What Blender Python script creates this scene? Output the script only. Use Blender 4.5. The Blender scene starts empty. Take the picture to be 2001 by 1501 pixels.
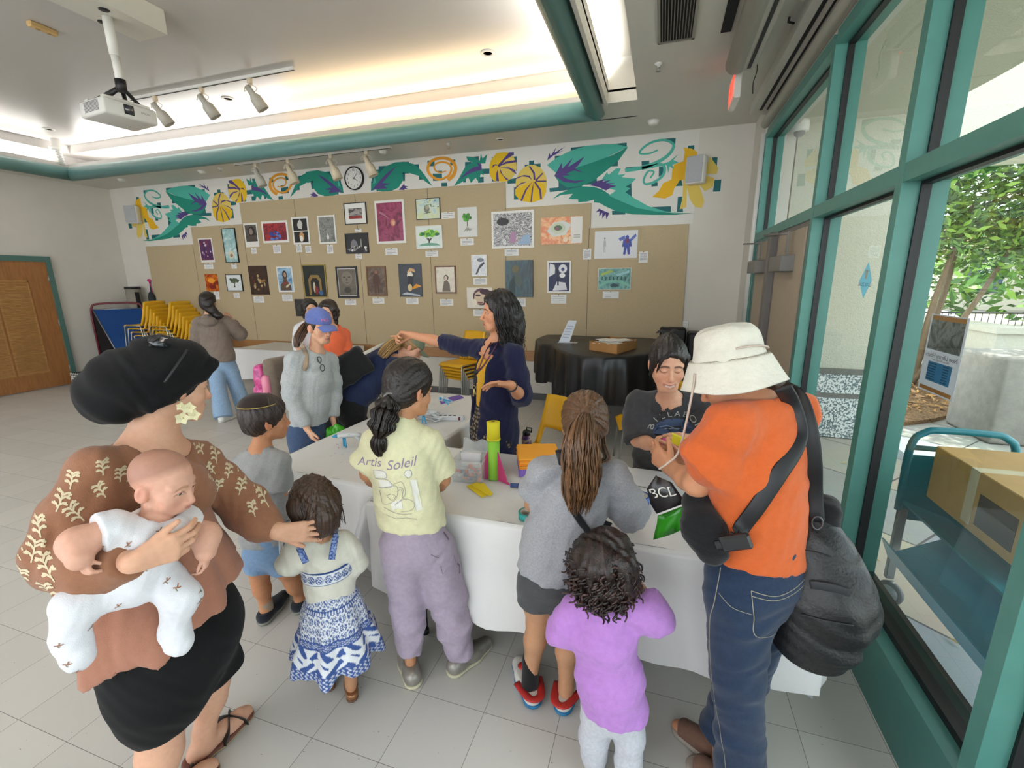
import bpy,bmesh,math,random
import numpy as np
from mathutils import Vector,Matrix
from mathutils.bvhtree import BVHTree

# ------------------------------------------------------------------ camera, world, sun, exposure
SC=bpy.context.scene
COL=SC.collection
PI=math.pi
FOC,CAMH=878.18,1.756
_yaw,_pit,_rol=-0.3153,-0.22724,-0.00962
_cy,_sy,_cp,_sp,_cr,_sr=math.cos(_yaw),math.sin(_yaw),math.cos(_pit),math.sin(_pit),math.cos(_rol),math.sin(_rol)
CF=np.array([_sy*_cp,_cy*_cp,_sp]);_r0=np.array([_cy,-_sy,0.]);_u0=np.cross(_r0,CF)
CR=_r0*_cr+_u0*_sr;CU=-_r0*_sr+_u0*_cr
CC=np.array([0,0,CAMH])
cd=bpy.data.cameras.new('camera');cam=bpy.data.objects.new('camera',cd);COL.objects.link(cam)
cam.matrix_world=Matrix(((CR[0],CU[0],-CF[0],0),(CR[1],CU[1],-CF[1],0),(CR[2],CU[2],-CF[2],CAMH),(0,0,0,1)))
cd.sensor_fit='HORIZONTAL';cd.sensor_width=36.0;cd.lens=FOC/2001*36.0;cd.clip_start=0.05;cd.clip_end=300
SC.camera=cam
SC.view_settings.view_transform='Standard';SC.view_settings.look='None'
SC.view_settings.gamma=1.0;SC.view_settings.use_curve_mapping=False
SC.view_settings.exposure=0.72
SC.cycles.use_denoising=True
SC.cycles.max_bounces=8;SC.cycles.diffuse_bounces=4;SC.cycles.glossy_bounces=3;SC.cycles.transparent_max_bounces=12
SC.cycles.caustics_reflective=False;SC.cycles.caustics_refractive=False
SC.cycles.sample_clamp_indirect=6.0

wd=bpy.data.worlds.new('world');SC.world=wd;wd.use_nodes=True
_n=wd.node_tree.nodes;_l=wd.node_tree.links
_bg=_n['Background'];_sky=_n.new('ShaderNodeTexSky')
_sky.sky_type='HOSEK_WILKIE';_sky.turbidity=4.0;_sky.ground_albedo=0.45
_sky.sun_direction=Vector((0.55,0.25,0.8)).normalized()
_mix=_n.new('ShaderNodeMix');_mix.data_type='RGBA';_mix.inputs[0].default_value=0.55
_mix.inputs[7].default_value=(0.95,0.98,1.0,1)
_l.new(_sky.outputs[0],_mix.inputs[6]);_l.new(_mix.outputs[2],_bg.inputs[0]);_bg.inputs[1].default_value=4.0

def lamp(name,kind,loc,energy,color=(1,1,1),rot=(0,0,0),**kw):
 d=bpy.data.lights.new(name,kind);d.energy=energy;d.color=color
 for k,v in kw.items():setattr(d,k,v)
 o=bpy.data.objects.new(name,d);o.location=loc;o.rotation_euler=rot;COL.objects.link(o);return o
lamp('sun','SUN',(6,3,12),7.0,(1.0,0.95,0.86),(math.radians(38),math.radians(14),math.radians(160)),angle=0.01)
# cove strips (the room's own lighting, hidden in the trough behind the teal moulding, shining up)
WARM=(1.0,0.72,0.42);WHITE=(1.0,0.97,0.93)
def strip(name,a,b,energy,color,w=0.12):
 a=Vector(a);b=Vector(b);d=b-a
 o=lamp(name,'AREA',(a+b)/2,energy,color,(PI,0,math.atan2(d.y,d.x)),shape='RECTANGLE',size=d.length,size_y=w)
 return o
strip('cove_strip',(-1.0,5.55,3.68),(-5.0,5.55,3.68),42,WARM)
strip('cove_strip',(-5.0,5.55,3.68),(-9.3,5.55,3.68),34,WHITE)
strip('cove_strip',(-9.6,5.3,3.68),(-9.6,-2.2,3.68),50,WHITE)
strip('cove_strip',(-0.70,5.0,3.645),(-0.70,-2.2,3.645),120,WHITE,0.07)
strip('cove_strip',(-1.0,-2.45,3.60),(-8.7,-2.45,3.60),220,WHITE)

# ------------------------------------------------------------------ pixel helpers: turn a point of the photograph into a point of the room
def ray(x,y):return CF+CR*((x-1000.5)/FOC)-CU*((y-750.5)/FOC)
def atY(x,y,Y):d=ray(x,y);return CC+d*(Y/d[1])
def atX(x,y,X):d=ray(x,y);return CC+d*(X/d[0])
def atZ(x,y,Z=0.0):d=ray(x,y);return CC+d*((Z-CAMH)/d[2])
class Rig:
 """depth measured along the horizontal sight line to a person's base"""
 def __init__(s,bx,by):
  s.b=np.array([bx,by,0.]);s.r=math.hypot(bx,by);s.n=np.array([bx/s.r,by/s.r,0.])
  s.rt=np.array([s.n[1],-s.n[0],0.])
 def __call__(s,x,y,off=0.0):
  d=ray(x,y);return CC+d*((s.r+off)/(d@s.n))

# ------------------------------------------------------------------ colours and materials
def hx(h):
 h=h.lstrip('#');c=[int(h[i:i+2],16)/255 for i in (0,2,4)]
 return tuple([(v/12.92 if v<=0.04045 else ((v+0.055)/1.055)**2.4)for v in c]+[1.0])
MATS={}
def mat(name,color='808080',rough=0.6,metal=0.0,noise=0.0,nscale=20.0,bump=0.0,bscale=200.0,coat=0.0,spec=0.5,alpha=None,
color2=None,vcol=False,emit=None,estr=1.0,sheen=0.0,stretch=None,trans=0.0,sss=0.0,coords='Object'):
 if name in MATS:return MATS[name]
 m=bpy.data.materials.new(name);m.use_nodes=True;MATS[name]=m
 nt=m.node_tree;N=nt.nodes;L=nt.links;b=N['Principled BSDF']
 col=hx(color)if isinstance(color,str)else color
 b.inputs['Base Color'].default_value=col;b.inputs['Roughness'].default_value=rough;b.inputs['Metallic'].default_value=metal
 b.inputs['Specular IOR Level'].default_value=spec
 if coat:b.inputs['Coat Weight'].default_value=coat;b.inputs['Coat Roughness'].default_value=0.15
 if sheen:b.inputs['Sheen Weight'].default_value=sheen
 if trans:b.inputs['Transmission Weight'].default_value=trans
 if sss:b.inputs['Subsurface Weight'].default_value=sss;b.inputs['Subsurface Radius'].default_value=(0.012,0.004,0.002);b.inputs['Subsurface Scale'].default_value=1.0
 if alpha is not None:b.inputs['Alpha'].default_value=alpha
 if emit:b.inputs['Emission Color'].default_value=hx(emit);b.inputs['Emission Strength'].default_value=estr
 tc=N.new('ShaderNodeTexCoord');src=tc.outputs[coords]
 if stretch:
  mp=N.new('ShaderNodeMapping');mp.inputs['Scale'].default_value=stretch;L.new(src,mp.inputs[0]);src=mp.outputs[0]
 cur=None
 if vcol:
  a=N.new('ShaderNodeAttribute');a.attribute_name='Col';cur=a.outputs['Color']
 if noise or color2:
  t=N.new('ShaderNodeTexNoise');t.inputs['Scale'].default_value=nscale;t.inputs['Detail'].default_value=4
  L.new(src,t.inputs['Vector'])
  mx=N.new('ShaderNodeMix');mx.data_type='RGBA'
  if color2:
   rp=N.new('ShaderNodeMapRange');rp.inputs[1].default_value=0.4;rp.inputs[2].default_value=0.62
   L.new(t.outputs[0],rp.inputs[0]);L.new(rp.outputs[0],mx.inputs[0])
   mx.inputs[6].default_value=col;mx.inputs[7].default_value=hx(color2)
  else:
   mx.blend_type='MULTIPLY';mx.inputs[0].default_value=1.0
   rp=N.new('ShaderNodeMapRange');rp.inputs[1].default_value=0.3;rp.inputs[2].default_value=0.7
   rp.inputs[3].default_value=1-noise;rp.inputs[4].default_value=1+noise
   L.new(t.outputs[0],rp.inputs[0]);L.new(rp.outputs[0],mx.inputs[7])
   mx.inputs[6].default_value=col
   if cur:L.new(cur,mx.inputs[6])
  cur=mx.outputs[2]
 if cur:L.new(cur,b.inputs['Base Color'])
 if bump:
  t2=N.new('ShaderNodeTexNoise');t2.inputs['Scale'].default_value=bscale;t2.inputs['Detail'].default_value=3
  L.new(src,t2.inputs['Vector'])
  bp=N.new('ShaderNodeBump');bp.inputs['Strength'].default_value=bump;bp.inputs['Distance'].default_value=0.01
  L.new(t2.outputs[0],bp.inputs['Height']);L.new(bp.outputs[0],b.inputs['Normal'])
 return m
def cloth(name,color,noise=0.06,bump=0.25,rough=0.85,**k):
 return mat(name,color,rough,noise=noise,nscale=k.pop('nscale',60),bump=bump,bscale=k.pop('bscale',350),sheen=k.pop('sheen',0.15),spec=0.25,**k)

# ------------------------------------------------------------------ scene-graph helpers
ORG={}
def tag(o,label=None,cat=None,group=None,kind=None):
 if label:o['label']=label
 if cat:o['category']=cat
 if group:o['group']=group
 if kind:o['kind']=kind
 return o
def thing(name,label,cat,loc=(0,0,0),group=None):
 o=bpy.data.objects.new(name,None);o.empty_display_size=0.1;COL.objects.link(o);o.location=loc
 ORG[o.name]=np.array(loc,float);return tag(o,label,cat,group)
def dup(root,loc=None,rotz=None,label=None,group=None):
 r=root.copy();COL.objects.link(r)
 if loc is not None:r.location=loc
 if rotz is not None:r.rotation_euler=(0,0,rotz)
 if label:r['label']=label
 if group:r['group']=group
 def kids(a,b):
  for ch in list(a.children):
   c=ch.copy();COL.objects.link(c);c.parent=b;kids(ch,c)
 kids(root,r)
 return r
def link_mesh(name,me,parent=None,loc=None):
 o=bpy.data.objects.new(name,me);COL.objects.link(o)
 if parent is not None:o.parent=parent;ORG[o.name]=ORG[parent.name]
 else:
  o.location=loc if loc is not None else (0,0,0);ORG[o.name]=np.array(o.location,float)
 return o
def np_mesh(name,V,Fq,mats,fmat=None,smooth=True,col=None):
 me=bpy.data.meshes.new(name);V=np.asarray(V,np.float32)
 Fq=np.asarray(Fq,np.int32);n=len(Fq);k=Fq.shape[1]if n else 4
 me.vertices.add(len(V));me.vertices.foreach_set('co',V.ravel())
 me.loops.add(n*k);me.loops.foreach_set('vertex_index',Fq.ravel())
 me.polygons.add(n);me.polygons.foreach_set('loop_start',np.arange(0,n*k,k,dtype=np.int32))
 me.polygons.foreach_set('loop_total',np.full(n,k,np.int32))
 if fmat is not None:me.polygons.foreach_set('material_index',np.asarray(fmat,np.int32))
 for m in mats:me.materials.append(m)
 me.update(calc_edges=True)
 me.polygons.foreach_set('use_smooth',np.full(n,smooth,bool))
 if col is not None:
  a=me.color_attributes.new('Col','FLOAT_COLOR','POINT')
  c4=np.ones((len(V),4),np.float32);c4[:,:3]=col;a.data.foreach_set('color',c4.ravel())
 me.validate();return me
def unit(v):v=np.asarray(v,float);return v/(np.linalg.norm(v)+1e-12)
def frame(d,hint=(0,0,1)):
 d=unit(d);h=np.asarray(hint,float)
 if abs(d@unit(h))>0.95:h=np.array([1.,0,0])if abs(d[0])<0.9 else np.array([0,1.,0])
 u=unit(np.cross(h,d));w=np.cross(d,u);return u,w,d
def rotz(a):c,s=math.cos(a),math.sin(a);return np.array([[c,-s,0],[s,c,0],[0,0,1]])
def crom(P,n=8):
 """smooth curve through the points"""
 P=np.asarray(P,float);Q=np.vstack([2*P[0]-P[1],P,2*P[-1]-P[-2]]);out=[]
 for i in range(1,len(Q)-2):
  for j in range(n):
   t=j/n;a,b,c,d=Q[i-1:i+3]
   out.append(0.5*((2*b)+(c-a)*t+(2*a-5*b+4*c-d)*t*t+(3*b-a-3*c+d)*t**3))
 out.append(P[-1]);return np.array(out)
class MB:
 def __init__(s):s.v=[];s.f=[];s.m=[];s.s=[]
 def add(s,vs,fs,m=0,sm=False):
  o=len(s.v);s.v+=[tuple(map(float,p))for p in vs]
  for f in fs:s.f.append([i+o for i in f]);s.m.append(m);s.s.append(sm)
  return s
 def box(s,x0,x1,y0,y1,z0,z1,m=0,M=None,c=None):
  vs=np.array([(x,y,z)for z in (z0,z1)for y in (y0,y1)for x in (x0,x1)],float)
  if M is not None:
   M=np.asarray(M,float);vs=vs@M.T
  if c is not None:vs=vs+np.asarray(c)
  return s.add(vs,[(0,2,3,1),(4,5,7,6),(0,1,5,4),(2,6,7,3),(0,4,6,2),(1,3,7,5)],m)
 def bbox(s,x0,x1,y0,y1,z0,z1,b=0.004,m=0,M=None,c=None,seg=1):
  """bevelled box"""
  bm=bmesh.new();bmesh.ops.create_cube(bm,size=1.0)
  for v in bm.verts:v.co=Vector(((x0+x1)/2+v.co.x*(x1-x0),(y0+y1)/2+v.co.y*(y1-y0),(z0+z1)/2+v.co.z*(z1-z0)))
  bmesh.ops.bevel(bm,geom=list(bm.edges),offset=b,segments=seg,affect='EDGES',profile=0.5)
  vs=np.array([v.co[:]for v in bm.verts]);bm.verts.index_update()
  fs=[[v.index for v in f.verts]for f in bm.faces];bm.free()
  if M is not None:vs=vs@np.asarray(M,float).T
  if c is not None:vs=vs+np.asarray(c)
  return s.add(vs,fs,m,seg>1)
 def tube(s,P,r,n=8,m=0,cap=True,sm=True,flat=1.0,hint=None,closed=False):
  P=np.asarray(P,float);k=len(P);rr=np.broadcast_to(np.asarray(r,float),(k,))
  vs=[];u=None
  for i in range(k):
   if closed:d=P[(i+1)%k]-P[i-1]
   else:d=P[min(i+1,k-1)]-P[max(i-1,0)]
   d=unit(d)
   if u is None or hint is not None:
    u,w,_=frame(d,hint if hint is not None else (0,0,1))
   else:
    u=unit(u-d*(u@d));w=np.cross(d,u)
   for j in range(n):
    a=2*PI*j/n;vs.append(P[i]+u*(rr[i]*math.cos(a))+w*(rr[i]*flat*math.sin(a)))
  fs=[]
  for i in range(k if closed else k-1):
   for j in range(n):
    a,b=i*n+j,i*n+(j+1)%n;c,e=((i+1)%k)*n+(j+1)%n,((i+1)%k)*n+j
    fs.append((a,b,c,e))
  s.add(vs,fs,m,sm)
  if cap and not closed:
   o=len(s.v)-len(vs)
   s.f.append([o+j for j in range(n)][::-1]);s.m.append(m);s.s.append(False)
   s.f.append([o+(k-1)*n+j for j in range(n)]);s.m.append(m);s.s.append(False)
  return s
 def lathe(s,prof,c=(0,0,0),ax=(0,0,1),n=24,m=0,sm=True,hint=(0,1,0),sx=1.0,cap=True):
  u,w,d=frame(ax,hint);c=np.asarray(c,float);vs=[];fs=[]
  for (r,h)in prof:
   for j in range(n):
    a=2*PI*j/n;vs.append(c+d*h+u*(r*sx*math.cos(a))+w*(r*math.sin(a)))
  for i in range(len(prof)-1):
   for j in range(n):fs.append((i*n+j,i*n+(j+1)%n,(i+1)*n+(j+1)%n,(i+1)*n+j))
  if cap and prof[0][0]>1e-6:fs.append(tuple(range(n))[::-1])
  if cap and prof[-1][0]>1e-6:fs.append(tuple((len(prof)-1)*n+j for j in range(n)))
  return s.add(vs,fs,m,sm)
 def prism(s,P,vec,m=0,sm=False):
  P=np.asarray(P,float);k=len(P);vec=np.asarray(vec,float)
  vs=np.vstack([P,P+vec])
  fs=[tuple(range(k))[::-1],tuple(range(k,2*k))]+[(i,(i+1)%k,k+(i+1)%k,k+i)for i in range(k)]
  return s.add(vs,fs,m,sm)
 def poly(s,P,m=0):return s.add(P,[tuple(range(len(P)))],m)
 def ball(s,c,r,n=12,m=0,sq=(1,1,1)):
  c=np.asarray(c,float);vs=[];fs=[];k=max(4,n//2)
  for i in range(k+1):
   t=PI*i/k
   for j in range(n):a=2*PI*j/n;vs.append(c+r*np.array([sq[0]*math.sin(t)*math.cos(a),sq[1]*math.sin(t)*math.sin(a),sq[2]*math.cos(t)]))
  for i in range(k):
   for j in range(n):fs.append((i*n+j,(i+1)*n+j,(i+1)*n+(j+1)%n,i*n+(j+1)%n))
  return s.add(vs,fs,m,True)
 def xf(s,M,c=(0,0,0)):
  M=np.asarray(M,float);s.v=[tuple(M@np.array(p)+np.asarray(c))for p in s.v];return s
 def build(s,name,mats,parent=None,loc=None,auto=False,center=False):
  if not isinstance(mats,(list,tuple)):mats=[mats]
  V=np.array(s.v,float).reshape(-1,3)
  if parent is not None:V=V-ORG[parent.name]
  else:
   if loc is None:
    loc=(V.min(0)+V.max(0))/2;loc[2]=V[:,2].min()
   V=V-np.asarray(loc)
  me=bpy.data.meshes.new(name);me.from_pydata([tuple(p)for p in V],[],s.f)
  for m in mats:me.materials.append(m)
  me.polygons.foreach_set('material_index',s.m);me.polygons.foreach_set('use_smooth',s.s)
  bm=bmesh.new();bm.from_mesh(me);bmesh.ops.recalc_face_normals(bm,faces=bm.faces);bm.to_mesh(me);bm.free()
  me.update();return link_mesh(name,me,parent,loc)
def struct(o,label=None):o['kind']='structure';return tag(o,label)
def text_mesh(txt,size=1.0,align='CENTER',extrude=0.0,shear=0.0,res=3,spacing=1.0):
 cu=bpy.data.curves.new('txt','FONT');cu.body=txt;cu.size=size;cu.align_x=align;cu.align_y='CENTER';cu.extrude=extrude
 cu.shear=shear;cu.resolution_u=res;cu.space_character=spacing
 o=bpy.data.objects.new('txt',cu);COL.objects.link(o);bpy.context.view_layer.update()
 me=bpy.data.meshes.new_from_object(o.evaluated_get(bpy.context.evaluated_depsgraph_get()))
 V=np.zeros(len(me.vertices)*3);me.vertices.foreach_get('co',V);V=V.reshape(-1,3)
 Fc=[tuple(p.vertices)for p in me.polygons]
 bpy.data.objects.remove(o);bpy.data.curves.remove(cu);bpy.data.meshes.remove(me)
 return V,Fc
def text_on(mb,txt,size,c,right,up,m=0,off=0.0,**k):
 V,Fc=text_mesh(txt,size,**k);right=np.asarray(right,float);up=np.asarray(up,float);n=np.cross(right,up)
 mb.add([np.asarray(c)+right*p[0]+up*p[1]+n*off for p in V],Fc,m)
# ------------------------------------------------------------------ the room
XR,XL,YB,YF,ZC=0.934,-10.05,6.33,-3.0,3.5
def floor_mat():
 m=mat('vinyl_tile','c9c6c0',0.3,spec=0.5);nt=m.node_tree;N=nt.nodes;L=nt.links;b=N['Principled BSDF']
 tc=N.new('ShaderNodeTexCoord');mp=N.new('ShaderNodeMapping');L.new(tc.outputs['Object'],mp.inputs[0])
 mp.inputs['Location'].default_value=(1.2036+0.3048*20,-1.0976+0.3048*20,0)
 br=N.new('ShaderNodeTexBrick');L.new(mp.outputs[0],br.inputs[0]);br.offset=0.0;br.squash=1.0
 br.inputs['Scale'].default_value=1.0;br.inputs['Brick Width'].default_value=0.3048;br.inputs['Row Height'].default_value=0.3048
 br.inputs['Mortar Size'].default_value=0.0011;br.inputs['Mortar Smooth'].default_value=0.1
 br.inputs['Color1'].default_value=hx('cbc8c2');br.inputs['Color2'].default_value=hx('c3c0ba');br.inputs['Mortar'].default_value=hx('6d6b68')
 # flecks: stretched voronoi cells, only some of them
 mp2=N.new('ShaderNodeMapping');L.new(tc.outputs['Object'],mp2.inputs[0]);mp2.inputs['Scale'].default_value=(24,70,1);mp2.inputs['Rotation'].default_value=(0,0,0.9)
 v=N.new('ShaderNodeTexVoronoi');v.inputs['Scale'].default_value=1.0;L.new(mp2.outputs[0],v.inputs['Vector'])
 lt=N.new('ShaderNodeMath');lt.operation='LESS_THAN';lt.inputs[1].default_value=0.10;L.new(v.outputs['Distance'],lt.inputs[0])
 sp=N.new('ShaderNodeSeparateColor');L.new(v.outputs['Color'],sp.inputs[0])
 gt=N.new('ShaderNodeMath');gt.operation='GREATER_THAN';gt.inputs[1].default_value=0.72;L.new(sp.outputs[0],gt.inputs[0])
 mu=N.new('ShaderNodeMath');mu.operation='MULTIPLY';L.new(lt.outputs[0],mu.inputs[0]);L.new(gt.outputs[0],mu.inputs[1])
 mu2=N.new('ShaderNodeMath');mu2.operation='MULTIPLY';L.new(mu.outputs[0],mu2.inputs[0]);L.new(sp.outputs[1],mu2.inputs[1])
 mx=N.new('ShaderNodeMix');mx.data_type='RGBA';L.new(mu2.outputs[0],mx.inputs[0]);L.new(br.outputs[0],mx.inputs[6]);mx.inputs[7].default_value=hx('857f78')
 L.new(mx.outputs[2],b.inputs['Base Color'])
 t=N.new('ShaderNodeTexNoise');t.inputs['Scale'].default_value=2.5;L.new(tc.outputs['Object'],t.inputs[0])
 rp=N.new('ShaderNodeMapRange');rp.inputs[3].default_value=0.3;rp.inputs[4].default_value=0.4;L.new(t.outputs[0],rp.inputs[0]);L.new(rp.outputs[0],b.inputs['Roughness'])
 return m
M_WALL=mat('wall_paint','d3cec5',0.75,noise=0.02,nscale=3)
M_CEIL=mat('ceiling_paint','cbc8c0',0.5,noise=0.02,nscale=2)
M_TRAY=mat('tray_paint','bdb9b5',0.3,noise=0.015,nscale=2)
M_TEAL=mat('teal_paint','5f8886',0.4,noise=0.04,nscale=8)
M_TEALD=mat('teal_frame','4b8077',0.42,noise=0.05,nscale=10)
M_TEALF=mat('teal_kick','3a6b65',0.4,noise=0.03,nscale=10)
M_BLACK=mat('black_rubber','0c0c0e',0.5)
M_WHITE=mat('white_paint','e6e4df',0.5)
M_PLAST=mat('white_plastic','dcdad4',0.4)
M_DARK=mat('dark_gap','15151a',0.7)
M_STEEL=mat('brushed_steel','a9a9a6',0.3,metal=0.9,noise=0.05,nscale=30)
M_GREYM=mat('grey_metal','7b7875',0.45,metal=0.4)

b=MB();b.box(XL-0.2,XR+0.1,YF,YB+0.1,-0.1,0.0)
struct(b.build('floor',floor_mat(),loc=(0,0,0)))
b=MB();b.box(XL-0.2,XR+0.2,YB,YB+0.15,0,4.4);struct(b.build('wall_back',M_WALL,loc=(0,YB,0)))
b=MB();b.box(XL-0.15,XL,YF,YB,0,4.4);struct(b.build('wall_left',M_WALL,loc=(XL,0,0)))
# ceiling: soffit round a raised tray with a light cove on every side
b=MB();T0,T1=-9.45,-0.335  # soffit edges left / right
b.box(XL-0.2,XR+0.2,5.42,YB+0.1,ZC,ZC+0.03)  # back soffit (the cove trough stands on it)
b.box(XL-0.2,T0,YF,5.42,ZC,ZC+0.03)
b.box(T1,XR+0.2,YF,5.42,ZC,ZC+0.12)
b.box(-0.70,T1,5.16,5.42,ZC,ZC+0.12)
b.box(XL-0.2,XR+0.2,YF-0.2,-2.2,ZC,ZC+0.03)
b.box(-0.80,-0.63,YF,5.2,ZC+0.09,ZC+0.12)  # bottom of the right hand trough
b.box(-0.66,-0.63,YF,5.2,ZC-0.02,ZC+0.2)  # its lip
b.box(T1,T1+0.04,-2.2,5.2,ZC+0.1,3.9);b.box(-0.70,T1+0.04,5.16,5.2,ZC+0.1,3.9)
b.box(-0.9,T1+0.04,-2.2,5.2,3.9,3.96)
struct(b.build('ceiling',M_CEIL,loc=(0,0,ZC)))
b=MB()
b.box(-9.5,-0.9,5.42,5.45,3.5,3.69);b.box(-9.5,-9.47,-2.2,5.45,3.5,3.70)  # lips
b.box(-9.8,-0.5,5.95,6.0,3.55,3.95);b.box(-9.8,-9.75,-2.8,6.0,3.55,3.95)  # backs of the troughs
b.box(-9.8,-0.7,5.5,6.0,3.875,4.0);b.box(-9.8,-9.5,-2.8,5.5,3.875,4.0)  # step
b.box(-9.8,-0.3,-2.8,6.0,4.0,4.06)  # tray
b.box(-9.3,-0.9,-2.3,-2.27,3.5,3.7);b.box(-9.8,-0.5,-2.85,-2.8,3.5,4.0)
o=struct(b.build('ceiling',M_TRAY,loc=(0,0,ZC)));o.name='ceiling_tray'
b=MB();R_=0.1
b.tube([(-9.45,5.42,3.535),(-0.785,5.42,3.535)],R_,20);struct(b.build('trim_1',M_TEAL),'teal half round moulding along the far edge of the ceiling tray')
b=MB();b.tube([(-9.45,5.43,3.535),(-9.45,-2.3,3.535)],R_,20);struct(b.build('trim_2',M_TEAL),'teal half round moulding along the left edge of the ceiling tray')
b=MB();b.tube([(-0.785,5.45,3.535),(-0.785,-2.3,3.535)],R_,20);struct(b.build('trim_3',M_TEAL),'teal half round moulding along the window side of the ceiling tray')
# dark slot in the soffit beside the moulding
b=MB();b.box(-7.9,-0.36,5.62,5.64,ZC-0.003,ZC);struct(b.build('trim_4',M_DARK),'dark slot along the back soffit')
# baseboards
M_BASE=mat('baseboard_vinyl','4f4f50',0.5)
b=MB();b.box(XL,XR,YB-0.012,YB,0,0.1);struct(b.build('baseboard_back',M_BASE))
b=MB();b.box(XL,XL+0.012,5.18,YB,0,0.1);b.box(XL,XL+0.012,YF,3.72,0,0.1);struct(b.build('baseboard_left',M_BASE))
# seams of the tray ceiling
# --- tack board with its wood rail
def tack_mat():
 m=mat('tack_fabric','b5a486',0.95,noise=0.05,nscale=90,bump=0.3,bscale=260,spec=0.1)
 return m
def steps():
 return [(-9.33,0.74),(0.30,0.74),(0.285,2.42),(-0.94,2.42),(-0.94,2.735),(-2.13,2.735),(-2.13,3.075),(-6.90,3.075),(-6.90,2.735),(-8.10,2.735),(-8.10,2.44),(-9.33,2.44)]
tk=thing('tack_board','stepped beige fabric tack board covering most of the back wall','tack board',(-4.5,YB,0.74))
P=np.array([(x,YB,z)for x,z in steps()]);b=MB();b.prism(P,(0,-0.02,0));b.build('fabric_panel',tack_mat(),tk)
b=MB()
for x in (-8.12,-6.9,-5.75,-4.58,-3.33,-2.13,-0.955):
 zt=2.44 if x<-8.1 else 2.735 if x<=-6.9 else 2.735 if x>-2.2 and x<-1 else 2.42 if x>-1 else 3.07
 b.box(x-0.004,x+0.004,YB-0.0206,YB-0.0195,0.75,zt)
b.build('seam',mat('tack_seam','6d604f',0.9),tk)
b=MB();b.bbox(-9.33,0.30,YB-0.045,YB-0.001,0.59,0.74,0.006)
b.build('wood_rail',mat('rail_oak','9c7045',0.45,noise=0.18,nscale=6,stretch=(1,8,22)),tk)

# --- painted frieze above the board
GD,GM,GL,PU,YE,YL,OR,OC=range(8)
def A(*p):return [(700+x*0.18,280+y*0.18)for x,y in zip(p[::2],p[1::2])]
def Bq(*p):return [(1060+x*0.18,250+y*0.18)for x,y in zip(p[::2],p[1::2])]
def spiral(pts,w0,w1):
 c=crom(pts,6);n=len(c);L_,R2=[],[]
 for i in range(n):
  d=unit(c[min(i+1,n-1)]-c[max(i-1,0)]);nn=np.array([-d[1],d[0]]);w=w0+(w1-w0)*i/(n-1)
  L_.append(c[i]+nn*w);R2.append(c[i]-nn*w)
 return [[tuple(L_[i]),tuple(L_[i+1]),tuple(R2[i+1]),tuple(R2[i])]for i in range(n-1)]
frieze=[]
def S(m,pts,lay):frieze.append((m,pts,lay))
# squares behind
for q in (A(150,290,222,285,222,250,310,245,310,500,200,525,200,470,150,440),A(440,205,552,200,552,330,440,330),A(560,232,658,228,662,300,560,300),A(660,340,720,335,735,392,660,396),
A(470,310,510,308,508,410,470,410),A(752,188,830,184,830,250,752,250),A(1000,180,1055,176,1055,240,1000,240),A(810,330,910,330,912,404,812,410),A(903,430,965,427,967,467,905,470),A(850,302,912,298,912,315,850,318),
A(1160,205,1230,200,1230,330,1160,330),A(1260,145,1310,140,1312,230,1260,230),A(1330,180,1382,175,1382,218,1330,222),A(1330,280,1425,275,1425,332,1330,336),A(1300,370,1362,365,1364,425,1302,430),A(1140,370,1168,368,1168,425,1140,428),
A(1450,150,1500,145,1500,415,1450,415),A(1640,100,1690,96,1690,130,1640,130),A(1690,145,1722,142,1722,300,1690,300),A(1620,395,1712,378,1712,435,1622,440),A(1808,235,1855,232,1855,190,1908,186,1910,225,1980,220,1982,260,1810,270),A(1690,480,1740,478,1740,610,1690,612),
Bq(75,655,175,645,175,570,590,540,592,610,430,620,430,660,80,697),Bq(308,215,500,195,500,260,308,265),Bq(135,305,250,298,250,370,135,370),Bq(770,175,915,160,915,230,770,240),Bq(730,350,820,340,818,415,732,420),
Bq(903,430,1060,418,1060,438,905,455),Bq(1075,362,1160,355,1160,400,1078,410),Bq(1330,118,1447,110,1440,185,1400,180),Bq(1265,420,1335,425,1330,490,1262,530),Bq(1182,600,1250,590,1250,632,1184,638),Bq(1580,195,1650,188,1645,250,1580,250),
Bq(1840,320,1902,316,1892,420,1862,415),Bq(1870,565,1942,560,1930,690,1850,693),Bq(1445,635,1470,570,1510,565,1522,630),Bq(1470,750,1517,745,1510,870,1525,880,1527,915,1458,915),Bq(1180,860,1395,850,1395,912,1180,912),Bq(755,900,900,895,900,940,757,944),Bq(900,600,965,590,968,745,900,700)):S(GD,q,0)
# first leaf
S(GM,A(140,520,140,400,155,440,210,350,205,300,225,330,300,250,400,208,500,200,600,225,680,290,740,370,806,465,735,420,660,355,560,325,478,318,490,400,440,480,360,520,280,528,200,515,195,500),1)
S(GL,A(160,440,180,330,190,430),2);S(GL,A(205,350,215,280,225,340),2)
S(PU,A(136,522,190,460,250,390,330,310,412,252,350,330,290,400,262,432,352,438,280,462,318,490,240,495,180,495),2)
S(PU,A(440,505,500,440,505,462,545,468,512,478,540,495,500,495,505,508),1)
for q in spiral([(700+x*.18,280+y*.18)for x,y in [(955,302),(900,318),(850,305),(825,262),(850,220),(920,205),(985,225),(1012,275),(990,340),(930,382),(860,390),(790,350),(755,280),(790,200),(870,165),(960,165),(1030,205),(1058,270),(1035,345),(975,400)]],1.2,3.6):S(OR,q,2)
S(GM,A(1040,465,1100,370,1165,250,1240,205,1190,190,1172,142,1260,150,1320,190,1332,112,1350,165,1402,118,1380,215,1330,220,1345,280,1365,350,1330,330,1310,425,1275,375,1225,432,1195,370,1120,428),1)
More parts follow.
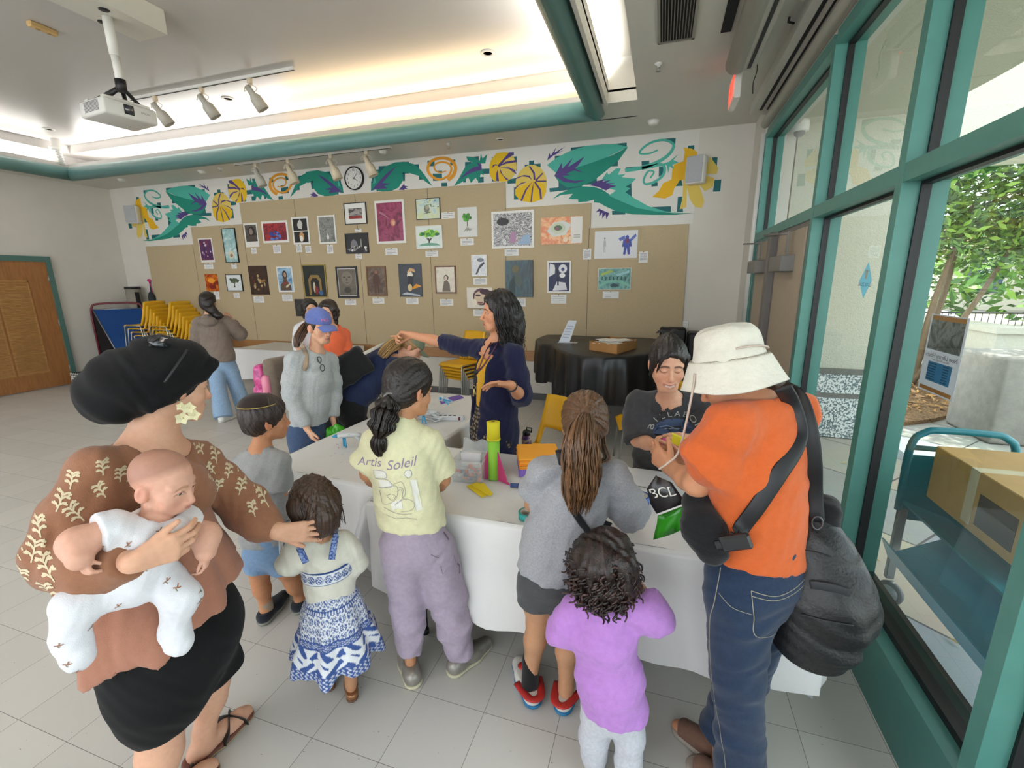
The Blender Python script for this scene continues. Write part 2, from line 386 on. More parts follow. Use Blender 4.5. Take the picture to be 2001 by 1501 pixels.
S(PU,A(1095,400,1180,310,1250,262,1310,250,1290,205,1340,235,1338,290,1280,305,1230,322,1160,355),2)
# round gourds
def ell(cx,cy,rx,ry,rot=0,n=26,a0=0,a1=360):
 out=[]
 for i in range(n):
  a=math.radians(a0+(a1-a0)*i/n);x,y=rx*math.cos(a),ry*math.sin(a);c,s_=math.cos(rot),math.sin(rot)
  out.append((cx+x*c-y*s_,cy+x*s_+y*c))
 return out
def AA(pts):return [(700+x*0.18,280+y*0.18)for x,y in pts]
S(YL,AA(ell(1572,258,148,162,0.15)),1)
S(YE,AA([(1425,270),(1440,190),(1500,108),(1600,98),(1650,104),(1600,170),(1530,255),(1510,330),(1525,415),(1470,408),(1430,350)]),2)
S(YE,AA([(1540,265),(1560,330),(1620,410),(1525,415),(1515,340)]),2)
for q in ([(1530,265),(1515,240),(1640,100),(1690,100),(1680,130),(1600,180)],[(1525,255),(1600,200),(1720,180),(1720,205),(1610,222)],[(1530,265),(1640,262),(1700,290),(1722,340),(1690,320),(1640,280)],[(1535,265),(1575,350),(1640,400),(1605,395),(1545,320)],
[(1515,280),(1520,340),(1530,415),(1500,410),(1500,330)],[(1520,245),(1490,238),(1450,275),(1465,235),(1500,228)]):S(PU,AA(q),3)
S(YL,AA(ell(1880,440,170,205,0.1)),1)
S(YE,AA([(1705,500),(1900,410),(2010,440),(2045,520),(2000,610),(1880,645),(1760,625),(1705,560)]),2)
for q in ([(1895,405),(1830,420),(1750,455),(1700,505),(1705,480),(1770,430)],[(1890,405),(1850,370),(1780,360),(1705,395),(1700,380),(1800,345),(1860,352)],[(1905,400),(1900,330),(1850,250),(1870,250),(1918,320),(1925,395)],
[(1920,400),(2000,320),(2010,330),(1935,410)],[(1925,405),(2040,405),(2045,420),(1930,420)],[(1925,415),(1985,500),(1995,600),(1975,605),(1965,510),(1910,425)],[(1905,420),(1900,500),(1885,640),(1870,635),(1885,500)],[(1895,415),(1830,510),(1780,630),(1760,625),(1815,500)]):S(PU,AA(q),3)
# big leaf
S(GL,Bq(50,403,160,320,300,250,480,195,650,178,800,178,930,205,700,320,460,410,300,470,200,450,145,490),1)
S(GM,Bq(930,208,830,350,700,460,560,570,430,630,270,650,180,590,130,520,200,500,350,440,560,370,750,300),2)
S(PU,Bq(130,520,170,450,210,375,215,445,330,325,275,430,460,308,380,420,350,440,460,490,340,462,260,500,310,515,215,522,270,555,350,575,470,568,360,600,230,588),3)
S(PU,Bq(52,355,75,270,90,305,150,210,130,270,250,200,170,265,240,240,120,300),1)
# second leaf
S(GM,Bq(105,778,180,715,330,655,440,635,560,640,650,670,740,730,860,800,1040,870,1250,910,1430,925,1640,925,1450,945,1200,945,980,940,800,905,680,850,620,815,560,810,560,780,480,800,390,808,385,775,335,775,285,770,330,715,200,730),1)
S(GL,Bq(645,560,700,480,720,510,800,440,850,440,820,510,905,500,860,535,960,545,1015,550,970,600,900,640,955,655,900,700,1000,765,1150,850,1330,905,1500,925,1250,912,1030,870,860,800,720,735,800,680,700,650,700,600),2)
S(PU,Bq(515,625,580,580,690,555,650,585,745,565,690,600,790,600,720,620,810,630,740,650,690,680,600,640),3)
S(PU,Bq(578,920,615,875,640,890,725,925,695,995,685,935,650,985,650,920,615,965,620,905),1)
for q in spiral([(1060+x*.18,250+y*.18)for x,y in [(1255,240),(1160,278),(1060,278),(1080,230),(1180,160),(1310,132),(1400,160),(1425,200),(1380,280),(1290,350),(1180,400),(1050,440),(895,462)]],1.5,3.8):S(GL,q,2)
for q in spiral([(1060+x*.18,250+y*.18)for x,y in [(1170,545),(1210,480),(1150,470),(1100,560),(1120,610),(1220,585),(1310,510),(1325,430),(1290,400),(1200,415),(1080,440)]],1.5,3.4):S(GL,q,2)
S(GL,Bq(1300,390,1370,370,1480,280,1420,350,1480,375,1410,400,1430,450,1380,420,1365,495,1350,410),3)
# yellow flower
S(OC,Bq(1190,750,1260,690,1310,600,1400,560,1410,450,1430,400,1530,360,1545,260,1530,215,1620,225,1680,260,1680,310,1700,420,1560,560,1490,570,1430,660,1410,730,1330,768),1)
S(YL,Bq(1560,400,1800,380,1815,310,1870,380,1910,440,1890,500,1700,500,1870,545,1850,640,1760,690,1690,600,1720,680,1755,790,1730,870,1660,860,1600,780,1570,650,1560,860,1490,885,1520,760,1530,560),2)
# the paint colours
FM=[mat('paint_'+n,c,0.7)for n,c in [('deep_teal','0f5f63'),('green','0c8270'),('sea_green','49ac9b'),('violet','4d3a7c'),('yellow','dcb40e'),('pale_yellow','d8bd5a'),('ochre','d6911f'),('gold','e0ae12')]]
b=MB();XC=-4.545
b.prism([(x,YB-0.0004,z)for x,z in [(-9.33,2.44),(-8.10,2.44),(-8.10,2.735),(-6.9,2.735),(-6.9,3.075),(-2.13,3.075),(-2.13,2.735),(-0.94,2.735),(-0.94,2.42),(0.33,2.42),(0.33,3.49),(-9.4,3.49)]],(0,-0.001,0),8)
for m,pts,lay in frieze:
 W=[atY(x,y,YB)for x,y in pts];y0=YB-0.002-0.0008*lay
 for sg in (1,-1):
  b.poly([(p[0]if sg>0 else 2*XC-p[0],y0,p[2])for p in W],m)
tag(b.build('wall_mural',FM+[mat('mural_white','d9d6d0',0.7)]),'painted frieze of teal leaves, yellow gourds and orange spirals above the tack board','mural')

# --- wooden louvred door in its teal frame on the left wall
dz=2.13;y0,y1=3.82,5.09
d=struct(thing('door_1','brown wooden door with louvred panels',None,(XL,(y0+y1)/2,0)))
WOOD=mat('door_wood','99673a',0.45,noise=0.16,nscale=5,stretch=(10,10,1))
WOOD2=mat('louvre_wood','a97d48',0.5,noise=0.22,nscale=5,stretch=(1,2,12))
b=MB();b.box(XL,XL+0.05,y0,y1,0.015,dz);b.build('door_panel',WOOD,d)
b=MB()
for (a,c)in ((y0+0.14,(y0+y1)/2-0.14),((y0+y1)/2-0.1,y1-0.25)):
 pass
for a,c in ((3.98,4.36),(4.39,4.80)):
 b.box(XL+0.05,XL+0.062,a,a+0.02,0.3,1.82);b.box(XL+0.05,XL+0.062,c-0.02,c,0.3,1.82);b.box(XL+0.05,XL+0.062,a,c,0.28,0.31);b.box(XL+0.05,XL+0.062,a,c,1.8,1.83)
 for k in range(5):b.box(XL+0.05,XL+0.064,a,c,0.31+k*0.305-0.012,0.31+k*0.305+0.012)
 z=0.33
 while z<1.79:
  b.box(XL+0.048,XL+0.06,a+0.02,c-0.02,z,z+0.016);z+=0.024
b.build('louvre_panel',WOOD2,d)
b=MB();b.box(XL-0.01,XL+0.07,y1,y1+0.07,0,dz+0.09);b.box(XL-0.01,XL+0.07,y0-0.07,y0,0,dz+0.09);b.box(XL-0.01,XL+0.07,y0,y1,dz,dz+0.09)
b.build('door_frame',mat('teal_door_frame','4b6f69',0.5),d)
for z in (0.3,1.1,1.85):
 b=MB();b.tube([(XL+0.058,y1-0.008,z-0.05),(XL+0.058,y1-0.008,z+0.05)],0.009,8);b.build('hinge',M_STEEL,d)

# --- glazed wall on the right, three bays in view
def glass_mat():
 m=bpy.data.materials.new('window_glass');m.use_nodes=True;nt=m.node_tree;N=nt.nodes;L=nt.links;N.clear()
 out=N.new('ShaderNodeOutputMaterial');t=N.new('ShaderNodeBsdfTransparent');g=N.new('ShaderNodeBsdfGlossy');mx=N.new('ShaderNodeMixShader');f=N.new('ShaderNodeLayerWeight')
 t.inputs[0].default_value=(0.86,0.93,0.91,1);g.inputs['Roughness'].default_value=0.0;f.inputs[0].default_value=0.5
 pw=N.new('ShaderNodeMath');pw.operation='POWER';pw.inputs[1].default_value=4.0;L.new(f.outputs['Facing'],pw.inputs[0])
 mu=N.new('ShaderNodeMath');mu.operation='MULTIPLY_ADD';mu.inputs[1].default_value=0.9;mu.inputs[2].default_value=0.07;mu.use_clamp=True;L.new(pw.outputs[0],mu.inputs[0])
 L.new(mu.outputs[0],mx.inputs[0]);L.new(t.outputs[0],mx.inputs[1]);L.new(g.outputs[0],mx.inputs[2]);L.new(mx.outputs[0],out.inputs[0]);return m
M_GLASS=glass_mat()
MUL=[5.64,3.66,2.46,1.385,0.2,-1.0,-2.2,-3.0]
X1=1.10;ZT0,ZT1,ZW,ZK=2.14,2.215,3.2,0.29
for i,y in enumerate(MUL):
 b=MB();w=0.03;b.box(XR,X1,y-w,y+w,0,ZW);b.box(1.0,1.035,y-w-0.012,y+w+0.012,ZK if i else 0,ZW,1)
 struct(b.build('trim_%d'%(5+i),[M_TEALD,M_BLACK]),'teal mullion of the window wall')
for i in range(len(MUL)-1):
 ya,yb=MUL[i+1]+0.03,MUL[i]-0.03
 w=struct(thing('window_%d'%(i+1),'glazed bay of the window wall',None,(1.0,(ya+yb)/2,0)))
 b=MB();b.box(XR+0.002,X1-0.002,ya,yb,ZT0,ZT1);b.box(XR+0.002,X1-0.002,ya,yb,ZW-0.05,ZW+0.03)
 b.box(1.0,1.035,ya,yb,ZT1,ZT1+0.012,1);b.box(1.0,1.035,ya,yb,ZW-0.065,ZW-0.05,1)
 if i:b.box(1.0,1.035,ya,yb,ZT0-0.015,ZT0,1);b.box(XR+0.06,X1-0.002,ya,yb,ZK,ZK+0.03,1)
 b.build('window_frame',[M_TEALD,M_BLACK],w)
 if i:
  b=MB();b.box(XR+0.003,X1-0.003,ya,yb,0,ZK);b.build('kick_panel',M_TEALF,w)
 for (za,zb)in ([(ZT1,ZW-0.05)]if i==0 else [(ZT1,ZW-0.05),(ZK+0.03,ZT0)]):
  b=MB();b.poly([(1.018,ya,za),(1.018,yb,za),(1.018,yb,zb),(1.018,ya,zb)]);b.build('glass_pane',M_GLASS,w)
# wall above the glazing, white corner post and blind track
b=MB();b.box(XR+0.02,X1+0.1,YF,5.68,ZW+0.03,ZC+0.1);b.box(XR-0.002,X1+0.12,5.67,YB,0,ZC+0.1);struct(b.build('wall_right',M_WALL))
b=MB();b.box(XR-0.16,XR+0.02,YF,5.72,3.40,ZC);struct(b.build('trim_20',M_CEIL),'dropped box above the window wall')
b=MB();b.tube([(XR-0.005,5.70,1.25),(XR-0.005,5.70,3.22)],0.032,12);struct(b.build('trim_21',M_WHITE),'white rounded post beside the window wall')
b=MB();b.box(XR-0.1,XR-0.075,YF,5.55,3.394,3.4);b.box(XR-0.035,XR-0.02,YF,5.55,3.394,3.4);struct(b.build('trim_22',M_DARK),'dark track above the window wall')
b=MB();b.tube([(XR-0.01,YF,3.30),(XR-0.01,5.68,3.30)],0.045,12);struct(b.build('trim_23',M_CEIL),'rounded bead above the window wall')
# pair of doors in the far bay
M_DOORP=mat('door_tan','a39684',0.6,noise=0.03);M_DFR=mat('door_grey','6f6a66',0.45,metal=0.3)
ym=4.66
b=MB();b.bbox(XR-0.05,XR+0.1,ym-0.05,ym+0.05,0,ZT0,0.004);struct(b.build('trim_24',M_DFR),'grey post between the two doors')
for k,(ya,yb)in enumerate(((3.69,ym-0.05),(ym+0.05,5.61))):
 dd=struct(thing('door_%d'%(k+2),'grey framed exit door with tan panel',None,(XR,(ya+yb)/2,0)))
 b=MB();b.box(XR+0.01,XR+0.06,ya,yb,0.01,ZT0);b.build('door_frame',[M_TEALF if k else M_DFR],dd)
 b=MB();b.box(XR,XR+0.07,ya+(0.06 if k==0 else 0.05),yb-(0.08 if k==0 else 0.2),0.25,ZT0-0.04);b.build('door_panel',M_DOORP,dd)
 b=MB();yc=(ya+yb)/2;b.bbox(XR-0.09,XR+0.01,yc-0.2,yc+0.2,1.80,1.92,0.005)
 b.box(XR-0.045,XR-0.03,yc-0.12,yc-0.09,1.92,2.1);b.tube([(XR-0.04,yc-0.1,2.08),(XR-0.14,yc+0.25,2.1)],0.008,6);b.tube([(XR-0.14,yc+0.25,2.1),(XR-0.02,yc+0.4,2.11)],0.008,6)
 b.build('door_closer',M_GREYM,dd)
 b=MB();b.tube([(XR-0.05,ya+0.12,0.98),(XR-0.05,yb-0.12,0.98)],0.016,8);b.bbox(XR-0.08,XR,ya+0.08,ya+0.16,0.9,1.06,0.008);b.build('push_bar',M_STEEL,dd)
# wall behind the camera: a second glazed front (never in view, lets the daylight in)
b=MB();b.box(XL-0.15,XR+0.2,YF-0.12,YF,3.3,4.4)
for x in np.arange(XL,XR+0.1,1.22):b.box(x-0.03,x+0.03,YF-0.1,YF,0,3.3)
b.box(XL,XR,YF-0.1,YF,2.14,2.2);b.box(XL,XR,YF-0.1,YF,0,0.3)
struct(b.build('wall_front',M_TEALD))
# ------------------------------------------------------------------ ceiling and wall fittings
ORD=['first','second','third','fourth','fifth','sixth','seventh','eighth','ninth','tenth','eleventh','twelfth']
M_CAN=mat('can_paint','b9b5aa',0.45);M_CANW=mat('can_cream','d2c4ab',0.45)
def track(name,label,a,b_,z):
 b=MB();b.box(min(a[0],b_[0]),max(a[0],b_[0]),a[1]-0.02,a[1]+0.02,z-0.03,z);b.box(min(a[0],b_[0]),max(a[0],b_[0]),a[1]-0.008,a[1]+0.008,z-0.032,z-0.03,1)
 return tag(b.build(name,[M_PLAST,M_DARK]),label,'light track')
track('light_track','white light track on the raised ceiling beside the projector',(-6.4,4.47),(-3.88,4.47),4.0)
track('light_track','thin light track on the soffit holding four lamps above the mural',(-6.2,5.68),(-3.5,5.68),3.5)
def can(x,y,z,hd,body,label,group):
 """spotlight hanging from a track point; hd = aim"""
 t=thing('track_spotlight',label,'spotlight',(x,y,z),group)
 b=MB();b.bbox(x-0.025,x+0.025,y-0.02,y+0.02,z-0.05,z-0.0,0.004);b.tube([(x,y,z-0.04),(x,y,z-0.11)],0.012,8);b.build('track_adapter',M_CANW,t)
 hd=unit(hd);c=np.array([x,y,z-0.13])
 b=MB();b.tube(crom([(x+0.02,y,z-0.06),(x+0.07,y+0.02,z-0.1),tuple(c+hd*0.02+np.array([0.03,0,0]))],5),0.004,6);b.tube(crom([(x-0.02,y,z-0.06),(x-0.07,y,z-0.07),(x-0.09,y,z-0.12),tuple(c-hd*0.04)],5),0.004,6);b.build('cable',M_CANW,t)
 b=MB();b.lathe([(0.0,-0.06),(0.03,-0.058),(0.035,0.03),(0.062,0.07),(0.068,0.2),(0.062,0.2),(0.058,0.1)],c,hd,20);b.build('lamp_housing',body,t)
 b=MB();b.lathe([(0.063,0.199),(0.063,0.14),(0.05,0.1),(0.0,0.09)],c,hd,20,cap=False);b.build('reflector',M_BLACK,t)
 b=MB();b.ball(c+hd*0.12,0.028,12);b.build('bulb',mat('bulb_off','9a9a98',0.15,metal=0.6),t)
 return t
for i,(x,y)in enumerate([(-5.98,4.47),(-5.22,4.47),(-4.5,4.47)]):
 can(x,y,3.97,(0.32,0.35,-0.75),M_CAN,'grey track spotlight on the raised ceiling, '+['partly hidden behind the projector','middle one of the three','farthest from the projector'][i],'spotlights on the raised ceiling')
for i,px in enumerate((490,555,640,710)):
 x=atZ(px,300,3.5)[0];x=[-5.80,-5.20,-4.46,-3.885][i]
 can(x,5.68,3.475,(0.16+0.02*i,0.1,-0.6),[M_CAN,M_CANW,M_CANW,M_CANW][i],'small track spotlight above the mural, '+['leftmost of the four','second from the left, over the orange spiral','third from the left, left of the clock','last one, right of the clock'][i],'spotlights above the mural')
# projector, mount and ceiling box
t=thing('projector_box','long white box fixed to the ceiling above the projector','ceiling box',(-4.4,2.6,3.82))
b=MB();d1=np.array([-0.12,-0.58,0]);
P=np.array([(-4.13,3.29,3.82),(-4.47,3.29,3.82),(-4.47,1.9,3.82),(-4.13,1.9,3.82)]);b.prism(P,(0,0,0.18));b.build('housing',mat('box_white','cfcbbf',0.5),t)
b=MB()
for x,y in ((-4.42,2.98),(-4.22,2.87)):b.lathe([(0.035,0),(0.035,0.004)],(x,y,3.816),(0,0,1),16)
b.build('hole',M_BLACK,t)
t=thing('projector','white projector hanging upside down from a ceiling pole','projector',(-4.5,3.05,3.1))
zp=3.12;cn=[atZ(p[0],p[1],zp)for p in [(221,223),(318,249),(245,256),(156,229)]]
cc=sum(cn)/4;ex=unit((cn[1]-cn[0])*np.array([1,1,0]));ey=np.array([-ex[1],ex[0],0.]);wx,wy=0.40,0.37
MR=np.array([ex,ey,[0,0,1]]).T
b=MB();b.bbox(-wx/2,wx/2,-wy/2,wy/2,0,0.125,0.02,0,MR,cc,3);b.build('body',mat('projector_white','d3d2cd',0.4),t)
b=MB();b.bbox(-0.055,0.02,-wy/2-0.004,-wy/2+0.02,0.03,0.105,0.004,0,MR,cc);b.build('lens_window',M_BLACK,t)
b=MB();b.lathe([(0.03,0),(0.028,0.006),(0.0,0.008)],cc+MR@np.array([-0.02,-wy/2-0.004,0.068]),-ey,16);b.build('lens',mat('lens_glass','3a3c44',0.05,spec=1.0),t)
b=MB();text_on(b,'EPSON',0.022,cc+MR@np.array([0.105,-wy/2-0.001,0.07]),ex,(0,0,1));b.build('lettering',mat('grey_ink','6b6b70',0.6),t)
b=MB()
for k in range(9):b.box(-wx/2-0.002,-wx/2+0.004,-0.12,0.1,0.03+k*0.009,0.034+k*0.009,0,MR,cc)
b.build('vent_grille',mat('grey_ink'),t)
pt=np.array([-4.31,2.945,3.82]);pb=np.array([-4.33,2.97,3.34])
b=MB();b.tube([pt,(pt*0.45+pb*0.55)],0.036,16);b.tube([(pt*0.5+pb*0.5),pb],0.03,16);b.build('pole',M_PLAST,t)
b=MB();q=np.array([cc[0],cc[1],3.26])
b.tube([pb+np.array([0,0,0.05]),pb-np.array([0,0,0.04])],0.038,12)
for sx,sy in ((-.8,-.6),(.8,-.6),(-.8,.6),(.8,.6)):b.tube([pb,q+MR@np.array([sx*0.16,sy*0.17,0.0])],0.016,6)
b.build('mount_bracket',M_BLACK,t)
b=MB();b.bbox(-0.17,0.17,-0.15,-0.1,0.125,0.15,0.004,0,MR,cc);b.bbox(-0.17,0.17,0.1,0.15,0.125,0.15,0.004,0,MR,cc);b.build('mount_plate',M_PLAST,t)
# recessed downlights, detectors, sprinklers
def disc(name,cat,label,x,y,z,r,hole=True,h=0.012):
 t=thing(name,label,cat,(x,y,z-h))
 b=MB();b.lathe([(r*0.62,0.0),(r*0.66,-h),(r,-h*0.4),(r,0)],(x,y,z),(0,0,1),24);b.build('trim_ring',M_PLAST,t)
 b=MB();b.lathe([(0,-0.003),(r*0.64,-0.003)],(x,y,z),(0,0,1),24);b.build('opening',M_BLACK if hole else M_PLAST,t)
for px,py,z,l in ((953,103,4.0,'recessed downlight in the warm lit part of the raised ceiling'),(445,192,4.0,'recessed downlight behind the track spotlights'),(95,252,4.0,'recessed downlight near the left end of the raised ceiling'),(978,272,3.5,'recessed downlight in the soffit above the yellow gourds')):
 p=atZ(px,py,z);disc('downlight','downlight',l,p[0],p[1],z,0.075 if z>3.6 else 0.06)
def puck(name,cat,label,px,py,z,r,h):
 p=atZ(px,py,z);b=MB();b.lathe([(r*0.6,-h),(r*0.85,-h*0.8),(r,-h*0.45),(r*0.98,-0.008),(r*1.15,-0.006),(r*1.15,0)],(p[0],p[1],z),(0,0,1),20);tag(b.build(name,M_PLAST),label,cat)
puck('smoke_detector','smoke detector','round white detector on the soffit near the window wall',1277,236,3.5,0.06,0.05)
puck('smoke_detector','smoke detector','round white detector on the soffit right of the clock spotlights',748,295,3.5,0.05,0.04)
puck('smoke_detector','smoke detector','round white detector in the far left corner of the soffit',238,350,3.5,0.06,0.04)
puck('smoke_detector','smoke detector','round white detector on the soffit above the left leaves',395,334,3.5,0.06,0.04)
def sprink(label,px,py,z):
 p=atZ(px,py,z);t=thing('fire_sprinkler',label,'sprinkler',(p[0],p[1],z-0.06))
 b=MB();b.lathe([(0.035,0),(0.03,-0.012),(0.012,-0.016),(0.012,-0.03)],(p[0],p[1],z),(0,0,1),16);b.build('escutcheon',M_PLAST,t)
 b=MB();b.tube([(p[0]-0.012,p[1],z-0.03),(p[0]-0.014,p[1],z-0.055)],0.003,6);b.tube([(p[0]+0.012,p[1],z-0.03),(p[0]+0.014,p[1],z-0.055)],0.003,6);b.lathe([(0.02,-0.06),(0.02,-0.055)],(p[0],p[1],z),(0,0,1),12);b.build('deflector',M_STEEL,t)
sprink('small sprinkler head on the soffit beside the air vent',1287,124,3.5)
sprink('small sprinkler head on the soffit above the green leaf',877,281,3.5)
sprink('small sprinkler head on the soffit left of the lamps',430,328,3.5)
t=thing('air_vent','rectangular metal air vent in the ceiling beside the tray','vent',(0,3.6,3.49))
b=MB();vx0,vx1,vy0,vy1=-0.135,0.125,3.1,4.07
b.box(vx0,vx0+0.02,vy0,vy1,3.488,3.5);b.box(vx1-0.02,vx1,vy0,vy1,3.488,3.5);b.box(vx0,vx1,vy1-0.02,vy1,3.488,3.5);b.box(vx0,vx1,vy0,vy0+0.02,3.488,3.5);b.build('vent_frame',mat('vent_paint','908b83',0.5),t)
b=MB();b.box(vx0+0.02,vx1-0.02,vy0+0.02,vy1-0.02,3.496,3.499,1)
for k in range(11):x=vx0+0.03+k*0.0195;b.box(x,x+0.006,vy0+0.02,vy1-0.02,3.486,3.497)
b.build('louvre_grille',[mat('vent_slat','6b6660',0.5),M_DARK],t)
b=MB();b.box(0.30,0.37,3.2,4.05,3.492,3.5);tag(b.build('ceiling_slot',M_DARK),'black rectangular slot in the ceiling beside the screen housing','ceiling slot')
t=thing('roll_down_screen','long rounded white screen housing under the ceiling along the windows','projection screen',(0.45,2.5,3.3))
b=MB();b.tube([(0.455,-1.0,3.40),(0.455,4.38,3.40)],0.075,18,flat=1.0);b.bbox(0.48,0.60,-1.0,4.38,3.345,3.475,0.01);b.build('housing',mat('screen_housing','aaa69f',0.5),t)
b=MB();b.box(0.535,0.56,-1.0,4.33,3.340,3.346);b.build('slot',M_BLACK,t)
for y in (4.3,1.0):
 b=MB();b.box(0.44,0.58,y,y+0.03,3.45,3.5);b.build('bracket',M_PLAST,t)
t=thing('exit_sign','white exit sign with red lettering hanging below the screen housing','exit sign',(0.48,4.6,3.2))
b=MB();b.bbox(0.47,0.52,4.46,4.80,3.19,3.41,0.006);b.box(0.485,0.505,4.55,4.7,3.4,3.5);b.build('housing',mat('exit_white','d6d0ca',0.4),t)
b=MB();b.box(0.465,0.471,4.475,4.785,3.205,3.395);b.build('face',mat('exit_face','d9a79c',0.4,emit='ff6a50',estr=0.35),t)
b=MB();text_on(b,'EXIT',0.17,(0.463,4.63,3.3),(0,-1,0),(0,0,1));b.build('lettering',mat('exit_red','d23a2c',0.4,emit='ff3a20',estr=0.6),t)
# cord hooks on the dropped box by the windows
for y,l in ((3.95,'far'),(3.5,'middle'),(3.15,'near')):
 b=MB();b.tube([(0.72,y,3.48),(0.72,y+0.02,3.46),(0.76,y+0.05,3.46)],0.008,6);tag(b.build('cord_hook',M_BLACK),'small black cord hook on the ceiling beside the windows, the %s one'%l,'hook','cord hooks on the ceiling')
b=MB();b.tube(crom([(0.60,4.36,3.42),(0.615,4.40,3.34),(0.60,4.42,3.27),(0.605,4.43,3.19)],5),0.004,6);tag(b.build('hanging_wire',M_BLACK),'short black wire hanging beside the exit sign','wire')
p=atZ(82,50,4.0);t=thing('strobe_alarm','small yellowed rectangular alarm on the raised ceiling','alarm',(p[0],p[1],3.95))
b=MB();b.bbox(p[0]-0.03,p[0]+0.03,p[1]-0.1,p[1]+0.1,3.955,4.0,0.008);b.build('housing',mat('aged_plastic','c9a870',0.5),t)
b=MB()
for k in (-0.04,0.04):b.lathe([(0.018,0),(0.012,-0.006)],(p[0],p[1]+k,3.955),(0,0,1),12)
b.build('lens',mat('aged_lens','9a7d4c',0.3),t)
# coiled cable drop at the left end of the tray
t=thing('cable_drop','white coiled cable hanging from the ceiling tray corner','cable',(-8.9,5.1,3.6));p0=atY(112,292,5.2);p1=atY(122,322,5.35)
b=MB();a_=np.linspace(0,1,60);b.tube([p0*(1-k)+p1*k+0.035*np.array([math.cos(k*60),math.sin(k*60),0])for k in a_],0.012,6);b.build('coil',M_PLAST,t)
b=MB();b.lathe([(0.1,0),(0.1,0.05),(0.06,0.06),(0.06,0.3)],p0+np.array([0,0,-0.02]),(0,0,1),16);b.build('canopy',M_PLAST,t)
# PA speakers at both ends of the mural
for sgn,px,l in ((1,1358,'white wall speaker at the window end of the mural'),(-1,262,'white wall speaker at the far left end of the mural')):
 c=atY(1361,333,YB-0.09)if sgn>0 else atY(261,420,YB-0.09)
 t=thing('wall_speaker',l,'speaker',(c[0],YB,c[2]-0.14));a=-0.35 if sgn>0 else 0.45
 M=rotz(a)
 b=MB();b.bbox(-0.105,0.105,-0.09,0.06,-0.155,0.155,0.02,0,M,c,2);b.tube([c,c+np.array([0,0.09,0])],0.02,8);b.build('cabinet',M_WHITE,t)
 b=MB();b.bbox(-0.095,0.095,-0.097,-0.088,-0.145,0.145,0.004,0,M,c);b.build('grille',mat('speaker_grille','a6a8ab',0.7,noise=0.1,nscale=150),t)
# clock
c=atY(693.5,349,YB);t=thing('wall_clock','round white wall clock with black rim and numerals','clock',(c[0],YB,c[2]-0.17));R0=0.168
b=MB();b.lathe([(R0,0),(R0,0.035),(R0-0.012,0.042),(R0-0.018,0.02)],(c[0],YB,c[2]),(0,-1,0),40,cap=False);b.build('rim',M_BLACK,t)
b=MB();b.prism([(c[0]+(R0-.013)*math.cos(a),YB-0.020,c[2]+(R0-.013)*math.sin(a))for a in np.linspace(0,2*PI,41)[:-1]],(0,-0.004,0));b.build('dial',mat('dial_white','dddcd8',0.4),t)
b=MB()
for k in range(1,13):
 a=PI/2-k*PI/6;text_on(b,str(k),0.048,(c[0]+math.cos(a)*0.118,YB-0.0245,c[2]+math.sin(a)*0.118),(1,0,0),(0,0,1),off=0.0005)
b.build('numeral',mat('numeral_black','141414',.6),t)
for a,ln,w,nm in ((PI/2-(4+7/60)*PI/6,0.08,0.006,'hour_hand'),(PI/2-7*PI/30,0.115,0.004,'minute_hand')):
 b=MB();dx,dz_=math.cos(a),math.sin(a);b.prism([(c[0]-dz_*w-dx*0.02,YB-0.026,c[2]+dx*w-dz_*0.02),(c[0]+dz_*w-dx*0.02,YB-0.026,c[2]-dx*w-dz_*0.02),(c[0]+dx*ln+dz_*w*0.4,YB-0.026,c[2]+dz_*ln-dx*w*0.4),(c[0]+dx*ln-dz_*w*0.4,YB-0.026,c[2]+dz_*ln+dx*w*0.4)],(0,-0.002,0));b.build(nm,M_BLACK,t)
def plate(name,cat,label,px,py,w,h,extra=None):
 c=atY(px,py,YB-0.003);t=thing(name,label,cat,(c[0],YB,c[2]-h/2))
 b=MB();b.bbox(c[0]-w/2,c[0]+w/2,YB-0.009,YB,c[2]-h/2,c[2]+h/2,0.003);b.build('cover_plate',M_WHITE,t)
 b=MB();b.bbox(c[0]-w*0.24,c[0]+w*0.24,YB-0.014,YB-0.006,c[2]-h*0.3,c[2]+h*0.3,0.002);b.build('rocker',M_PLAST,t)
plate('wall_switch','switch','white switch plate on the wall right of the tack board',1338,637,0.085,0.125)
plate('thermostat','thermostat','white control plate on the wall above the left chair stacks',309,556,0.13,0.11)

# ------------------------------------------------------------------ yellow chairs
M_YEL=mat('yellow_plastic','dda81a',0.42,noise=0.03,nscale=5,spec=0.45);M_LEG=mat('chair_steel','9b9b97',0.3,metal=0.8)
def shell(grid,th,keep=None):
 """grid of points -> thick sheet"""
 G=np.asarray(grid,float);n,m=G.shape[:2];b=MB();N_=np.zeros_like(G)
 for i in range(n):
  for j in range(m):
   du=G[min(i+1,n-1),j]-G[max(i-1,0),j];dv=G[i,min(j+1,m-1)]-G[i,max(j-1,0)];N_[i,j]=unit(np.cross(du,dv))
 T=[tuple(p)for p in (G+N_*th/2).reshape(-1,3)]+[tuple(p)for p in (G-N_*th/2).reshape(-1,3)];o=n*m;fs=[]
 K=[[(keep is None or keep(i,j))for j in range(m-1)]for i in range(n-1)]
 g=lambda i,j:i*m+j
 for i in range(n-1):
  for j in range(m-1):
   if not K[i][j]:continue
   a,c,d,e=g(i,j),g(i+1,j),g(i+1,j+1),g(i,j+1);fs+=[(a,c,d,e),(o+a,o+e,o+d,o+c)]
   for (di,dj,p,q)in ((-1,0,e,a),(1,0,c,d),(0,-1,a,c),(0,1,d,e)):
    ii,jj=i+di,j+dj
    if not (0<=ii<n-1 and 0<=jj<m-1 and K[ii][jj]):fs.append((p,o+p,o+q,q)[::-1])
 b.add(T,fs,0,True);return b
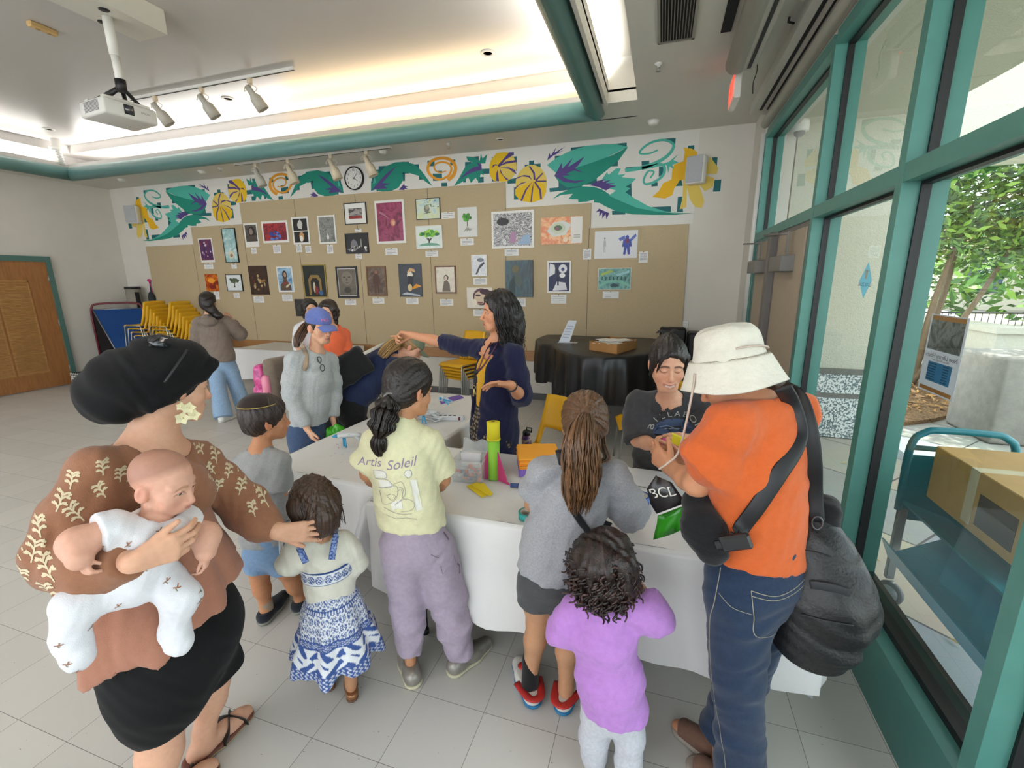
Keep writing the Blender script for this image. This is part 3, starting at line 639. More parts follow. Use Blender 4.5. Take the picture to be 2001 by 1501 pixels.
def make_chair():
 t=thing('stacking_chair','yellow','chair',(0,0,0))
 us=np.linspace(-1,1,11);vs=np.linspace(0,1,9)
 G=[[(u*(0.205+0.01*v),0.22-0.43*v,0.45+0.012*(1-v)**2*0-0.018*(1-u*u)*math.sin(PI*v)+(-0.03*max(0,(0.12-v)/0.12)**2))for u in us]for v in vs]
 shell(G,0.012).build('seat',M_YEL,t)
 vs=np.linspace(0,1,13)
 G=[[(u*(0.215-0.02*v),-0.215-0.10*v-0.045*(1-u*u)*math.sin(PI*min(1,v*0.9+0.1))*0.9+0.02*(1-v)**3,0.45+0.40*v+0.012*(1-u*u)*v)for u in us]for v in vs]
 shell(G,0.011,lambda i,j:not (i<=3 and 1<=j<=8)).build('backrest',M_YEL,t)
 for sx in (-1,1):
  for pts in ([(0.19*sx,0.17,0.435),(0.205*sx,0.185,0.40),(0.225*sx,0.22,0.0)],[(0.19*sx,-0.15,0.435),(0.205*sx,-0.17,0.40),(0.225*sx,-0.25,0.0)]):
   b=MB();b.tube(crom(pts,5),0.0105,8);b.build('leg',M_LEG,t)
 b=MB()
 for sx in (-1,1):b.tube([(0.19*sx,0.17,0.435),(0.19*sx,-0.15,0.435)],0.0105,8)
 b.tube([(-0.19,0.1,0.43),(0.19,0.1,0.43)],0.009,8);b.tube([(-0.19,-0.12,0.43),(0.19,-0.12,0.43)],0.009,8);b.build('seat_frame',M_LEG,t)
 return t
ch0=make_chair();ch0.location=(-0.84,3.10,0);ch0.rotation_euler=(0,0,2.55);ch0['label']='yellow plastic chair behind the table with a purple bottle on its seat'
# facing: local +Y is the front of the seat
dup(ch0,(-0.10,4.22,0),1.75,'yellow plastic chair beside the draped piano, behind the kneeling helper in black')
dup(ch0,(-3.42,4.72,0),2.6,'yellow plastic chair behind the woman in the orange blouse')
def stack(x,y,n,rot,where,group,dz=0.06,dy=0.058):
 f=np.array([-math.sin(rot),math.cos(rot)])
 for k in range(n):
  lab='yellow stacking chair, %s in the %s'%('topmost' if k==n-1 else 'bottom one' if k==0 else ORD[n-1-k]+' from the top',where)
  dup(ch0,(x+f[0]*dy*k,y+f[1]*dy*k,dz*k),rot,lab,group)
stack(-8.20,5.72,11,PI/2+0.08,'left stack by the wall','chairs in the left stack')
stack(-7.58,5.72,11,PI/2+0.08,'stack beside the woman in the hoodie','chairs in the second stack')
stack(-2.55,5.75,5,PI-0.35,'short stack under the wood rail','chairs in the short stack',dz=0.05,dy=0.03)

# ------------------------------------------------------------------ tables with plastic covers
M_SHEET=mat('white_sheet','dcdad8',0.32,noise=0.02,nscale=3,bump=0.25,bscale=14,spec=0.4)
M_TTOP=mat('table_laminate','8b8a88',0.5);M_TLEG=mat('table_leg_black','1d1d20',0.45)
def fold_table(name,label,x0,x1,y0,y1,z,rot=0.0,legs=True):
 c=np.array([(x0+x1)/2,(y0+y1)/2,0]);t=thing(name,label,'table',tuple(c));M=rotz(rot);hx_,hy=(x1-x0)/2,(y1-y0)/2
 b=MB();b.bbox(-hx_,hx_,-hy,hy,z-0.045,z-0.005,0.008,0,M,c);b.build('table_top',M_TTOP,t)
 long_x=hx_>hy
 for s1 in (-1,1):
  for s2 in (-1,1):
   p=np.array([s1*(hx_-0.2 if long_x else hx_-0.06),s2*(hy-0.06 if long_x else hy-0.2),0])
   b=MB();b.tube([M@(p+np.array([0,0,z-0.045]))+c,M@p+c],0.015,8);b.lathe([(0.02,0),(0.02,0.025)],M@p+c,(0,0,1),10);b.build('leg',M_TLEG,t)
 return t
def drape(x0,x1,y0,y1,z,drops,rot=0.0,seed=0,rad=0.02,wav=0.02,cut=None,c=None):
 """sheet over a table: drops = hem heights for sides (x0,x1,y0,y1)"""
 rnd=random.Random(seed);c=np.array([(x0+x1)/2,(y0+y1)/2,0.]);hx_,hy=(x1-x0)/2,(y1-y0)/2;M=rotz(rot);b=MB()
 per=[];N1=40
 cr=0.05
 def side(ax,sg):
  out=[]
  n=N1
  for k in range(n):
   s=-1+2*k/(n-1)
   out.append(s)
  return out
 # perimeter loop
 loop=[]
 for k in range(N1):loop.append((-hx_+2*hx_*k/N1,-hy,0,-1,drops[2]))
 for k in range(N1):loop.append((hx_,-hy+2*hy*k/N1,1,0,drops[1]))
 for k in range(N1):loop.append((hx_-2*hx_*k/N1,hy,0,1,drops[3]))
 for k in range(N1):loop.append((-hx_,hy-2*hy*k/N1,-1,0,drops[0]))
 n=len(loop);rings=[];ph=[rnd.uniform(0,6.28)for _ in range(4)]
 def nrm(i):
  v=np.zeros(2)
  for d in (-2,-1,0,1):v+=np.array(loop[(i+d)%n][2:4])
  return v/np.linalg.norm(v)
 hem=[sum(loop[(i+d)%n][4]for d in range(-3,3))/6 for i in range(n)]
 prof=[(-rad,0.0,0.0),(-rad*0.3,-rad*0.3,0.0),(0.0,-rad,0.02),(0.004,None,0.4),(0.01,None,0.7),(0.014,None,1.0)]
 for (o,dzz,w)in prof:
  r=[]
  for i in range(n):
   nn=nrm(i);s=i/n*6.283
   wv=wav*w*(math.sin(s*9+ph[0])+0.7*math.sin(s*17+ph[1])+0.5*math.sin(s*31+ph[2]))
   zz=z+dzz if dzz is not None else z-rad+(hem[i]-(z-rad))*w
   if w==1.0:zz+=0.012*math.sin(s*7+ph[3])
   off=o+max(wv,-0.012)
   r.append(M@np.array([loop[i][0]+nn[0]*off,loop[i][1]+nn[1]*off,zz])+c)
  rings.append(r)
 top=[]
 # top surface as grid
 gx,gy=30,16
 G=[M@np.array([(-hx_+rad)+(2*hx_-2*rad)*i/gx,(-hy+rad)+(2*hy-2*rad)*j/gy,z+0.0012*math.sin(i*1.3+j*2.1)+0.001*math.sin(i*0.7-j*1.1)])+c for j in range(gy+1)for i in range(gx+1)]
 b.add(G,[(j*(gx+1)+i,j*(gx+1)+i+1,(j+1)*(gx+1)+i+1,(j+1)*(gx+1)+i)for j in range(gy)for i in range(gx)],0,True)
 vs=[p for r in rings for p in r];fs=[]
 for k in range(len(rings)-1):
  for i in range(n):fs.append((k*n+i,k*n+(i+1)%n,(k+1)*n+(i+1)%n,(k+1)*n+i))
 b.add(vs,fs,0,True);return b
TZ=0.745
fold_table('folding_table','folding table under the white cover, the one running away from the viewer',-2.04,-1.29,1.80,3.60,TZ,-0.04)
tag(drape(-2.06,-1.27,1.78,3.62,TZ+0.003,(0.40,0.60,0.30,0.5),-0.04,3).build('table_cover',M_SHEET),'white plastic cover on the table with the cables and glue guns','tablecloth')
fold_table('folding_table','folding table under the white cover, the one with the green rocket',-1.24,0.62,1.66,2.38,TZ,0.0)
tag(drape(-1.26,0.64,1.62,2.40,TZ+0.003,(0.35,0.3,0.25,0.35),0.0,5).build('table_cover',M_SHEET),'white plastic cover on the table with the green foam rocket','tablecloth')
# loose corners of the covers hanging down
def flap(name,label,pts,mat_):
 G=np.array(pts,float);b=shell(G,0.002);return tag(b.build(name,mat_),label,'plastic sheet')
M_FILM=mat('thin_film','e4e4e6',0.3,alpha=0.75)
R5=Rig(-1.2,1.70)
flap('sheet_corner','loose white corner of plastic cover hanging between two tables',[[R5(733,963),R5(738,985,-0.01),R5(742,1010),R5(744,1030)],[R5(712,985),R5(716,1020,-0.03),R5(722,1055,-0.02),R5(730,1080)],[R5(695,1035),R5(703,1060,-0.03),R5(716,1090,-0.02),R5(735,1105)],[R5(688,1080),R5(702,1098,-0.01),R5(722,1115),R5(739,1131)]],M_FILM)
R6=Rig(0.50,1.68)
flap('sheet_corner','white corner of plastic cover hanging below the duffel bag',[[R6(1512,1240),R6(1530,1265,-0.02),R6(1560,1290,-0.02),R6(1592,1305)],[R6(1508,1285),R6(1530,1290,-0.03),R6(1562,1315,-0.03),R6(1594,1325)],[R6(1500,1338),R6(1530,1342,-0.03),R6(1566,1338,-0.02),R6(1591,1345)],[R6(1503,1342),R6(1532,1346),R6(1570,1355),R6(1588,1367)]],M_FILM)
# table with a white cloth near the far left
fold_table('folding_table','folding table under the white cloth below the far artworks',-6.30,-4.55,5.35,6.10,0.74,0.0)
tag(drape(-6.33,-4.5,5.30,6.12,0.75,(0.3,0.3,0.28,0.3),0.0,8).build('table_cover',M_SHEET),'white cloth on the far table below the tree picture','tablecloth')
# second covered table end behind the woman in navy
# ------------------------------------------------------------------ grand piano under a black cover
PZ=1.0;OUT=[(1047,661),(1062,655),(1079,653),(1180,657),(1283,661),(1302,672),(1280,685),(1250,693),(1216,697),(1175,698),(1140,696),(1112,691),(1092,683),(1078,675),(1055,671)]
PP=np.array([atZ(x,y,PZ)for x,y in OUT]);PP[:,1]=np.minimum(PP[:,1],YB-0.06)
t=thing('grand_piano','grand piano draped in a black cover against the back wall','piano',(-0.7,5.2,0))
cl=crom(np.vstack([PP,PP[:1]]),6)[:-1];n=len(cl);cen=cl.mean(0);b=MB();rings=[]
for f,z,w in ((0.0,PZ,0),(0.5,PZ,0),(0.94,PZ,0),(0.985,PZ-0.008,0),(1.0,PZ-0.03,0.2),(1.005,PZ-0.15,0.6),(1.01,PZ-0.3,0.9),(1.015,PZ-0.45,1.0),(1.01,PZ-0.47,1.0)):
 rr=[]
 for i in range(n):
  s=i/n*2*PI;dd=cl[i]-cen;L_=np.linalg.norm(dd[:2]);wv=w*0.03*(math.sin(s*14)+0.6*math.sin(s*27+1)+0.5*math.sin(s*45+2))
  p=cen+dd*(f+wv/L_);p[2]=z+(0.03*math.sin(s*5)if w==1.0 else 0);p[1]=min(p[1],YB-0.02);rr.append(p)
 rings.append(rr)
vs=[p for r in rings for p in r];b.add(vs,[(k*n+i,k*n+(i+1)%n,(k+1)*n+(i+1)%n,(k+1)*n+i)for k in range(len(rings)-1)for i in range(n)],0,True)
b.build('cover',mat('black_vinyl','17171a',0.38,spec=0.5,bump=0.3,bscale=9),t)
for x,y in ((-1.25,5.75),(-0.15,5.8),(-0.62,4.7)):
 b=MB();b.bbox(x-0.055,x+0.055,y-0.055,y+0.055,0.09,0.75,0.01);b.build('leg',M_BLACK,t)
 b=MB();b.lathe([(0.04,-0.02),(0.045,-0.012),(0.045,0.012),(0.04,0.02)],(x,y,0.045),(0.9,0.3,0),16);b.lathe([(0.02,0),(0.02,0.05)],(x,y,0.06),(0,0,1),8);b.build('caster',mat('caster_steel','4b4b4d',0.3,metal=0.7),t)
# things on the piano
c=atZ(1106,669,PZ);t=thing('paper_sign','slanted white paper sign in a clear stand on the black piano cover','sign',(c[0],c[1],PZ))
q=[atY(x,y,c[1])for x,y in ((1092,669),(1113,669),(1125,628),(1109,627))];q=[np.array([p[0],c[1]+(p[2]-PZ)*0.25,max(p[2],PZ+0.003)])for p in q]
b=MB();b.prism(q,(0,0.004,0));b.build('page',mat('sign_paper','c3cad4',0.3),t)
b=MB()
for k in range(5):
 f0=0.2+k*0.13;a=q[0]*(1-f0)+q[3]*f0;e=q[1]*(1-f0)+q[2]*f0;a2=a*0.85+e*0.15;e2=a*0.2+e*0.8;u_=unit(q[3]-q[0])*0.012;b.prism([a2,e2,e2+u_,a2+u_],(0,-0.001,0))
b.build('text_line',mat('pale_ink','9aa6bb',0.6),t)
b=MB();b.box(q[0][0],q[1][0]+0.1,c[1]-0.07,c[1]+0.03,PZ+0.001,PZ+0.004);b.build('stand_foot',mat('sign_paper'),t)
zc_=PZ+0.002;k0,k1,k2=atZ(1152,684,zc_),atZ(1205,692,zc_),atZ(1243,681,zc_);k3=k0+k2-k1
t=thing('cardboard_box','open low cardboard box of white papers on the black piano cover','box',tuple((k0+k2)/2));hz=0.1
b=MB()
for a,e in ((k0,k1),(k1,k2),(k2,k3),(k3,k0)):
 nn=unit(np.cross(e-a,(0,0,1)));b.prism([a,e,e-nn*-0.004,a-nn*-0.004],(0,0,hz))
b.prism([k0,k1,k2,k3],(0,0,0.004));b.build('carton',mat('cardboard','a37643',0.75,noise=0.06,nscale=12),t)
b=MB();e1,e2=unit(k1-k0),unit(k2-k1)
text_on(b,'IN-N-OUT',0.055,(k0+k1)/2+np.array([0,0,0.05]),e1,(0,0,1),off=0.002);text_on(b,'IN-N-OUT',0.055,(k1+k2)/2+np.array([0,0,0.05]),e2,(0,0,1),off=0.002)
b.build('lettering',mat('box_ink','5a3a1c',0.8),t)
b=MB();rnd=random.Random(4)
for k in range(14):
 cc_=k0*0.5+k2*0.5+e1*rnd.uniform(-0.12,0.12)+e2*rnd.uniform(-0.2,0.2)+np.array([0,0,hz*0.75+rnd.uniform(0,0.03)]);M=rotz(rnd.uniform(0,3))
 b.bbox(-0.06,0.06,-0.08,0.08,0,0.004,0.001,0,M,cc_)
o=b.build('paper',mat('paper_white','e2e1dc',0.7));tag(o,'loose white papers heaped in the cardboard box','paper',kind='stuff')
# dark equipment behind the helper
b=MB();b.bbox(0.02,0.34,6.05,6.30,0.55,1.14,0.02);b.bbox(0.36,0.75,5.95,6.25,0.3,1.1,0.02);tag(b.build('black_cabinet',M_BLACK),'black equipment cabinet in the corner beside the exit doors','cabinet')

# ------------------------------------------------------------------ left corner: easel, rolled screen, basket, papers
t=thing('rolling_board','blue pinboard leaning in a dark red rolling frame','pinboard',(-9.6,5.6,0))
a0,a1=np.array([-9.93,5.55,0]),np.array([-9.42,6.12,0]);M_MAR=mat('maroon_tube','6b1f2b',0.4)
ud=unit(a1-a0);nd=np.array([ud[1],-ud[0],0])
b=MB();b.tube(np.vstack([a0+np.array([0,0,0.0]),crom([a0+np.array([0,0,1.2]),a0+np.array([0,0,1.33])+ud*0.02,a0+ud*0.12+np.array([0,0,1.4]),a1-ud*0.12+np.array([0,0,1.4]),a1-ud*0.02+np.array([0,0,1.33]),a1+np.array([0,0,1.2])],5),a1]),0.018,10);b.tube([a0+np.array([0,0,0.45]),a1+np.array([0,0,0.45])],0.012,8);b.build('frame',M_MAR,t)
pb_=[a0+ud*0.03+np.array([0,0,1.30]),a1-ud*0.03+np.array([0,0,1.30]),a1+np.array([0.72,-0.1,0.42]),a0+np.array([0.72,-0.1,0.42])]
nb=unit(np.cross(pb_[1]-pb_[0],pb_[3]-pb_[0]))
b=MB();b.prism(pb_,nb*0.015);b.build('blue_panel',mat('blue_felt','0e3f7d',0.9,noise=0.04),t)
b=MB()
for i in range(4):b.tube([pb_[i],pb_[(i+1)%4]],0.012,6)
b.build('panel_edge',mat('alu_edge','8f949a',0.4,metal=0.6),t)
pk=[a0+np.array([0,0,1.28]),a1+np.array([0,0,1.28]),a1+np.array([0,0,0.45]),a0+np.array([0,0,0.45])]
b=MB();b.prism(pk,-nd*0.015);b.build('back_panel',mat('dark_felt','1a1112',0.9),t)
c=np.array([-9.62,6.14,0]);t=thing('rolled_mat','grey rolled mat with black end standing in the corner','rolled mat',tuple(c))
b=MB();b.tube([c,c+np.array([-0.02,0,1.66])],0.12,20);b.build('roll',mat('mat_grey','8f8a80',0.8),t)
b=MB();b.tube([c+np.array([-0.02,0,1.655]),c+np.array([-0.021,0,1.70])],0.125,20);b.tube([c+np.array([0.12,-0.02,0.1]),c+np.array([0.11,-0.02,1.6])],0.035,8);b.build('end_cap',M_BLACK,t)
t=thing('wire_basket','white lattice basket on the floor beside the blue board','basket',(-9.55,5.2,0))
b=MB();c=np.array([-9.5,5.05,0.]);b.bbox(-0.16,0.16,-0.14,0.14,0,0.26,0.02,0,None,c);b.build('bin',mat('basket_dark','2c2c2e',0.6),t)
b=MB()
for k in range(6):
 z=0.02+k*0.045
 for sx in (-1,1):b.tube([c+np.array([-0.165,sx*0.145,z]),c+np.array([0.165,sx*0.145,z])],0.006,4);b.tube([c+np.array([sx*0.165,-0.145,z]),c+np.array([sx*0.165,0.145,z])],0.006,4)
for k in range(8):
 x=-0.16+k*0.046
 for sx in (-1,1):b.tube([c+np.array([x,sx*0.146,0.0]),c+np.array([x,sx*0.146,0.26])],0.006,4)
b.build('lattice',M_WHITE,t)
def wallpaper(name,cat,label,pxs,mats_,lines=0,y=YB-0.004):
 q=[atY(x,z,y)for x,z in pxs];t=thing(name,label,cat,tuple((q[0]+q[2])/2));b=MB();b.prism(q,(0,0.002,0));b.build('sheet',mats_[0],t)
 b=MB();u_=q[1]-q[0];v_=q[3]-q[0]
 b.prism([q[0]+u_*.3+v_*.25-np.array([0,.001,0]),q[0]+u_*.75+v_*.3-np.array([0,.001,0]),q[0]+u_*.7+v_*.7-np.array([0,.001,0]),q[0]+u_*.28+v_*.65-np.array([0,.001,0])],(0,-0.0005,0));b.build('drawing',mats_[1],t)
wallpaper('notice','notice','white notice with grey drawing pinned low on the left wall end',[(308,571),(325,571),(325,588),(309,587)],[M_WHITE,mat('grey_ink')])
b=MB();p=atY(291,548,YB-0.03);b.ball(p,0.05,8,sq=(1,.4,.6));b.tube([p,p-np.array([-0.03,0,0.25])],0.012,6);tag(b.build('feather_duster',mat('magenta','b81f6b',0.8)),'magenta duster hanging on the wall above the chair stacks','duster')
b=MB();p=atY(297,585,YB-0.06);b.ball(p,0.13,10,sq=(0.6,.4,1.2));b.tube([p+np.array([0,0,0.1]),p+np.array([-0.03,0.04,0.33])],0.012,6);tag(b.build('hanging_pouch',mat('pouch_dark','23252c',0.8)),'dark pouch hanging on the wall behind the chair stacks','pouch')
# ------------------------------------------------------------------ pictures on the tack board
def art_mat(name,stops,scale=6,dist=1.5,kind='noise',stretch=(1,1,1)):
 m=bpy.data.materials.new(name);m.use_nodes=True;nt=m.node_tree;N=nt.nodes;L=nt.links;b=N['Principled BSDF'];b.inputs['Roughness'].default_value=0.35
 tc=N.new('ShaderNodeTexCoord');mp=N.new('ShaderNodeMapping');mp.inputs['Scale'].default_value=stretch;L.new(tc.outputs['Object'],mp.inputs[0])
 if kind=='noise':
  t=N.new('ShaderNodeTexNoise');t.inputs['Scale'].default_value=scale;t.inputs['Detail'].default_value=6;t.inputs['Distortion'].default_value=dist;fac=t.outputs[0]
 elif kind=='voronoi':
  t=N.new('ShaderNodeTexVoronoi');t.inputs['Scale'].default_value=scale;fac=t.outputs['Distance']
 else:
  t=N.new('ShaderNodeTexWave');t.inputs['Scale'].default_value=scale;t.inputs['Distortion'].default_value=dist*4;t.inputs['Detail'].default_value=4;fac=t.outputs[0]
 L.new(mp.outputs[0],t.inputs['Vector']);r=N.new('ShaderNodeValToRGB');e=r.color_ramp.elements
 k=len(stops);pos=np.linspace(0.3,0.7,k)if kind=='noise' else np.linspace(0.05,0.9,k)
 e[0].position=pos[0];e[0].color=hx(stops[0]);e[1].position=pos[-1];e[1].color=hx(stops[-1])
 for i in range(1,k-1):q=e.new(pos[i]);q.color=hx(stops[i])
 L.new(fac,r.inputs[0]);L.new(r.outputs[0],b.inputs['Base Color']);return m
FLAT={}
def fm(c):
 if c not in FLAT:FLAT[c]=mat('ink_'+c,c,0.5)
 return FLAT[c]
def el(cx,cy,rx,ry,n=18):return [(cx+rx*math.cos(2*PI*i/n),cy+ry*math.sin(2*PI*i/n))for i in range(n)]
FIG=[(.5,.92),(.58,.86),(.57,.76),(.68,.68),(.72,.4),(.62,.38),(.66,.05),(.55,.03),(.5,.35),(.44,.03),(.34,.05),(.38,.38),(.28,.4),(.32,.68),(.43,.76),(.42,.86)]
HEADSH=[(.5,.86),(.63,.8),(.66,.64),(.62,.5),(.7,.38),(.86,.28),(.9,0.02),(.1,.02),(.14,.28),(.3,.38),(.38,.5),(.34,.64),(.37,.8)]
TRUNK=[(.46,.12),(.54,.12),(.53,.3),(.62,.45),(.56,.46),(.52,.4),(.49,.46),(.44,.45),(.38,.46),(.47,.33)]
def picture(name,label,cat,px,frame=None,fw=0.012,mat_w=0.0,bg=None,shapes=(),border='e3e1dc',depth=0.012,group=None):
 """px: edge midpoints x0,x1,y0,y1 in the photograph"""
 x0,x1,y0,y1=px;yc,xc=(y0+y1)/2,(x0+x1)/2;Yw=YB-0.021
 X0,X1=atY(x0,yc,Yw)[0],atY(x1,yc,Yw)[0];Z1,Z0=atY(xc,y0,Yw)[2],atY(xc,y1,Yw)[2]
 t=thing(name,label,cat,((X0+X1)/2,Yw,Z0),group);Yf=Yw-depth
 if frame:
  b=MB()
  for (a,c,d,e)in ((X0,X1,Z0,Z0+fw),(X0,X1,Z1-fw,Z1),(X0,X0+fw,Z0+fw,Z1-fw),(X1-fw,X1,Z0+fw,Z1-fw)):b.box(a,c,Yf-0.006,Yw,d,e)
  b.build('frame',frame,t);ix0,ix1,iz0,iz1=X0+fw,X1-fw,Z0+fw,Z1-fw
 else:ix0,ix1,iz0,iz1=X0,X1,Z0,Z1
 if mat_w:
  b=MB();b.box(ix0,ix1,Yf+0.002,Yw,iz0,iz1);b.build('mount',fm(border),t)
  if isinstance(mat_w,(tuple,list)):l,r,bo,to=mat_w
  else:l=r=bo=to=mat_w
  ix0,ix1,iz0,iz1=ix0+l,ix1-r,iz0+bo,iz1-to
 b=MB();b.box(ix0,ix1,Yf-0.0005,Yf+0.003 if mat_w else Yw,iz0,iz1)
 mats_=[bg];
 for k,(c,pts)in enumerate(shapes):
  m_=c if not isinstance(c,str)else fm(c)
  if m_ not in mats_:mats_.append(m_)
  b.poly([(ix0+(ix1-ix0)*min(1,max(0,p[0])),Yf-0.001-0.0003*k,iz0+(iz1-iz0)*min(1,max(0,p[1])))for p in pts],mats_.index(m_))
 b.build('artwork',mats_,t);return t
FB=mat('frame_black','17151a',0.35);FBR=mat('frame_brown','6b4526',0.4,noise=0.2,nscale=30);FG=mat('frame_gold','a08a4e',0.35,metal=0.5);FW=mat('frame_white','dedcd6',0.4)
def blobs(seed,n,cols,r=(0.03,0.1),box=(0.1,0.9,0.1,0.9)):
 rn=random.Random(seed);return [(rn.choice(cols),el(rn.uniform(box[0],box[1]),rn.uniform(box[2],box[3]),rn.uniform(*r),rn.uniform(*r),9))for _ in range(n)]
def crown(seed,n,cols,cx,cy,rx,ry,s=0.09):
 rn=random.Random(seed);out=[]
 for _ in range(n):
  a,q=rn.uniform(0,6.28),math.sqrt(rn.random());out.append((rn.choice(cols),el(cx+rx*q*math.cos(a),cy+ry*q*math.sin(a),s,s*0.9,8)))
 return out
G1=['4f7f2f','6d9d3c','2f5c28']
picture('art_print','white bordered print of pale dots on violet and red near one end of the board','picture',(391,417.5,465.5,513),None,bg=art_mat('a1',['3a2a6b','5a2a55','a2332c']),mat_w=(.02,.02,.04,.02),shapes=blobs(1,9,['d8c7d0','c9a3b0'],(.04,.07)))
picture('framed_picture','black framed pale blue picture of a shell on a shore','picture',(438,464,446,513.5),FB,bg=art_mat('a2',['d7e2de','9cc3c4','6f8f93']),shapes=[('d9cdb0',el(.5,.22,.22,.12)),('8a7660',el(.5,.2,.12,.05))])
picture('canvas_painting','unframed orange and red canvas of a glowing interior','picture',(403,426.5,535.7,568.7),None,bg=art_mat('a3',['4a1208','a3320f','d8781a','6b1a0c'],9),shapes=[('e59a2a',el(.5,.62,.3,.14)),('7c1a10',el(.55,.25,.3,.14))])
picture('framed_picture','black framed picture of a lone wind bent tree on snow','picture',(443.5,474.5,536,569),FB,bg=art_mat('a4',['cfd9de','dfe3e4','b5c4cc']),shapes=[('3c352c',[(.42,.2),(.58,.2),(.52,.34),(.6,.55),(.5,.45),(.47,.35)])]+crown(2,16,['3b4a33','566049'],.52,.66,.26,.14))
picture('photo_print','white bordered dark portrait photo of a woman, first of the upper row','picture',(478.7,505,436,483),None,bg=art_mat('a5',['2a2624','5a5350','2a2624']),mat_w=(.03,.02,.09,.03),shapes=[('1c1817',el(.55,.6,.3,.3)),('8f7d74',el(.5,.6,.17,.2)),('4a403c',[(.1,0),(.9,0),(.8,.3),(.5,.38),(.2,.28)])])
picture('art_print','white bordered red print with a blue crowd in the middle','picture',(513,564,431.7,457+17.5),None,bg=art_mat('a6',['8f1526','5f0f2a','b02a2f','7c1528'],14),mat_w=.035,shapes=blobs(3,26,['3d56a8','5a78c0','27408c'],(.04,.08),(.28,.72,.05,.5)))
picture('photo_print','white sheet with two black photos, one above the other','picture',(572,604.7,423.7,477.7),None,bg=fm('101012'),mat_w=.03,shapes=[('e3e1dc',[(0,.46),(1,.46),(1,.5),(0,.5)]),('c9c6c2',[(.35,.6),(.62,.55),(.7,.8),(.55,.97),(.4,.9),(.3,.75)]),('c98f5e',el(.55,.24,.17,.2)),('e2ddd4',el(.52,.16,.12,.13))])
picture('photo_print','white bordered grey photo of a small figure in tall grass','picture',(622.7,657,420.7,476.5),None,bg=art_mat('a8',['3d3f3d','6f716d','8f918d','4c4e4b'],18),mat_w=.028,shapes=[('d9d7d2',el(.52,.2,.09,.1)),('bdbab4',el(.52,.3,.05,.05))])
picture('framed_picture','black framed picture with wide white mount, black over red','picture',(673.7,717,396,438.5),FB,bg=art_mat('a9',['151214','4c4648','a8a09c','1c1517'],5,stretch=(1,1,4)),mat_w=.07,shapes=[('8f1f1a',[(0,0),(1,0),(1,.22),(.6,.3),(.3,.2),(0,.3)])])
picture('framed_picture','black framed grey picture of a dome and a small crowd','picture',(676,720.7,455.7,495.6),FB,bg=fm('1b1a1d'),fw=0.014,shapes=[('77757a',[(.2,.35),(.24,.6),(.36,.74),(.5,.6),(.55,.35)])]+blobs(5,24,['d0cfcd','8d8b8c','4c4a4d'],(.02,.07),(.1,.95,.06,.36))+[('8a8783',[(.68,.3),(.75,.3),(.74,.75),(.69,.7)])])
picture('canvas_painting','unframed dark canvas of a crowded table scene','picture',(488.7,524,519.7,575.7),None,bg=art_mat('a11',['1b130f','3b2417','241712']),shapes=blobs(7,22,['8f6a3a','6b2a1f','b59a6a','3a2a20'],(.04,.09),(.2,.85,.15,.7)))
picture('art_print','white bordered portrait of a dark haired woman under a blue sky','picture',(543,573.7,521,571),None,bg=art_mat('a12',['3f6f9f','8fb4cf','c9d6dd']),mat_w=.022,shapes=[('5b4434',HEADSH),('2a1d18',el(.5,.72,.17,.17)),('b38a70',el(.52,.7,.09,.11)),('7f2f2a',[(.3,.35),(.7,.4),(.6,.3),(.35,.28)]),('c9bca0',[(.5,.2),(.85,.36),(.85,.28),(.55,.12)])])
picture('framed_picture','gold framed dark painting of a lit archway with figures','picture',(594,638.7,517,581.5),FG,bg=art_mat('a13',['0d1210','16201c','0c100e']),fw=0.016,shapes=[('8a6f3a',[(.2,.05),(.2,.55),(.32,.7),(.68,.7),(.8,.55),(.8,.05)]),('15130f',[(.3,.05),(.3,.5),(.4,.6),(.6,.6),(.7,.5),(.7,.05)]),('c9bfa9',el(.46,.3,.05,.17)),('7f1f1c',el(.56,.2,.08,.14)),('3a5a86',el(.75,.12,.1,.08))])
picture('framed_picture','black framed picture of a carved stone face','picture',(659,700,521,582),FB,bg=art_mat('a14',['4c463e','6a6257','574f45'],10),fw=0.028,mat_w=.012,border='c5c4c6',shapes=[('7a7165',el(.5,.66,.33,.26)),('39342d',[(.28,.68),(.44,.68),(.4,.72),(.3,.72)]),('39342d',[(.56,.68),(.72,.68),(.7,.72),(.6,.72)]),('4a443b',[(.46,.56),(.54,.56),(.52,.66),(.48,.66)]),('39342d',[(.38,.49),(.62,.49),(.55,.46),(.45,.46)]),('433d35',el(.5,.2,.2,.12))])
picture('framed_picture','brown framed dark brown painting with a standing figure','picture',(718,755.7,520.7,578),FBR,bg=art_mat('a15',['3a2a20','5f4a3a','7a6a58'],7),fw=0.022,shapes=[('4a2c20',FIG),('8a5f48',el(.5,.84,.08,.07))])
picture('canvas_painting','unframed black canvas with a white headed eagle and yellow leaf','picture',(780.5,825,515.7,580),None,bg=art_mat('a16',['12161f','1e2634','0d1016'],5),shapes=[('c9a070',[(.36,.74),(.5,.88),(.7,.84),(.74,.74),(.58,.78),(.52,.7)]),('e0d9c6',el(.5,.66,.13,.1)),('20222c',[(.36,.3),(.6,.3),(.64,.62),(.4,.64)]),('cdb98a',el(.47,.28,.1,.11)),('d7901f',[(.55,.22),(.98,.32),(.75,.4),(.6,.3)]),('aeb6c0',[(.1,.08),(.9,.02),(.9,.06),(.3,.14)])])
picture('framed_picture','brown framed pencil portrait of a woman in a shawl','picture',(851,891.5,519.6,573.5),FBR,bg=art_mat('a17',['c9c0ae','d8d0c0','b3aa9a'],6),fw=0.02,shapes=[('6b5f52',[(.3,.02),(.75,.02),(.72,.35),(.58,.48),(.42,.44)]),('4a4038',el(.54,.58,.13,.12)),('cbb8a4',el(.52,.56,.08,.09))])
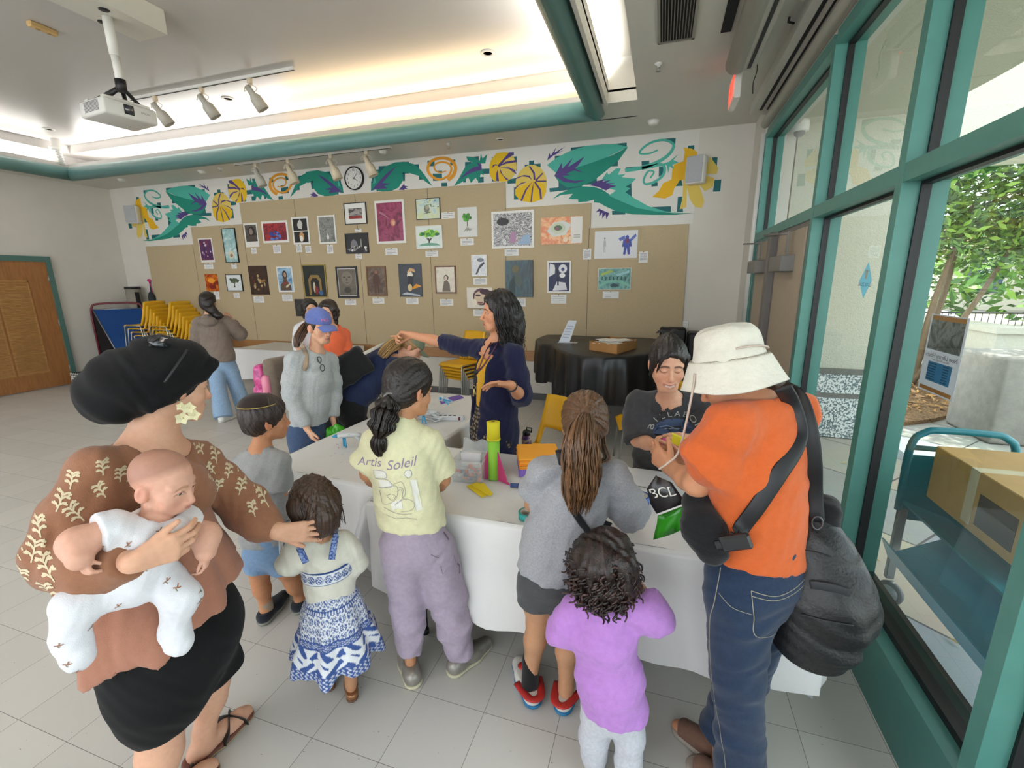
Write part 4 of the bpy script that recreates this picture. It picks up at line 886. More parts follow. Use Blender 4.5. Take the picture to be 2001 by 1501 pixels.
picture('art_print','white framed ink sketch of a curving branch','picture',(922,952,498,540),FW,bg=art_mat('a18',['d8d8da','c4c8d0','e2e2e2','9aa0ab'],9),shapes=[('3f424b',[(.2,.05),(.34,.05),(.55,.35),(.9,.6),(.86,.7),(.5,.5)]),('6f7480',el(.6,.78,.25,.1))])
picture('canvas_painting','white and plum painting of a face close up','picture',(913.5,962.5,562,602),None,bg=fm('d8d2c6'),depth=0.02,shapes=[('5a3440',el(.58,.55,.34,.42)),('c9b49a',el(.52,.5,.22,.32)),('3a1f2b',el(.45,.62,.1,.05)),('7a4a50',[(.4,.3),(.66,.3),(.6,.22),(.46,.22)]),('e2dac8',el(.3,.25,.1,.2)),('3a1f2b',el(.72,.8,.2,.14))])
picture('canvas_painting','unframed dark teal painting of a bearded figure in a forest','picture',(988.7,1042,508.7,580.5),None,bg=art_mat('a20',['0b171e','14303a','1f4a52','0e1c24'],6,stretch=(2,1,.6)),depth=0.025,shapes=[('5f5a3a',el(.38,.76,.13,.1)),('4a5550',[(.3,.66),(.5,.7),(.62,.4),(.5,.25),(.36,.4)]),('26383a',[(.15,.4),(.34,.6),(.36,.1),(.12,.05)])])
picture('art_print','white framed blue and white ink drawing with a curved staff','picture',(1069.7,1116,510,572),FW,bg=fm('232a4c'),fw=0.02,shapes=[('e1e0e2',[(.02,.5),(.3,.62),(.32,.9),(.05,.97)]),('dcdbe0',el(.68,.78,.2,.15)),('d6d4da',[(.2,.02),(.9,.05),(.8,.3),(.4,.34)]),('15182c',[(.42,.2),(.5,.2),(.46,.7),(.3,.92),(.28,.88),(.4,.66)]),('e9e7e6',el(.66,.55,.14,.08)),('2f3a6a',el(.68,.76,.08,.06))])
picture('art_print','small teal and green print of an arched bridge','picture',(1169,1233,524,566),FW,bg=art_mat('a22',['23504f','3f7f7a','6aa39a','2f5f3a'],10),fw=0.006,shapes=[('6fae9a',[(.02,.2),(.25,.42),(.5,.48),(.75,.42),(.98,.2),(.98,.1),(.7,.3),(.5,.34),(.3,.3),(.02,.1)]),('9ab04a',[(.05,.75),(.4,.95),(.45,.85),(.1,.65)]),('8fc0c4',[(.55,.72),(.95,.9),(.95,.78),(.6,.62)]),('1e3f45',el(.5,.18,.12,.1))]+[('15302f',[(.1+.12*k,.44),(.13+.12*k,.44),(.13+.12*k,.62),(.1+.12*k,.62)])for k in range(7)])
picture('art_print','white sheet with a faint standing figure and a blue armoured one','picture',(1162,1245.7,451,505),None,bg=fm('d9d9da'),depth=0.004,shapes=[('b5b5b8',[(.18+.16*(p[0]-.5)+.06,.2+.62*p[1])for p in FIG]),('8a8a90',el(.24,.74,.02,.035)),('3a4a9a',[(.62+.34*(p[0]-.5)*1.5+.14,.1+.8*p[1])for p in FIG]),('5a6ab8',[(.6,.62),(.72,.7),(.7,.82),(.56,.72)]),('5a6ab8',[(.82,.68),(.95,.88),(.97,.78),(.86,.6)]),('7f2a3a',[(.73,.55),(.8,.55),(.78,.7),(.74,.7)])])
picture('art_print','orange painting of a large eye with a printed note at its right','picture',(1057.5,1138,424,477),None,bg=art_mat('a24',['d98a4a','e8b98a','cf6a3a','e2c9a0'],8),depth=0.006,shapes=[('e0dcd6',[(.74,.02),(1,.02),(1,.98),(.72,.98)]),('d3d6cf',[(.14,.5),(.3,.8),(.55,.86),(.74,.7),(.6,.34),(.3,.28)]),('c2c9b0',el(.42,.58,.18,.2)),('4a6a4a',el(.42,.6,.1,.1)),('8a5a6a',el(.4,.58,.05,.06)),('e6d0b0',el(.6,.16,.06,.09)),('e6d0b0',el(.72,.2,.05,.08)),('9a9a98',[(.8,.3),(.95,.3),(.95,.33),(.8,.33)]),('9a9a98',[(.8,.22),(.95,.22),(.95,.25),(.8,.25)])])
picture('art_print','large glossy black and white picture of tangled shapes with blue and pink','picture',(961,1044,412,485),None,bg=art_mat('a25',['17161a','e0dfe0','2b2a2e','c9c7c9','1a191c'],9,2.5,stretch=(1,1,1.6)),mat_w=.03,shapes=[('2a2a2e',el(.25,.75,.16,.12)),('8fa8c4',[(.62,.04),(.95,.04),(.95,.35),(.78,.3)]),('a2799a',[(.42,.1),(.6,.1),(.58,.45),(.46,.4)])])
picture('art_print','white sheet with a small round green tree and hanging roots','picture',(895,932.7,405,463),None,bg=fm('d6d7d3'),depth=0.004,shapes=[('5a4630',[(.47,.36),(.53,.36),(.52,.6),(.48,.6)])]+crown(11,22,['3f8a2a','5aa83a','2f6f22'],.5,.66,.2,.13,.07)+[('8a8a70',[(.3+.05*k,.18+.03*(k%3)),(.33+.05*k,.18+.03*(k%3)),(.5,.36)])for k in range(9)])
picture('art_print','white framed watercolour of a wide green tree, below the bird picture','picture',(814,865,441,486),FW,bg=art_mat('a27',['d0dcd8','dde3dd','b7d0cc'],5),shapes=[('4a4436',TRUNK),('6fa08a',[(.05,.1),(.95,.1),(.8,.2),(.5,.24),(.2,.2)])]+crown(12,34,['4f9a3a','7abf3c','2f6a3a','9ccf4a'],.5,.66,.36,.14,.08))
picture('framed_picture','black framed pale watercolour of a bird among branches, topmost','picture',(813.7,860.6,387.6,429),FB,bg=art_mat('a28',['9fc0c8','cbd8cc','c9d29a','dfe3da'],5),fw=0.008,shapes=[('7a7a70',el(.45,.5,.12,.2)),('b0a890',el(.47,.58,.08,.1)),('5a5048',[(.3,.25),(.6,.3),(.6,.33),(.3,.28)])]+blobs(8,16,['6a8a8c','8aa07a'],(.02,.05),(.3,.95,.55,.95)))
picture('art_print','large magenta print behind plastic with a pale flower at the centre','picture',(734.6,791.7,391,476),None,bg=art_mat('a29',['4a0f2a','7c1c46','9c3a62','5a1434'],5,2.5),mat_w=.035,shapes=[('c9806a',el(.62,.48,.1,.09)),('d6a890',el(.64,.47,.05,.05)),('a86a80',[(.1,.8),(.3,.72),(.5,.55),(.3,.66),(.08,.74)])])
picture('canvas_painting','small black picture half hidden behind the head of the woman in orange','picture',(578,596,584.5,618),None,bg=art_mat('a30',['121214','2b2b2c','17171a'],9),shapes=[('3f3f3c',el(.5,.5,.3,.2))])
# caption cards
INK=mat('card_ink','8b8f9f',0.7);CARD=mat('card_white','dedddb',0.7)
def card(label,cx,cy,w,h,lines):
 Yw=YB-0.0215;c=atY(cx,cy,Yw);X0,X1=atY(cx-w/2,cy,Yw)[0],atY(cx+w/2,cy,Yw)[0];Z1,Z0=atY(cx,cy-h/2,Yw)[2],atY(cx,cy+h/2,Yw)[2]
 b=MB();b.box(X0,X1,Yw-0.0015,Yw,Z0,Z1)
 for k in range(lines):
  f=0.80-0.62*k/max(1,lines-1);e=0.86 if k<lines-1 else 0.55
  b.box(X0+(X1-X0)*0.12,X0+(X1-X0)*e,Yw-0.0018,Yw-0.0014,Z0+(Z1-Z0)*f-0.003,Z0+(Z1-Z0)*f+0.003,1)
 b.box((X0+X1)/2-0.006,(X0+X1)/2+0.006,Yw-0.004,Yw-0.001,Z1-0.008,Z1+0.002,2)
 tag(b.build('caption_card',[CARD,INK,M_DARK],loc=((X0+X1)/2,Yw,Z0)),label,'caption card','caption cards under the artworks')
def z5(x,y,w,h):return 220+x*.25,360+y*.25,w*.25,h*.25
def z6(x,y,w,h):return 700+x*.35,360+y*.35,w*.35,h*.35
for args,n,l in ((z5(752,642,70,42),3,'the violet and red dotted print'),(z5(950,642,42,38),3,'the shell on a shore picture'),(z5(1105,521,42,45),4,'the dark portrait photo'),(z5(1287,508,60,65),6,'the red print with a blue crowd'),(z5(1457,503,45,58),6,'the two black photos, left card'),(z5(1530,509,45,55),6,'the two black photos, right card'),
(z5(1700,508,48,68),7,'the grey photo in tall grass'),(z5(1921,362,50,26),2,'the black over red framed picture'),(z5(1924,565,50,40),3,'the dome and crowd picture'),(z5(815,870,40,60),4,'the orange canvas'),(z5(970,868,45,38),3,'the wind bent tree picture'),(z5(1144,902,80,48),4,'the crowded table canvas'),(z5(1366,888,78,52),4,'the blue sky portrait'),(z5(1860,923,85,42),4,'the carved stone face'),
(z6(186,377,68,38),4,'the large magenta print'),(z6(411,388,70,34),3,'the wide green tree'),(z6(608,322,75,38),4,'the small round tree'),(z6(857,381,78,38),4,'the black and white tangle'),(z6(113,650,65,34),4,'the brown standing figure'),(z6(302,652,68,34),4,'the eagle canvas'),(z6(494,660,73,36),4,'the pencil portrait'),(z6(681,542,76,38),4,'the branch sketch'),(z6(681,718,76,38),4,'the plum face painting'),(z6(905,660,60,45),5,'the bearded forest figure'),(z6(1119,642,85,50),4,'the curved staff drawing'),(z6(1410,618,90,38),3,'the arched bridge print')):
 card('small white caption card under '+l,*args,n)
for args,n,l in ((z6(502,174,73,36),3,'right of the bird picture'),(z6(1278,391,45,60),7,'left of the armoured figure sheet'),(z6(1592,407,50,62),7,'right of the armoured figure sheet')):
 card('small white caption card '+l,*args,n)
# ------------------------------------------------------------------ outside the windows
def stucco(name,c1,c2,sc=60,bump=0.6):
 m=mat(name,c1,0.9,noise=0.05,nscale=sc,bump=bump,bscale=sc*1.5,spec=0.1);return m
M_STUC=stucco('stucco','c3c3b2','a9aa98')
def granite():
 m=bpy.data.materials.new('granite');m.use_nodes=True;nt=m.node_tree;N=nt.nodes;L=nt.links;b=N['Principled BSDF'];b.inputs['Roughness'].default_value=0.4
 tc=N.new('ShaderNodeTexCoord');t=N.new('ShaderNodeTexNoise');t.inputs['Scale'].default_value=55;t.inputs['Detail'].default_value=2;L.new(tc.outputs['Object'],t.inputs[0])
 r=N.new('ShaderNodeValToRGB');r.color_ramp.elements[0].position=0.45;r.color_ramp.elements[1].position=0.53;r.color_ramp.elements[0].color=hx('5f7073');r.color_ramp.elements[1].color=hx('d5dad6')
 L.new(t.outputs[0],r.inputs[0]);L.new(r.outputs[0],b.inputs['Base Color']);return m
def paving():
 m=mat('paving','a39f95',0.85,bump=0.2,bscale=90);nt=m.node_tree;N=nt.nodes;L=nt.links;b=N['Principled BSDF']
 tc=N.new('ShaderNodeTexCoord');mp=N.new('ShaderNodeMapping');mp.inputs['Rotation'].default_value=(0,0,0.75);L.new(tc.outputs['Object'],mp.inputs[0])
 br=N.new('ShaderNodeTexBrick');br.inputs['Scale'].default_value=1.0;br.inputs['Brick Width'].default_value=1.1;br.inputs['Row Height'].default_value=0.85;br.inputs['Mortar Size'].default_value=0.008
 br.inputs['Color1'].default_value=hx('b3aa95');br.inputs['Color2'].default_value=hx('8f979a');br.inputs['Mortar'].default_value=hx('55534f');L.new(mp.outputs[0],br.inputs[0])
 t=N.new('ShaderNodeTexNoise');t.inputs['Scale'].default_value=3;t.inputs['Detail'].default_value=5;L.new(tc.outputs['Object'],t.inputs[0])
 mx=N.new('ShaderNodeMix');mx.data_type='RGBA';mx.blend_type='MULTIPLY';mx.inputs[0].default_value=0.25;L.new(br.outputs[0],mx.inputs[6]);L.new(t.outputs[1],mx.inputs[7]);L.new(mx.outputs[2],b.inputs['Base Color']);return m
b=MB();b.box(1.12,40,-12,40,-0.12,-0.01);struct(b.build('outside_ground',paving(),loc=(10,5,-0.01)))
PX=2.46;PYF=5.70
b=MB();b.box(1.24,PX,PYF,PYF+0.75,0.78,3.4);struct(b.build('outside_pier',M_STUC),'stucco pier outside the window wall')
b=MB();b.box(1.24,PX+0.03,PYF-0.03,PYF+0.78,0,0.45);b.box(1.24,PX+0.02,PYF-0.02,PYF+0.77,0.505,0.72);b.box(1.24,PX+0.015,PYF-0.015,PYF+0.765,0.45,0.505,1);b.box(1.24,PX+0.04,PYF-0.03,PYF+0.78,0.72,0.78,1)
struct(b.build('outside_pier_base',[granite(),mat('granite_dark','6b6b64',0.6,noise=0.1,nscale=60)]),'granite base of the stucco pier')
b=MB();b.box(1.575,1.585,PYF-0.006,PYF,0.8,3.22);struct(b.build('trim_30',mat('joint','6f7064',0.9)),'vertical joint of the stucco pier')
# porch roof with a curved edge, beam over the pier and the sunlit arch beyond
b=MB();arc=[(1.1,-8.0),(3.3,-8.0),(3.3,0.5)]+[(3.3-0.9*math.sin(a),0.5+5.0*(1-math.cos(a)))for a in np.linspace(0.15,1.45,14)]+[(2.3,6.2),(1.1,6.2)]
b.prism([(x,y,3.27)for x,y in arc],(0,0,0.4));struct(b.build('outside_roof',M_STUC),'porch roof outside the window wall')
b=MB();q=[(2.0,3.0)]+[(x,z)for x,z in [(2.0,3.6),(9.5,3.9),(9.5,3.0)]]
arch=[(2.46,3.02)]+[(2.46,4.6),(8.0,4.6),(8.0,3.02)]
b.prism([(x,6.9,z)for x,z in [(2.4,3.05),(2.4,5.2),(9.0,5.2),(9.0,3.3),(5.0,3.05)]],(0,0.5,0));struct(b.build('outside_beam',M_STUC),'sunlit stucco beam beyond the porch')
# dome camera under the porch
t=thing('dome_camera','white dome camera outside behind the corner pane','security camera',(1.2,5.55,3.1))
b=MB();b.lathe([(0.075,0.0),(0.08,-0.03),(0.08,-0.09),(0.07,-0.1)],(1.22,5.58,3.27),(0,0,1),20);b.build('housing',M_WHITE,t)
b=MB();b.lathe([(0.05,-0.1),(0.045,-0.125),(0.025,-0.145),(0.0,-0.15)],(1.22,5.58,3.27),(0,0,1),16);b.build('dome',mat('dome_smoke','77797c',0.1),t)
# planting bed, planter wall, concrete block
M_MULCH=mat('mulch','5a4330',0.95,color2='8f6d45',nscale=45,bump=1.0,bscale=80)
b=MB();pts=[(2.3,6.5),(2.72,6.28),(3.3,6.65),(4.2,7.5),(4.2,12.5),(2.0,12.5)];b.prism([(x,y,-0.01)for x,y in pts],(0,0,0.05));struct(b.build('outside_bed',M_MULCH),'mulched planting bed outside')
rn=random.Random(5);b=MB()
for _ in range(900):
 x,y=rn.uniform(2.3,4.2),rn.uniform(6.35,9.5)
 if y<6.3+max(0,(x-2.7))*0.8:continue
 a=rn.uniform(0,6.28);l=rn.uniform(0.03,0.09);z=0.045+rn.uniform(0,0.03);dx,dy=math.cos(a)*l,math.sin(a)*l
 b.poly([(x,y,z),(x+dx,y+dy,z+rn.uniform(-.01,.03)),(x+dx-dy*.25,y+dy+dx*.25,z+0.01),(x-dy*.25,y+dx*.25,z+0.005)],rn.randrange(3))
tag(b.build('bark_litter',[mat('litter_a','9c7a4a',0.9),mat('litter_b','6a4b30',0.9),mat('litter_c','b58a52',0.9)]),'dry bark and leaf litter covering the planting bed','litter',kind='stuff')
b=MB();b.box(4.2,9.5,7.5,7.75,-0.01,1.02);b.box(4.2,4.45,7.75,12.5,-0.01,1.02);b.box(4.16,9.55,7.46,7.8,1.02,1.10);b.box(4.16,4.5,7.8,12.5,1.02,1.10);struct(b.build('outside_planter_wall',stucco('planter_stucco','bdbcae','a',25,0.3)),'low stucco planter wall outside')
b=MB();b.bbox(3.43,4.3,5.9,6.7,-0.01,0.93,0.04,0,None,None,2);tag(b.build('concrete_block',mat('concrete','8f8c84',0.9,noise=0.12,nscale=9,bump=0.3,bscale=40)),'speckled grey concrete block on the paving outside','concrete block')
b=MB();b.bbox(1.9,2.7,1.0,1.6,-0.01,0.05,0.01);tag(b.build('stone_slab',granite()),'pale granite slab on the paving under the book cart','stone slab')
# trees, shrubs
def leaves(b,c,r,n,seed,size=0.06,sq=(1,1,1),nm=3):
 rn=np.random.default_rng(seed);P=rn.normal(size=(n,3));P/=np.linalg.norm(P,axis=1)[:,None];P*=(rn.random(n)**0.45)[:,None];P=P*r*np.array(sq)+np.array(c)
 A1=rn.normal(size=(n,3));A1[:,2]*=0.6;A1/=np.linalg.norm(A1,axis=1)[:,None];A2=np.cross(A1,rn.normal(size=(n,3)));A2/=np.linalg.norm(A2,axis=1)[:,None];s=size*(0.6+0.8*rn.random(n))
 for i in range(n):
  a,d=A1[i]*s[i],A2[i]*s[i]*0.35;p=P[i];b.add([p-a,p+d-a*0.1,p+a,p-d-a*0.1],[(0,1,2,3)],i%nm)
LM=[mat('leaf_a','5d8a3a',0.5),mat('leaf_b','86ad4a',0.5),mat('leaf_c','3f6430',0.55)];BARK=mat('bark','7a6a58',0.9,noise=0.15,nscale=12)
def tree(label,base,stems,blobs_,seed,size=0.07):
 t=thing('tree',label,'tree',base);rn=random.Random(seed);bx=np.array(base,float)
 b=MB()
 for (tip,r)in stems:
  p=np.array(tip,float);mid=bx*0.5+p*0.5+np.array([rn.uniform(-.15,.15),rn.uniform(-.15,.15),0]);cv=crom([bx+np.array([rn.uniform(-.08,.08),rn.uniform(-.08,.08),0]),mid,p],6);b.tube(cv,np.linspace(r,r*0.4,len(cv)),8)
 b.build('trunk',BARK,t);b=MB()
 for k,(c,r,n,sq)in enumerate(blobs_):leaves(b,c,r,n,seed*10+k,size,sq)
 tag(b.build('leaves',LM,t),kind='stuff');return t
tree('many stemmed tree with a wide green crown outside the large pane',(3.95,8.9,0),[((3.4,8.6,2.6),.06),((3.9,9.2,3.0),.07),((4.4,9.0,2.8),.06),((5.0,8.8,2.6),.055),((3.7,8.9,2.4),.05),((4.6,9.6,3.0),.06)],
[((4.2,9.2,2.9),1.25,4200,(1.3,1,.8)),((5.3,8.8,2.5),1.0,3000,(1,1,.9)),((3.6,9.0,2.5),0.8,1800,(1,1,.8)),((6.2,9.0,3.2),1.2,2600,(1,1,.8)),((4.6,8.8,3.9),1.2,2400,(1.3,1,.7))],3)
for i,(x,y,z,r,l)in enumerate(((6.8,8.7,1.0,0.7,'bright green shrub behind the planter wall, nearer the tree'),(8.2,8.9,1.0,0.85,'bright green shrub behind the planter wall, farther right'),(3.0,8.6,0.5,0.22,'small yellow green plant at the foot of the tree'))):
 b=MB();leaves(b,(x,y,z),r,1500 if r>.3 else 220,60+i,0.06,(1.2,1,.7));t=thing('shrub',l,'shrub',(x,y,z-r*0.7));tag(b.build('leaves',[LM[1],mat('leaf_bright','a9c95a',0.5),LM[0]],t),kind='stuff')
 b=MB();b.tube([(x,y,0),(x,y,z)],0.03,6);b.build('stem',BARK,t)
for i,(x,y,r)in enumerate(((9,22,3.0),(14,20,3.2),(20,24,4.0),(5.5,26,2.6))):
 b=MB();leaves(b,(x,y,2.2),r,1800,80+i,0.22,(1.2,1,.8));t=thing('tree',['round tree far beyond the planter, nearest the house','broad tree far beyond the planter wall','largest tree at the far right beyond the glass','distant tree behind the parked car'][i],'tree',(x,y,0));tag(b.build('leaves',LM,t),kind='stuff')
 b=MB();b.tube([(x,y,0),(x,y,2.5)],0.15,8);b.build('trunk',BARK,t)
# far house with a tiled roof, parked car, railing
t=thing('house','pale house with a red tiled roof far beyond the trees','house',(22,30,0))
b=MB();b.box(14,30,30,36,0,2.8);b.build('wall',mat('house_wall','c9c2b4',0.8),t)
b=MB();b.prism([(13.4,29.4,2.8),(30.6,29.4,2.8),(30.6,33,4.6),(13.4,33,4.6)],(0,0,0.15));b.build('roof',mat('roof_tile','9a6a55',0.8,noise=0.15,nscale=8,stretch=(6,1,1)),t)
for k in range(4):
 b=MB();b.box(15+k*3.6,16.5+k*3.6,29.95,30.0,0.9,2.2);b.build('window',mat('house_pane','4b5a66',0.1),t)
t=thing('parked_car','white car parked beyond the railing behind the tree','car',(5.2,15.5,0))
b=MB();b.bbox(3.4,7.4,15.0,16.7,0.3,0.85,0.12,0,None,None,2);b.bbox(4.2,6.8,15.1,16.6,0.8,1.4,0.2,0,None,None,2);b.build('body',mat('car_white','e0e2e4',0.2),t)
b=MB();b.box(4.4,6.6,15.05,15.11,0.92,1.28);b.build('side_window',mat('car_glass','20262b',0.1),t)
for x in (4.2,6.6):
 b=MB();b.lathe([(0,0),(0.32,0),(0.32,0.2),(0,0.2)],(x,15.1,0.32),(0,-1,0),20);b.build('wheel',M_BLACK,t)
t=thing('railing','black metal railing in front of the parked car','railing',(4,12.8,0))
b=MB();b.tube([(1.5,12.8,0.95),(8,12.8,0.95)],0.02,6);b.tube([(1.5,12.8,0.15),(8,12.8,0.15)],0.015,6);b.build('rail',M_BLACK,t)
b=MB()
for k in range(54):b.tube([(1.55+k*0.12,12.8,0.15),(1.55+k*0.12,12.8,0.95)],0.008,4)
b.build('bar',M_BLACK,t)
# fallen leaves on the paving
for i,(px,py)in enumerate(((1668,968),(1722,1005),(1712,1095),(1760,1088),(1865,1255),(1650,905),(1600,905),(1784,1105))):
 p=atZ(px,py,0.0);b=MB();a=i*1.3;d=np.array([math.cos(a),math.sin(a),0])*0.028;e=np.array([-d[1],d[0],0])*0.45
 b.add([p-d+[0,0,.002],p+e+[0,0,.012],p+d+[0,0,.006],p-e+[0,0,.01],p+[0,0,0.002]],[(0,4,1),(1,4,2),(2,4,3),(3,4,0)])
 tag(b.build('fallen_leaf',mat('dry_leaf','b9a070',0.8)),'dry fallen leaf on the paving outside, '+['below the orange backpack strap','left of the cart leg','beside the cart leg','right of the cart wheel leg','near the window sill','between pier and mullion, right one','between pier and mullion, left one','under the cart frame'][i],'leaf','fallen leaves')
# book cart with a cardboard box
CT=mat('cart_teal','0f7582',0.4);CTB=mat('cart_blue','2a86a0',0.32);CG=mat('cart_grey','77797a',0.45,metal=0.3)
t=thing('book_cart','teal metal book cart with sloping blue shelf outside the glass','cart',(1.5,2.25,0));cx0,cx1,cy0,cy1=1.27,1.69,1.55,2.70
for y in (cy1,cy0):
 b=MB();b.tube(crom([(cx0,y,0.55),(cx0,y,0.9),(cx0+0.05,y,0.985),(cx0+0.12,y,1.0),(cx1-0.12,y,1.0),(cx1-0.05,y,0.985),(cx1,y,0.9),(cx1,y,0.55)],5),0.017,10);b.tube([(cx0,y,0.9),(cx1,y,0.9)],0.014,8);b.build('handle',CT,t)
 b=MB();b.box(cx0,cx1,y-0.006,y+0.006,0.5,0.86);b.build('end_panel',CT,t)
for x in (cx0+0.02,cx1-0.02):
 for y in (cy0,cy1):
  b=MB();b.bbox(x-0.02,x+0.02,y-0.015,y+0.015,0.14,0.56,0.004);b.build('leg',CG,t)
  b=MB();w=np.array([x+0.01,y-0.02,0.065]);b.lathe([(0.045,-0.014),(0.062,-0.012),(0.065,0),(0.062,0.012),(0.045,0.014)],w,(0.8,0.6,0),24);b.lathe([(0.0,-0.016),(0.044,-0.015),(0.044,0.015),(0,0.016)],w,(0.8,0.6,0),20,1);b.tube([w+np.array([0,0,0.07]),w],0.012,6,1);b.build('caster',[mat('caster_rubber','5d5e60',0.6),mat('caster_grey','98999a',0.4,metal=0.4)],t)
b=MB();b.prism([(cx0,cy0,0.60),(cx0,cy1,0.60),(cx0+0.22,cy1,0.52),(cx0+0.22,cy0,0.52)],(0,0,0.012));b.prism([(cx1,cy0,0.66),(cx1,cy1,0.66),(cx0+0.22,cy1,0.52),(cx0+0.22,cy0,0.52)],(0,0,0.012));b.build('upper_shelf',CT,t)
b=MB();b.prism([(cx0-0.03,cy0,0.30),(cx0-0.03,cy1-0.05,0.30),(cx1,cy1-0.05,0.56),(cx1,cy0,0.56)],(0,0,0.012));b.prism([(cx0-0.03,cy0,0.30),(cx0-0.03,cy1-0.05,0.30),(cx0-0.07,cy1-0.05,0.40),(cx0-0.07,cy0,0.40)],(0.01,0,0));b.build('lower_shelf',CTB,t)
b=MB();b.tube([(cx0+0.02,cy1,0.26),(cx1-0.02,cy1,0.34)],0.014,6);b.tube([(cx0+0.02,cy0,0.26),(cx1-0.02,cy0,0.34)],0.014,6);b.build('brace',CG,t)
t=thing('cardboard_box','taped cardboard box lying on the book cart outside','box',(1.5,2.35,0.66))
b=MB();b.bbox(1.335,1.68,2.0,2.62,0.675,0.945,0.004);b.build('carton',mat('box_brown','b3905a',0.8,noise=0.06,nscale=8),t)
b=MB();b.box(1.333,1.682,2.29,2.345,0.70,0.9462);b.build('tape',mat('tape_clear','cfc2a6',0.25),t)
b=MB();b.box(1.333,1.3345,2.04,2.26,0.72,0.86);b.build('print',mat('box_print','3a3733',0.7),t)
# poster and sticker on the outside of the glass (seen from behind, so mirrored)
XG=1.024
def film_mat(name,c,w=0.7):
 m=mat(name,c,0.5);nt=m.node_tree;N=nt.nodes;L=nt.links;o=N['Material Output'];tr=N.new('ShaderNodeBsdfTranslucent');tr.inputs[0].default_value=hx(c);mx=N.new('ShaderNodeMixShader');mx.inputs[0].default_value=w
 L.new(N['Principled BSDF'].outputs[0],mx.inputs[1]);L.new(tr.outputs[0],mx.inputs[2]);L.new(mx.outputs[0],o.inputs[0]);return m
t=thing('window_poster','poster with photo and blue table taped to the outside of the glass','poster',(XG,2.095,1.31));ya,yb,za,zb=1.978,2.212,1.312,1.612
b=MB();b.box(XG,XG+0.002,ya,yb,za,zb);b.build('sheet',film_mat('poster_white','d3d3d8',.5),t)
def pq(u0,u1,v0,v1,m,nm,k=1):
 b=MB();b.box(XG-0.0006*k,XG,yb-(yb-ya)*u1,yb-(yb-ya)*u0,za+(zb-za)*v0,za+(zb-za)*v1);b.build(nm,m,t)
pq(.05,.95,.93,.985,mat('poster_orange','b5793f',0.5),'orange_band');pq(.05,.95,.02,.07,mat('poster_orange'),'orange_band')
pq(.05,.95,.55,.93,art_mat('poster_photo',['1f2326','4a5054','8d9498','2a2d30'],14),'photo');pq(.18,.84,.15,.40,mat('poster_blue','3a7fb0',0.5),'blue_panel')
b=MB();text_on(b,'New Library Hours',0.026,(XG-0.0008,(ya+yb)/2,za+(zb-za)*.48),(0,1,0),(0,0,1));text_on(b,'Effective Monday, July 1',0.012,(XG-0.0008,(ya+yb)/2,za+(zb-za)*.43),(0,1,0),(0,0,1));b.build('lettering',mat('poster_ink','2a2d33',0.6),t)
b=MB()
for k in range(7):z=za+(zb-za)*(.375-.033*k);b.box(XG-0.0009,XG-0.0007,ya+.055,ya+.09,z-.002,z+.002);b.box(XG-0.0009,XG-0.0007,yb-.1,yb-.045,z-.002,z+.002)
b.build('table_line',mat('poster_line','1d4a70',0.6),t)
t=thing('cool_zone_sticker','pale blue diamond sticker reading COOL ZONE on the glass','sticker',(XG,2.888,1.64))
b=MB();b.prism([(XG,2.884,1.831),(XG,2.967,1.735),(XG,2.884,1.644),(XG,2.812,1.735)],(0.001,0,0));b.build('diamond',film_mat('sticker_blue','a5d6e2'),t)
b=MB();text_on(b,'COOL ZONE',0.028,(XG-0.001,2.888,1.715),(0,1,0),(0,0,1));b.build('lettering',mat('sticker_ink','1f3a78',0.6),t)
b=MB();b.prism([(XG-.0008,2.865,1.79),(XG-.0008,2.905,1.79),(XG-.0008,2.898,1.745),(XG-.0008,2.872,1.745)],(-0.0003,0,0));b.build('cup_icon',M_WHITE,t)
# ------------------------------------------------------------------ things on the tables
ZT=TZ+0.006
LIME=mat('foam_lime','8fca3c',0.7);FYEL=mat('foam_yellow','d9cb22',0.7);FPNK=mat('foam_pink','b5336a',0.7)
c=np.array([-0.765,2.03,ZT]);t=thing('foam_rocket','upright lime green foam tube rocket with pink fins and yellow tip','rocket',tuple(c))
tp=np.array([-0.775,2.06,ZT+0.30]);
b=MB();b.tube([c,c*.3+tp*.7],0.031,20);b.build('tube',LIME,t)
b=MB();b.tube([c*.31+tp*.69,c*.12+tp*.88,tp],[0.034,0.033,0.034],20);b.lathe([(0.036,-0.006),(0.036,0.004)],c*.30+tp*.70,tp-c,20);b.build('tip',FYEL,t)
b=MB();b.lathe([(0,0.001),(0.011,0.001)],tp,tp-c,12);b.build('tip_hole',mat('foam_hole','5d5a14',0.9),t)
for a in (math.radians(200),math.radians(-25),math.radians(80)):
 d=np.array([math.cos(a),math.sin(a),0]);n_=np.array([-d[1],d[0],0])*0.003
 b=MB();b.prism([c+d*0.03-n_,c+d*0.115-n_,c+d*0.095-n_+[0,0,.01],c+d*0.03+[0,0,.155]-n_],n_*2);b.build('fin',FPNK,t)
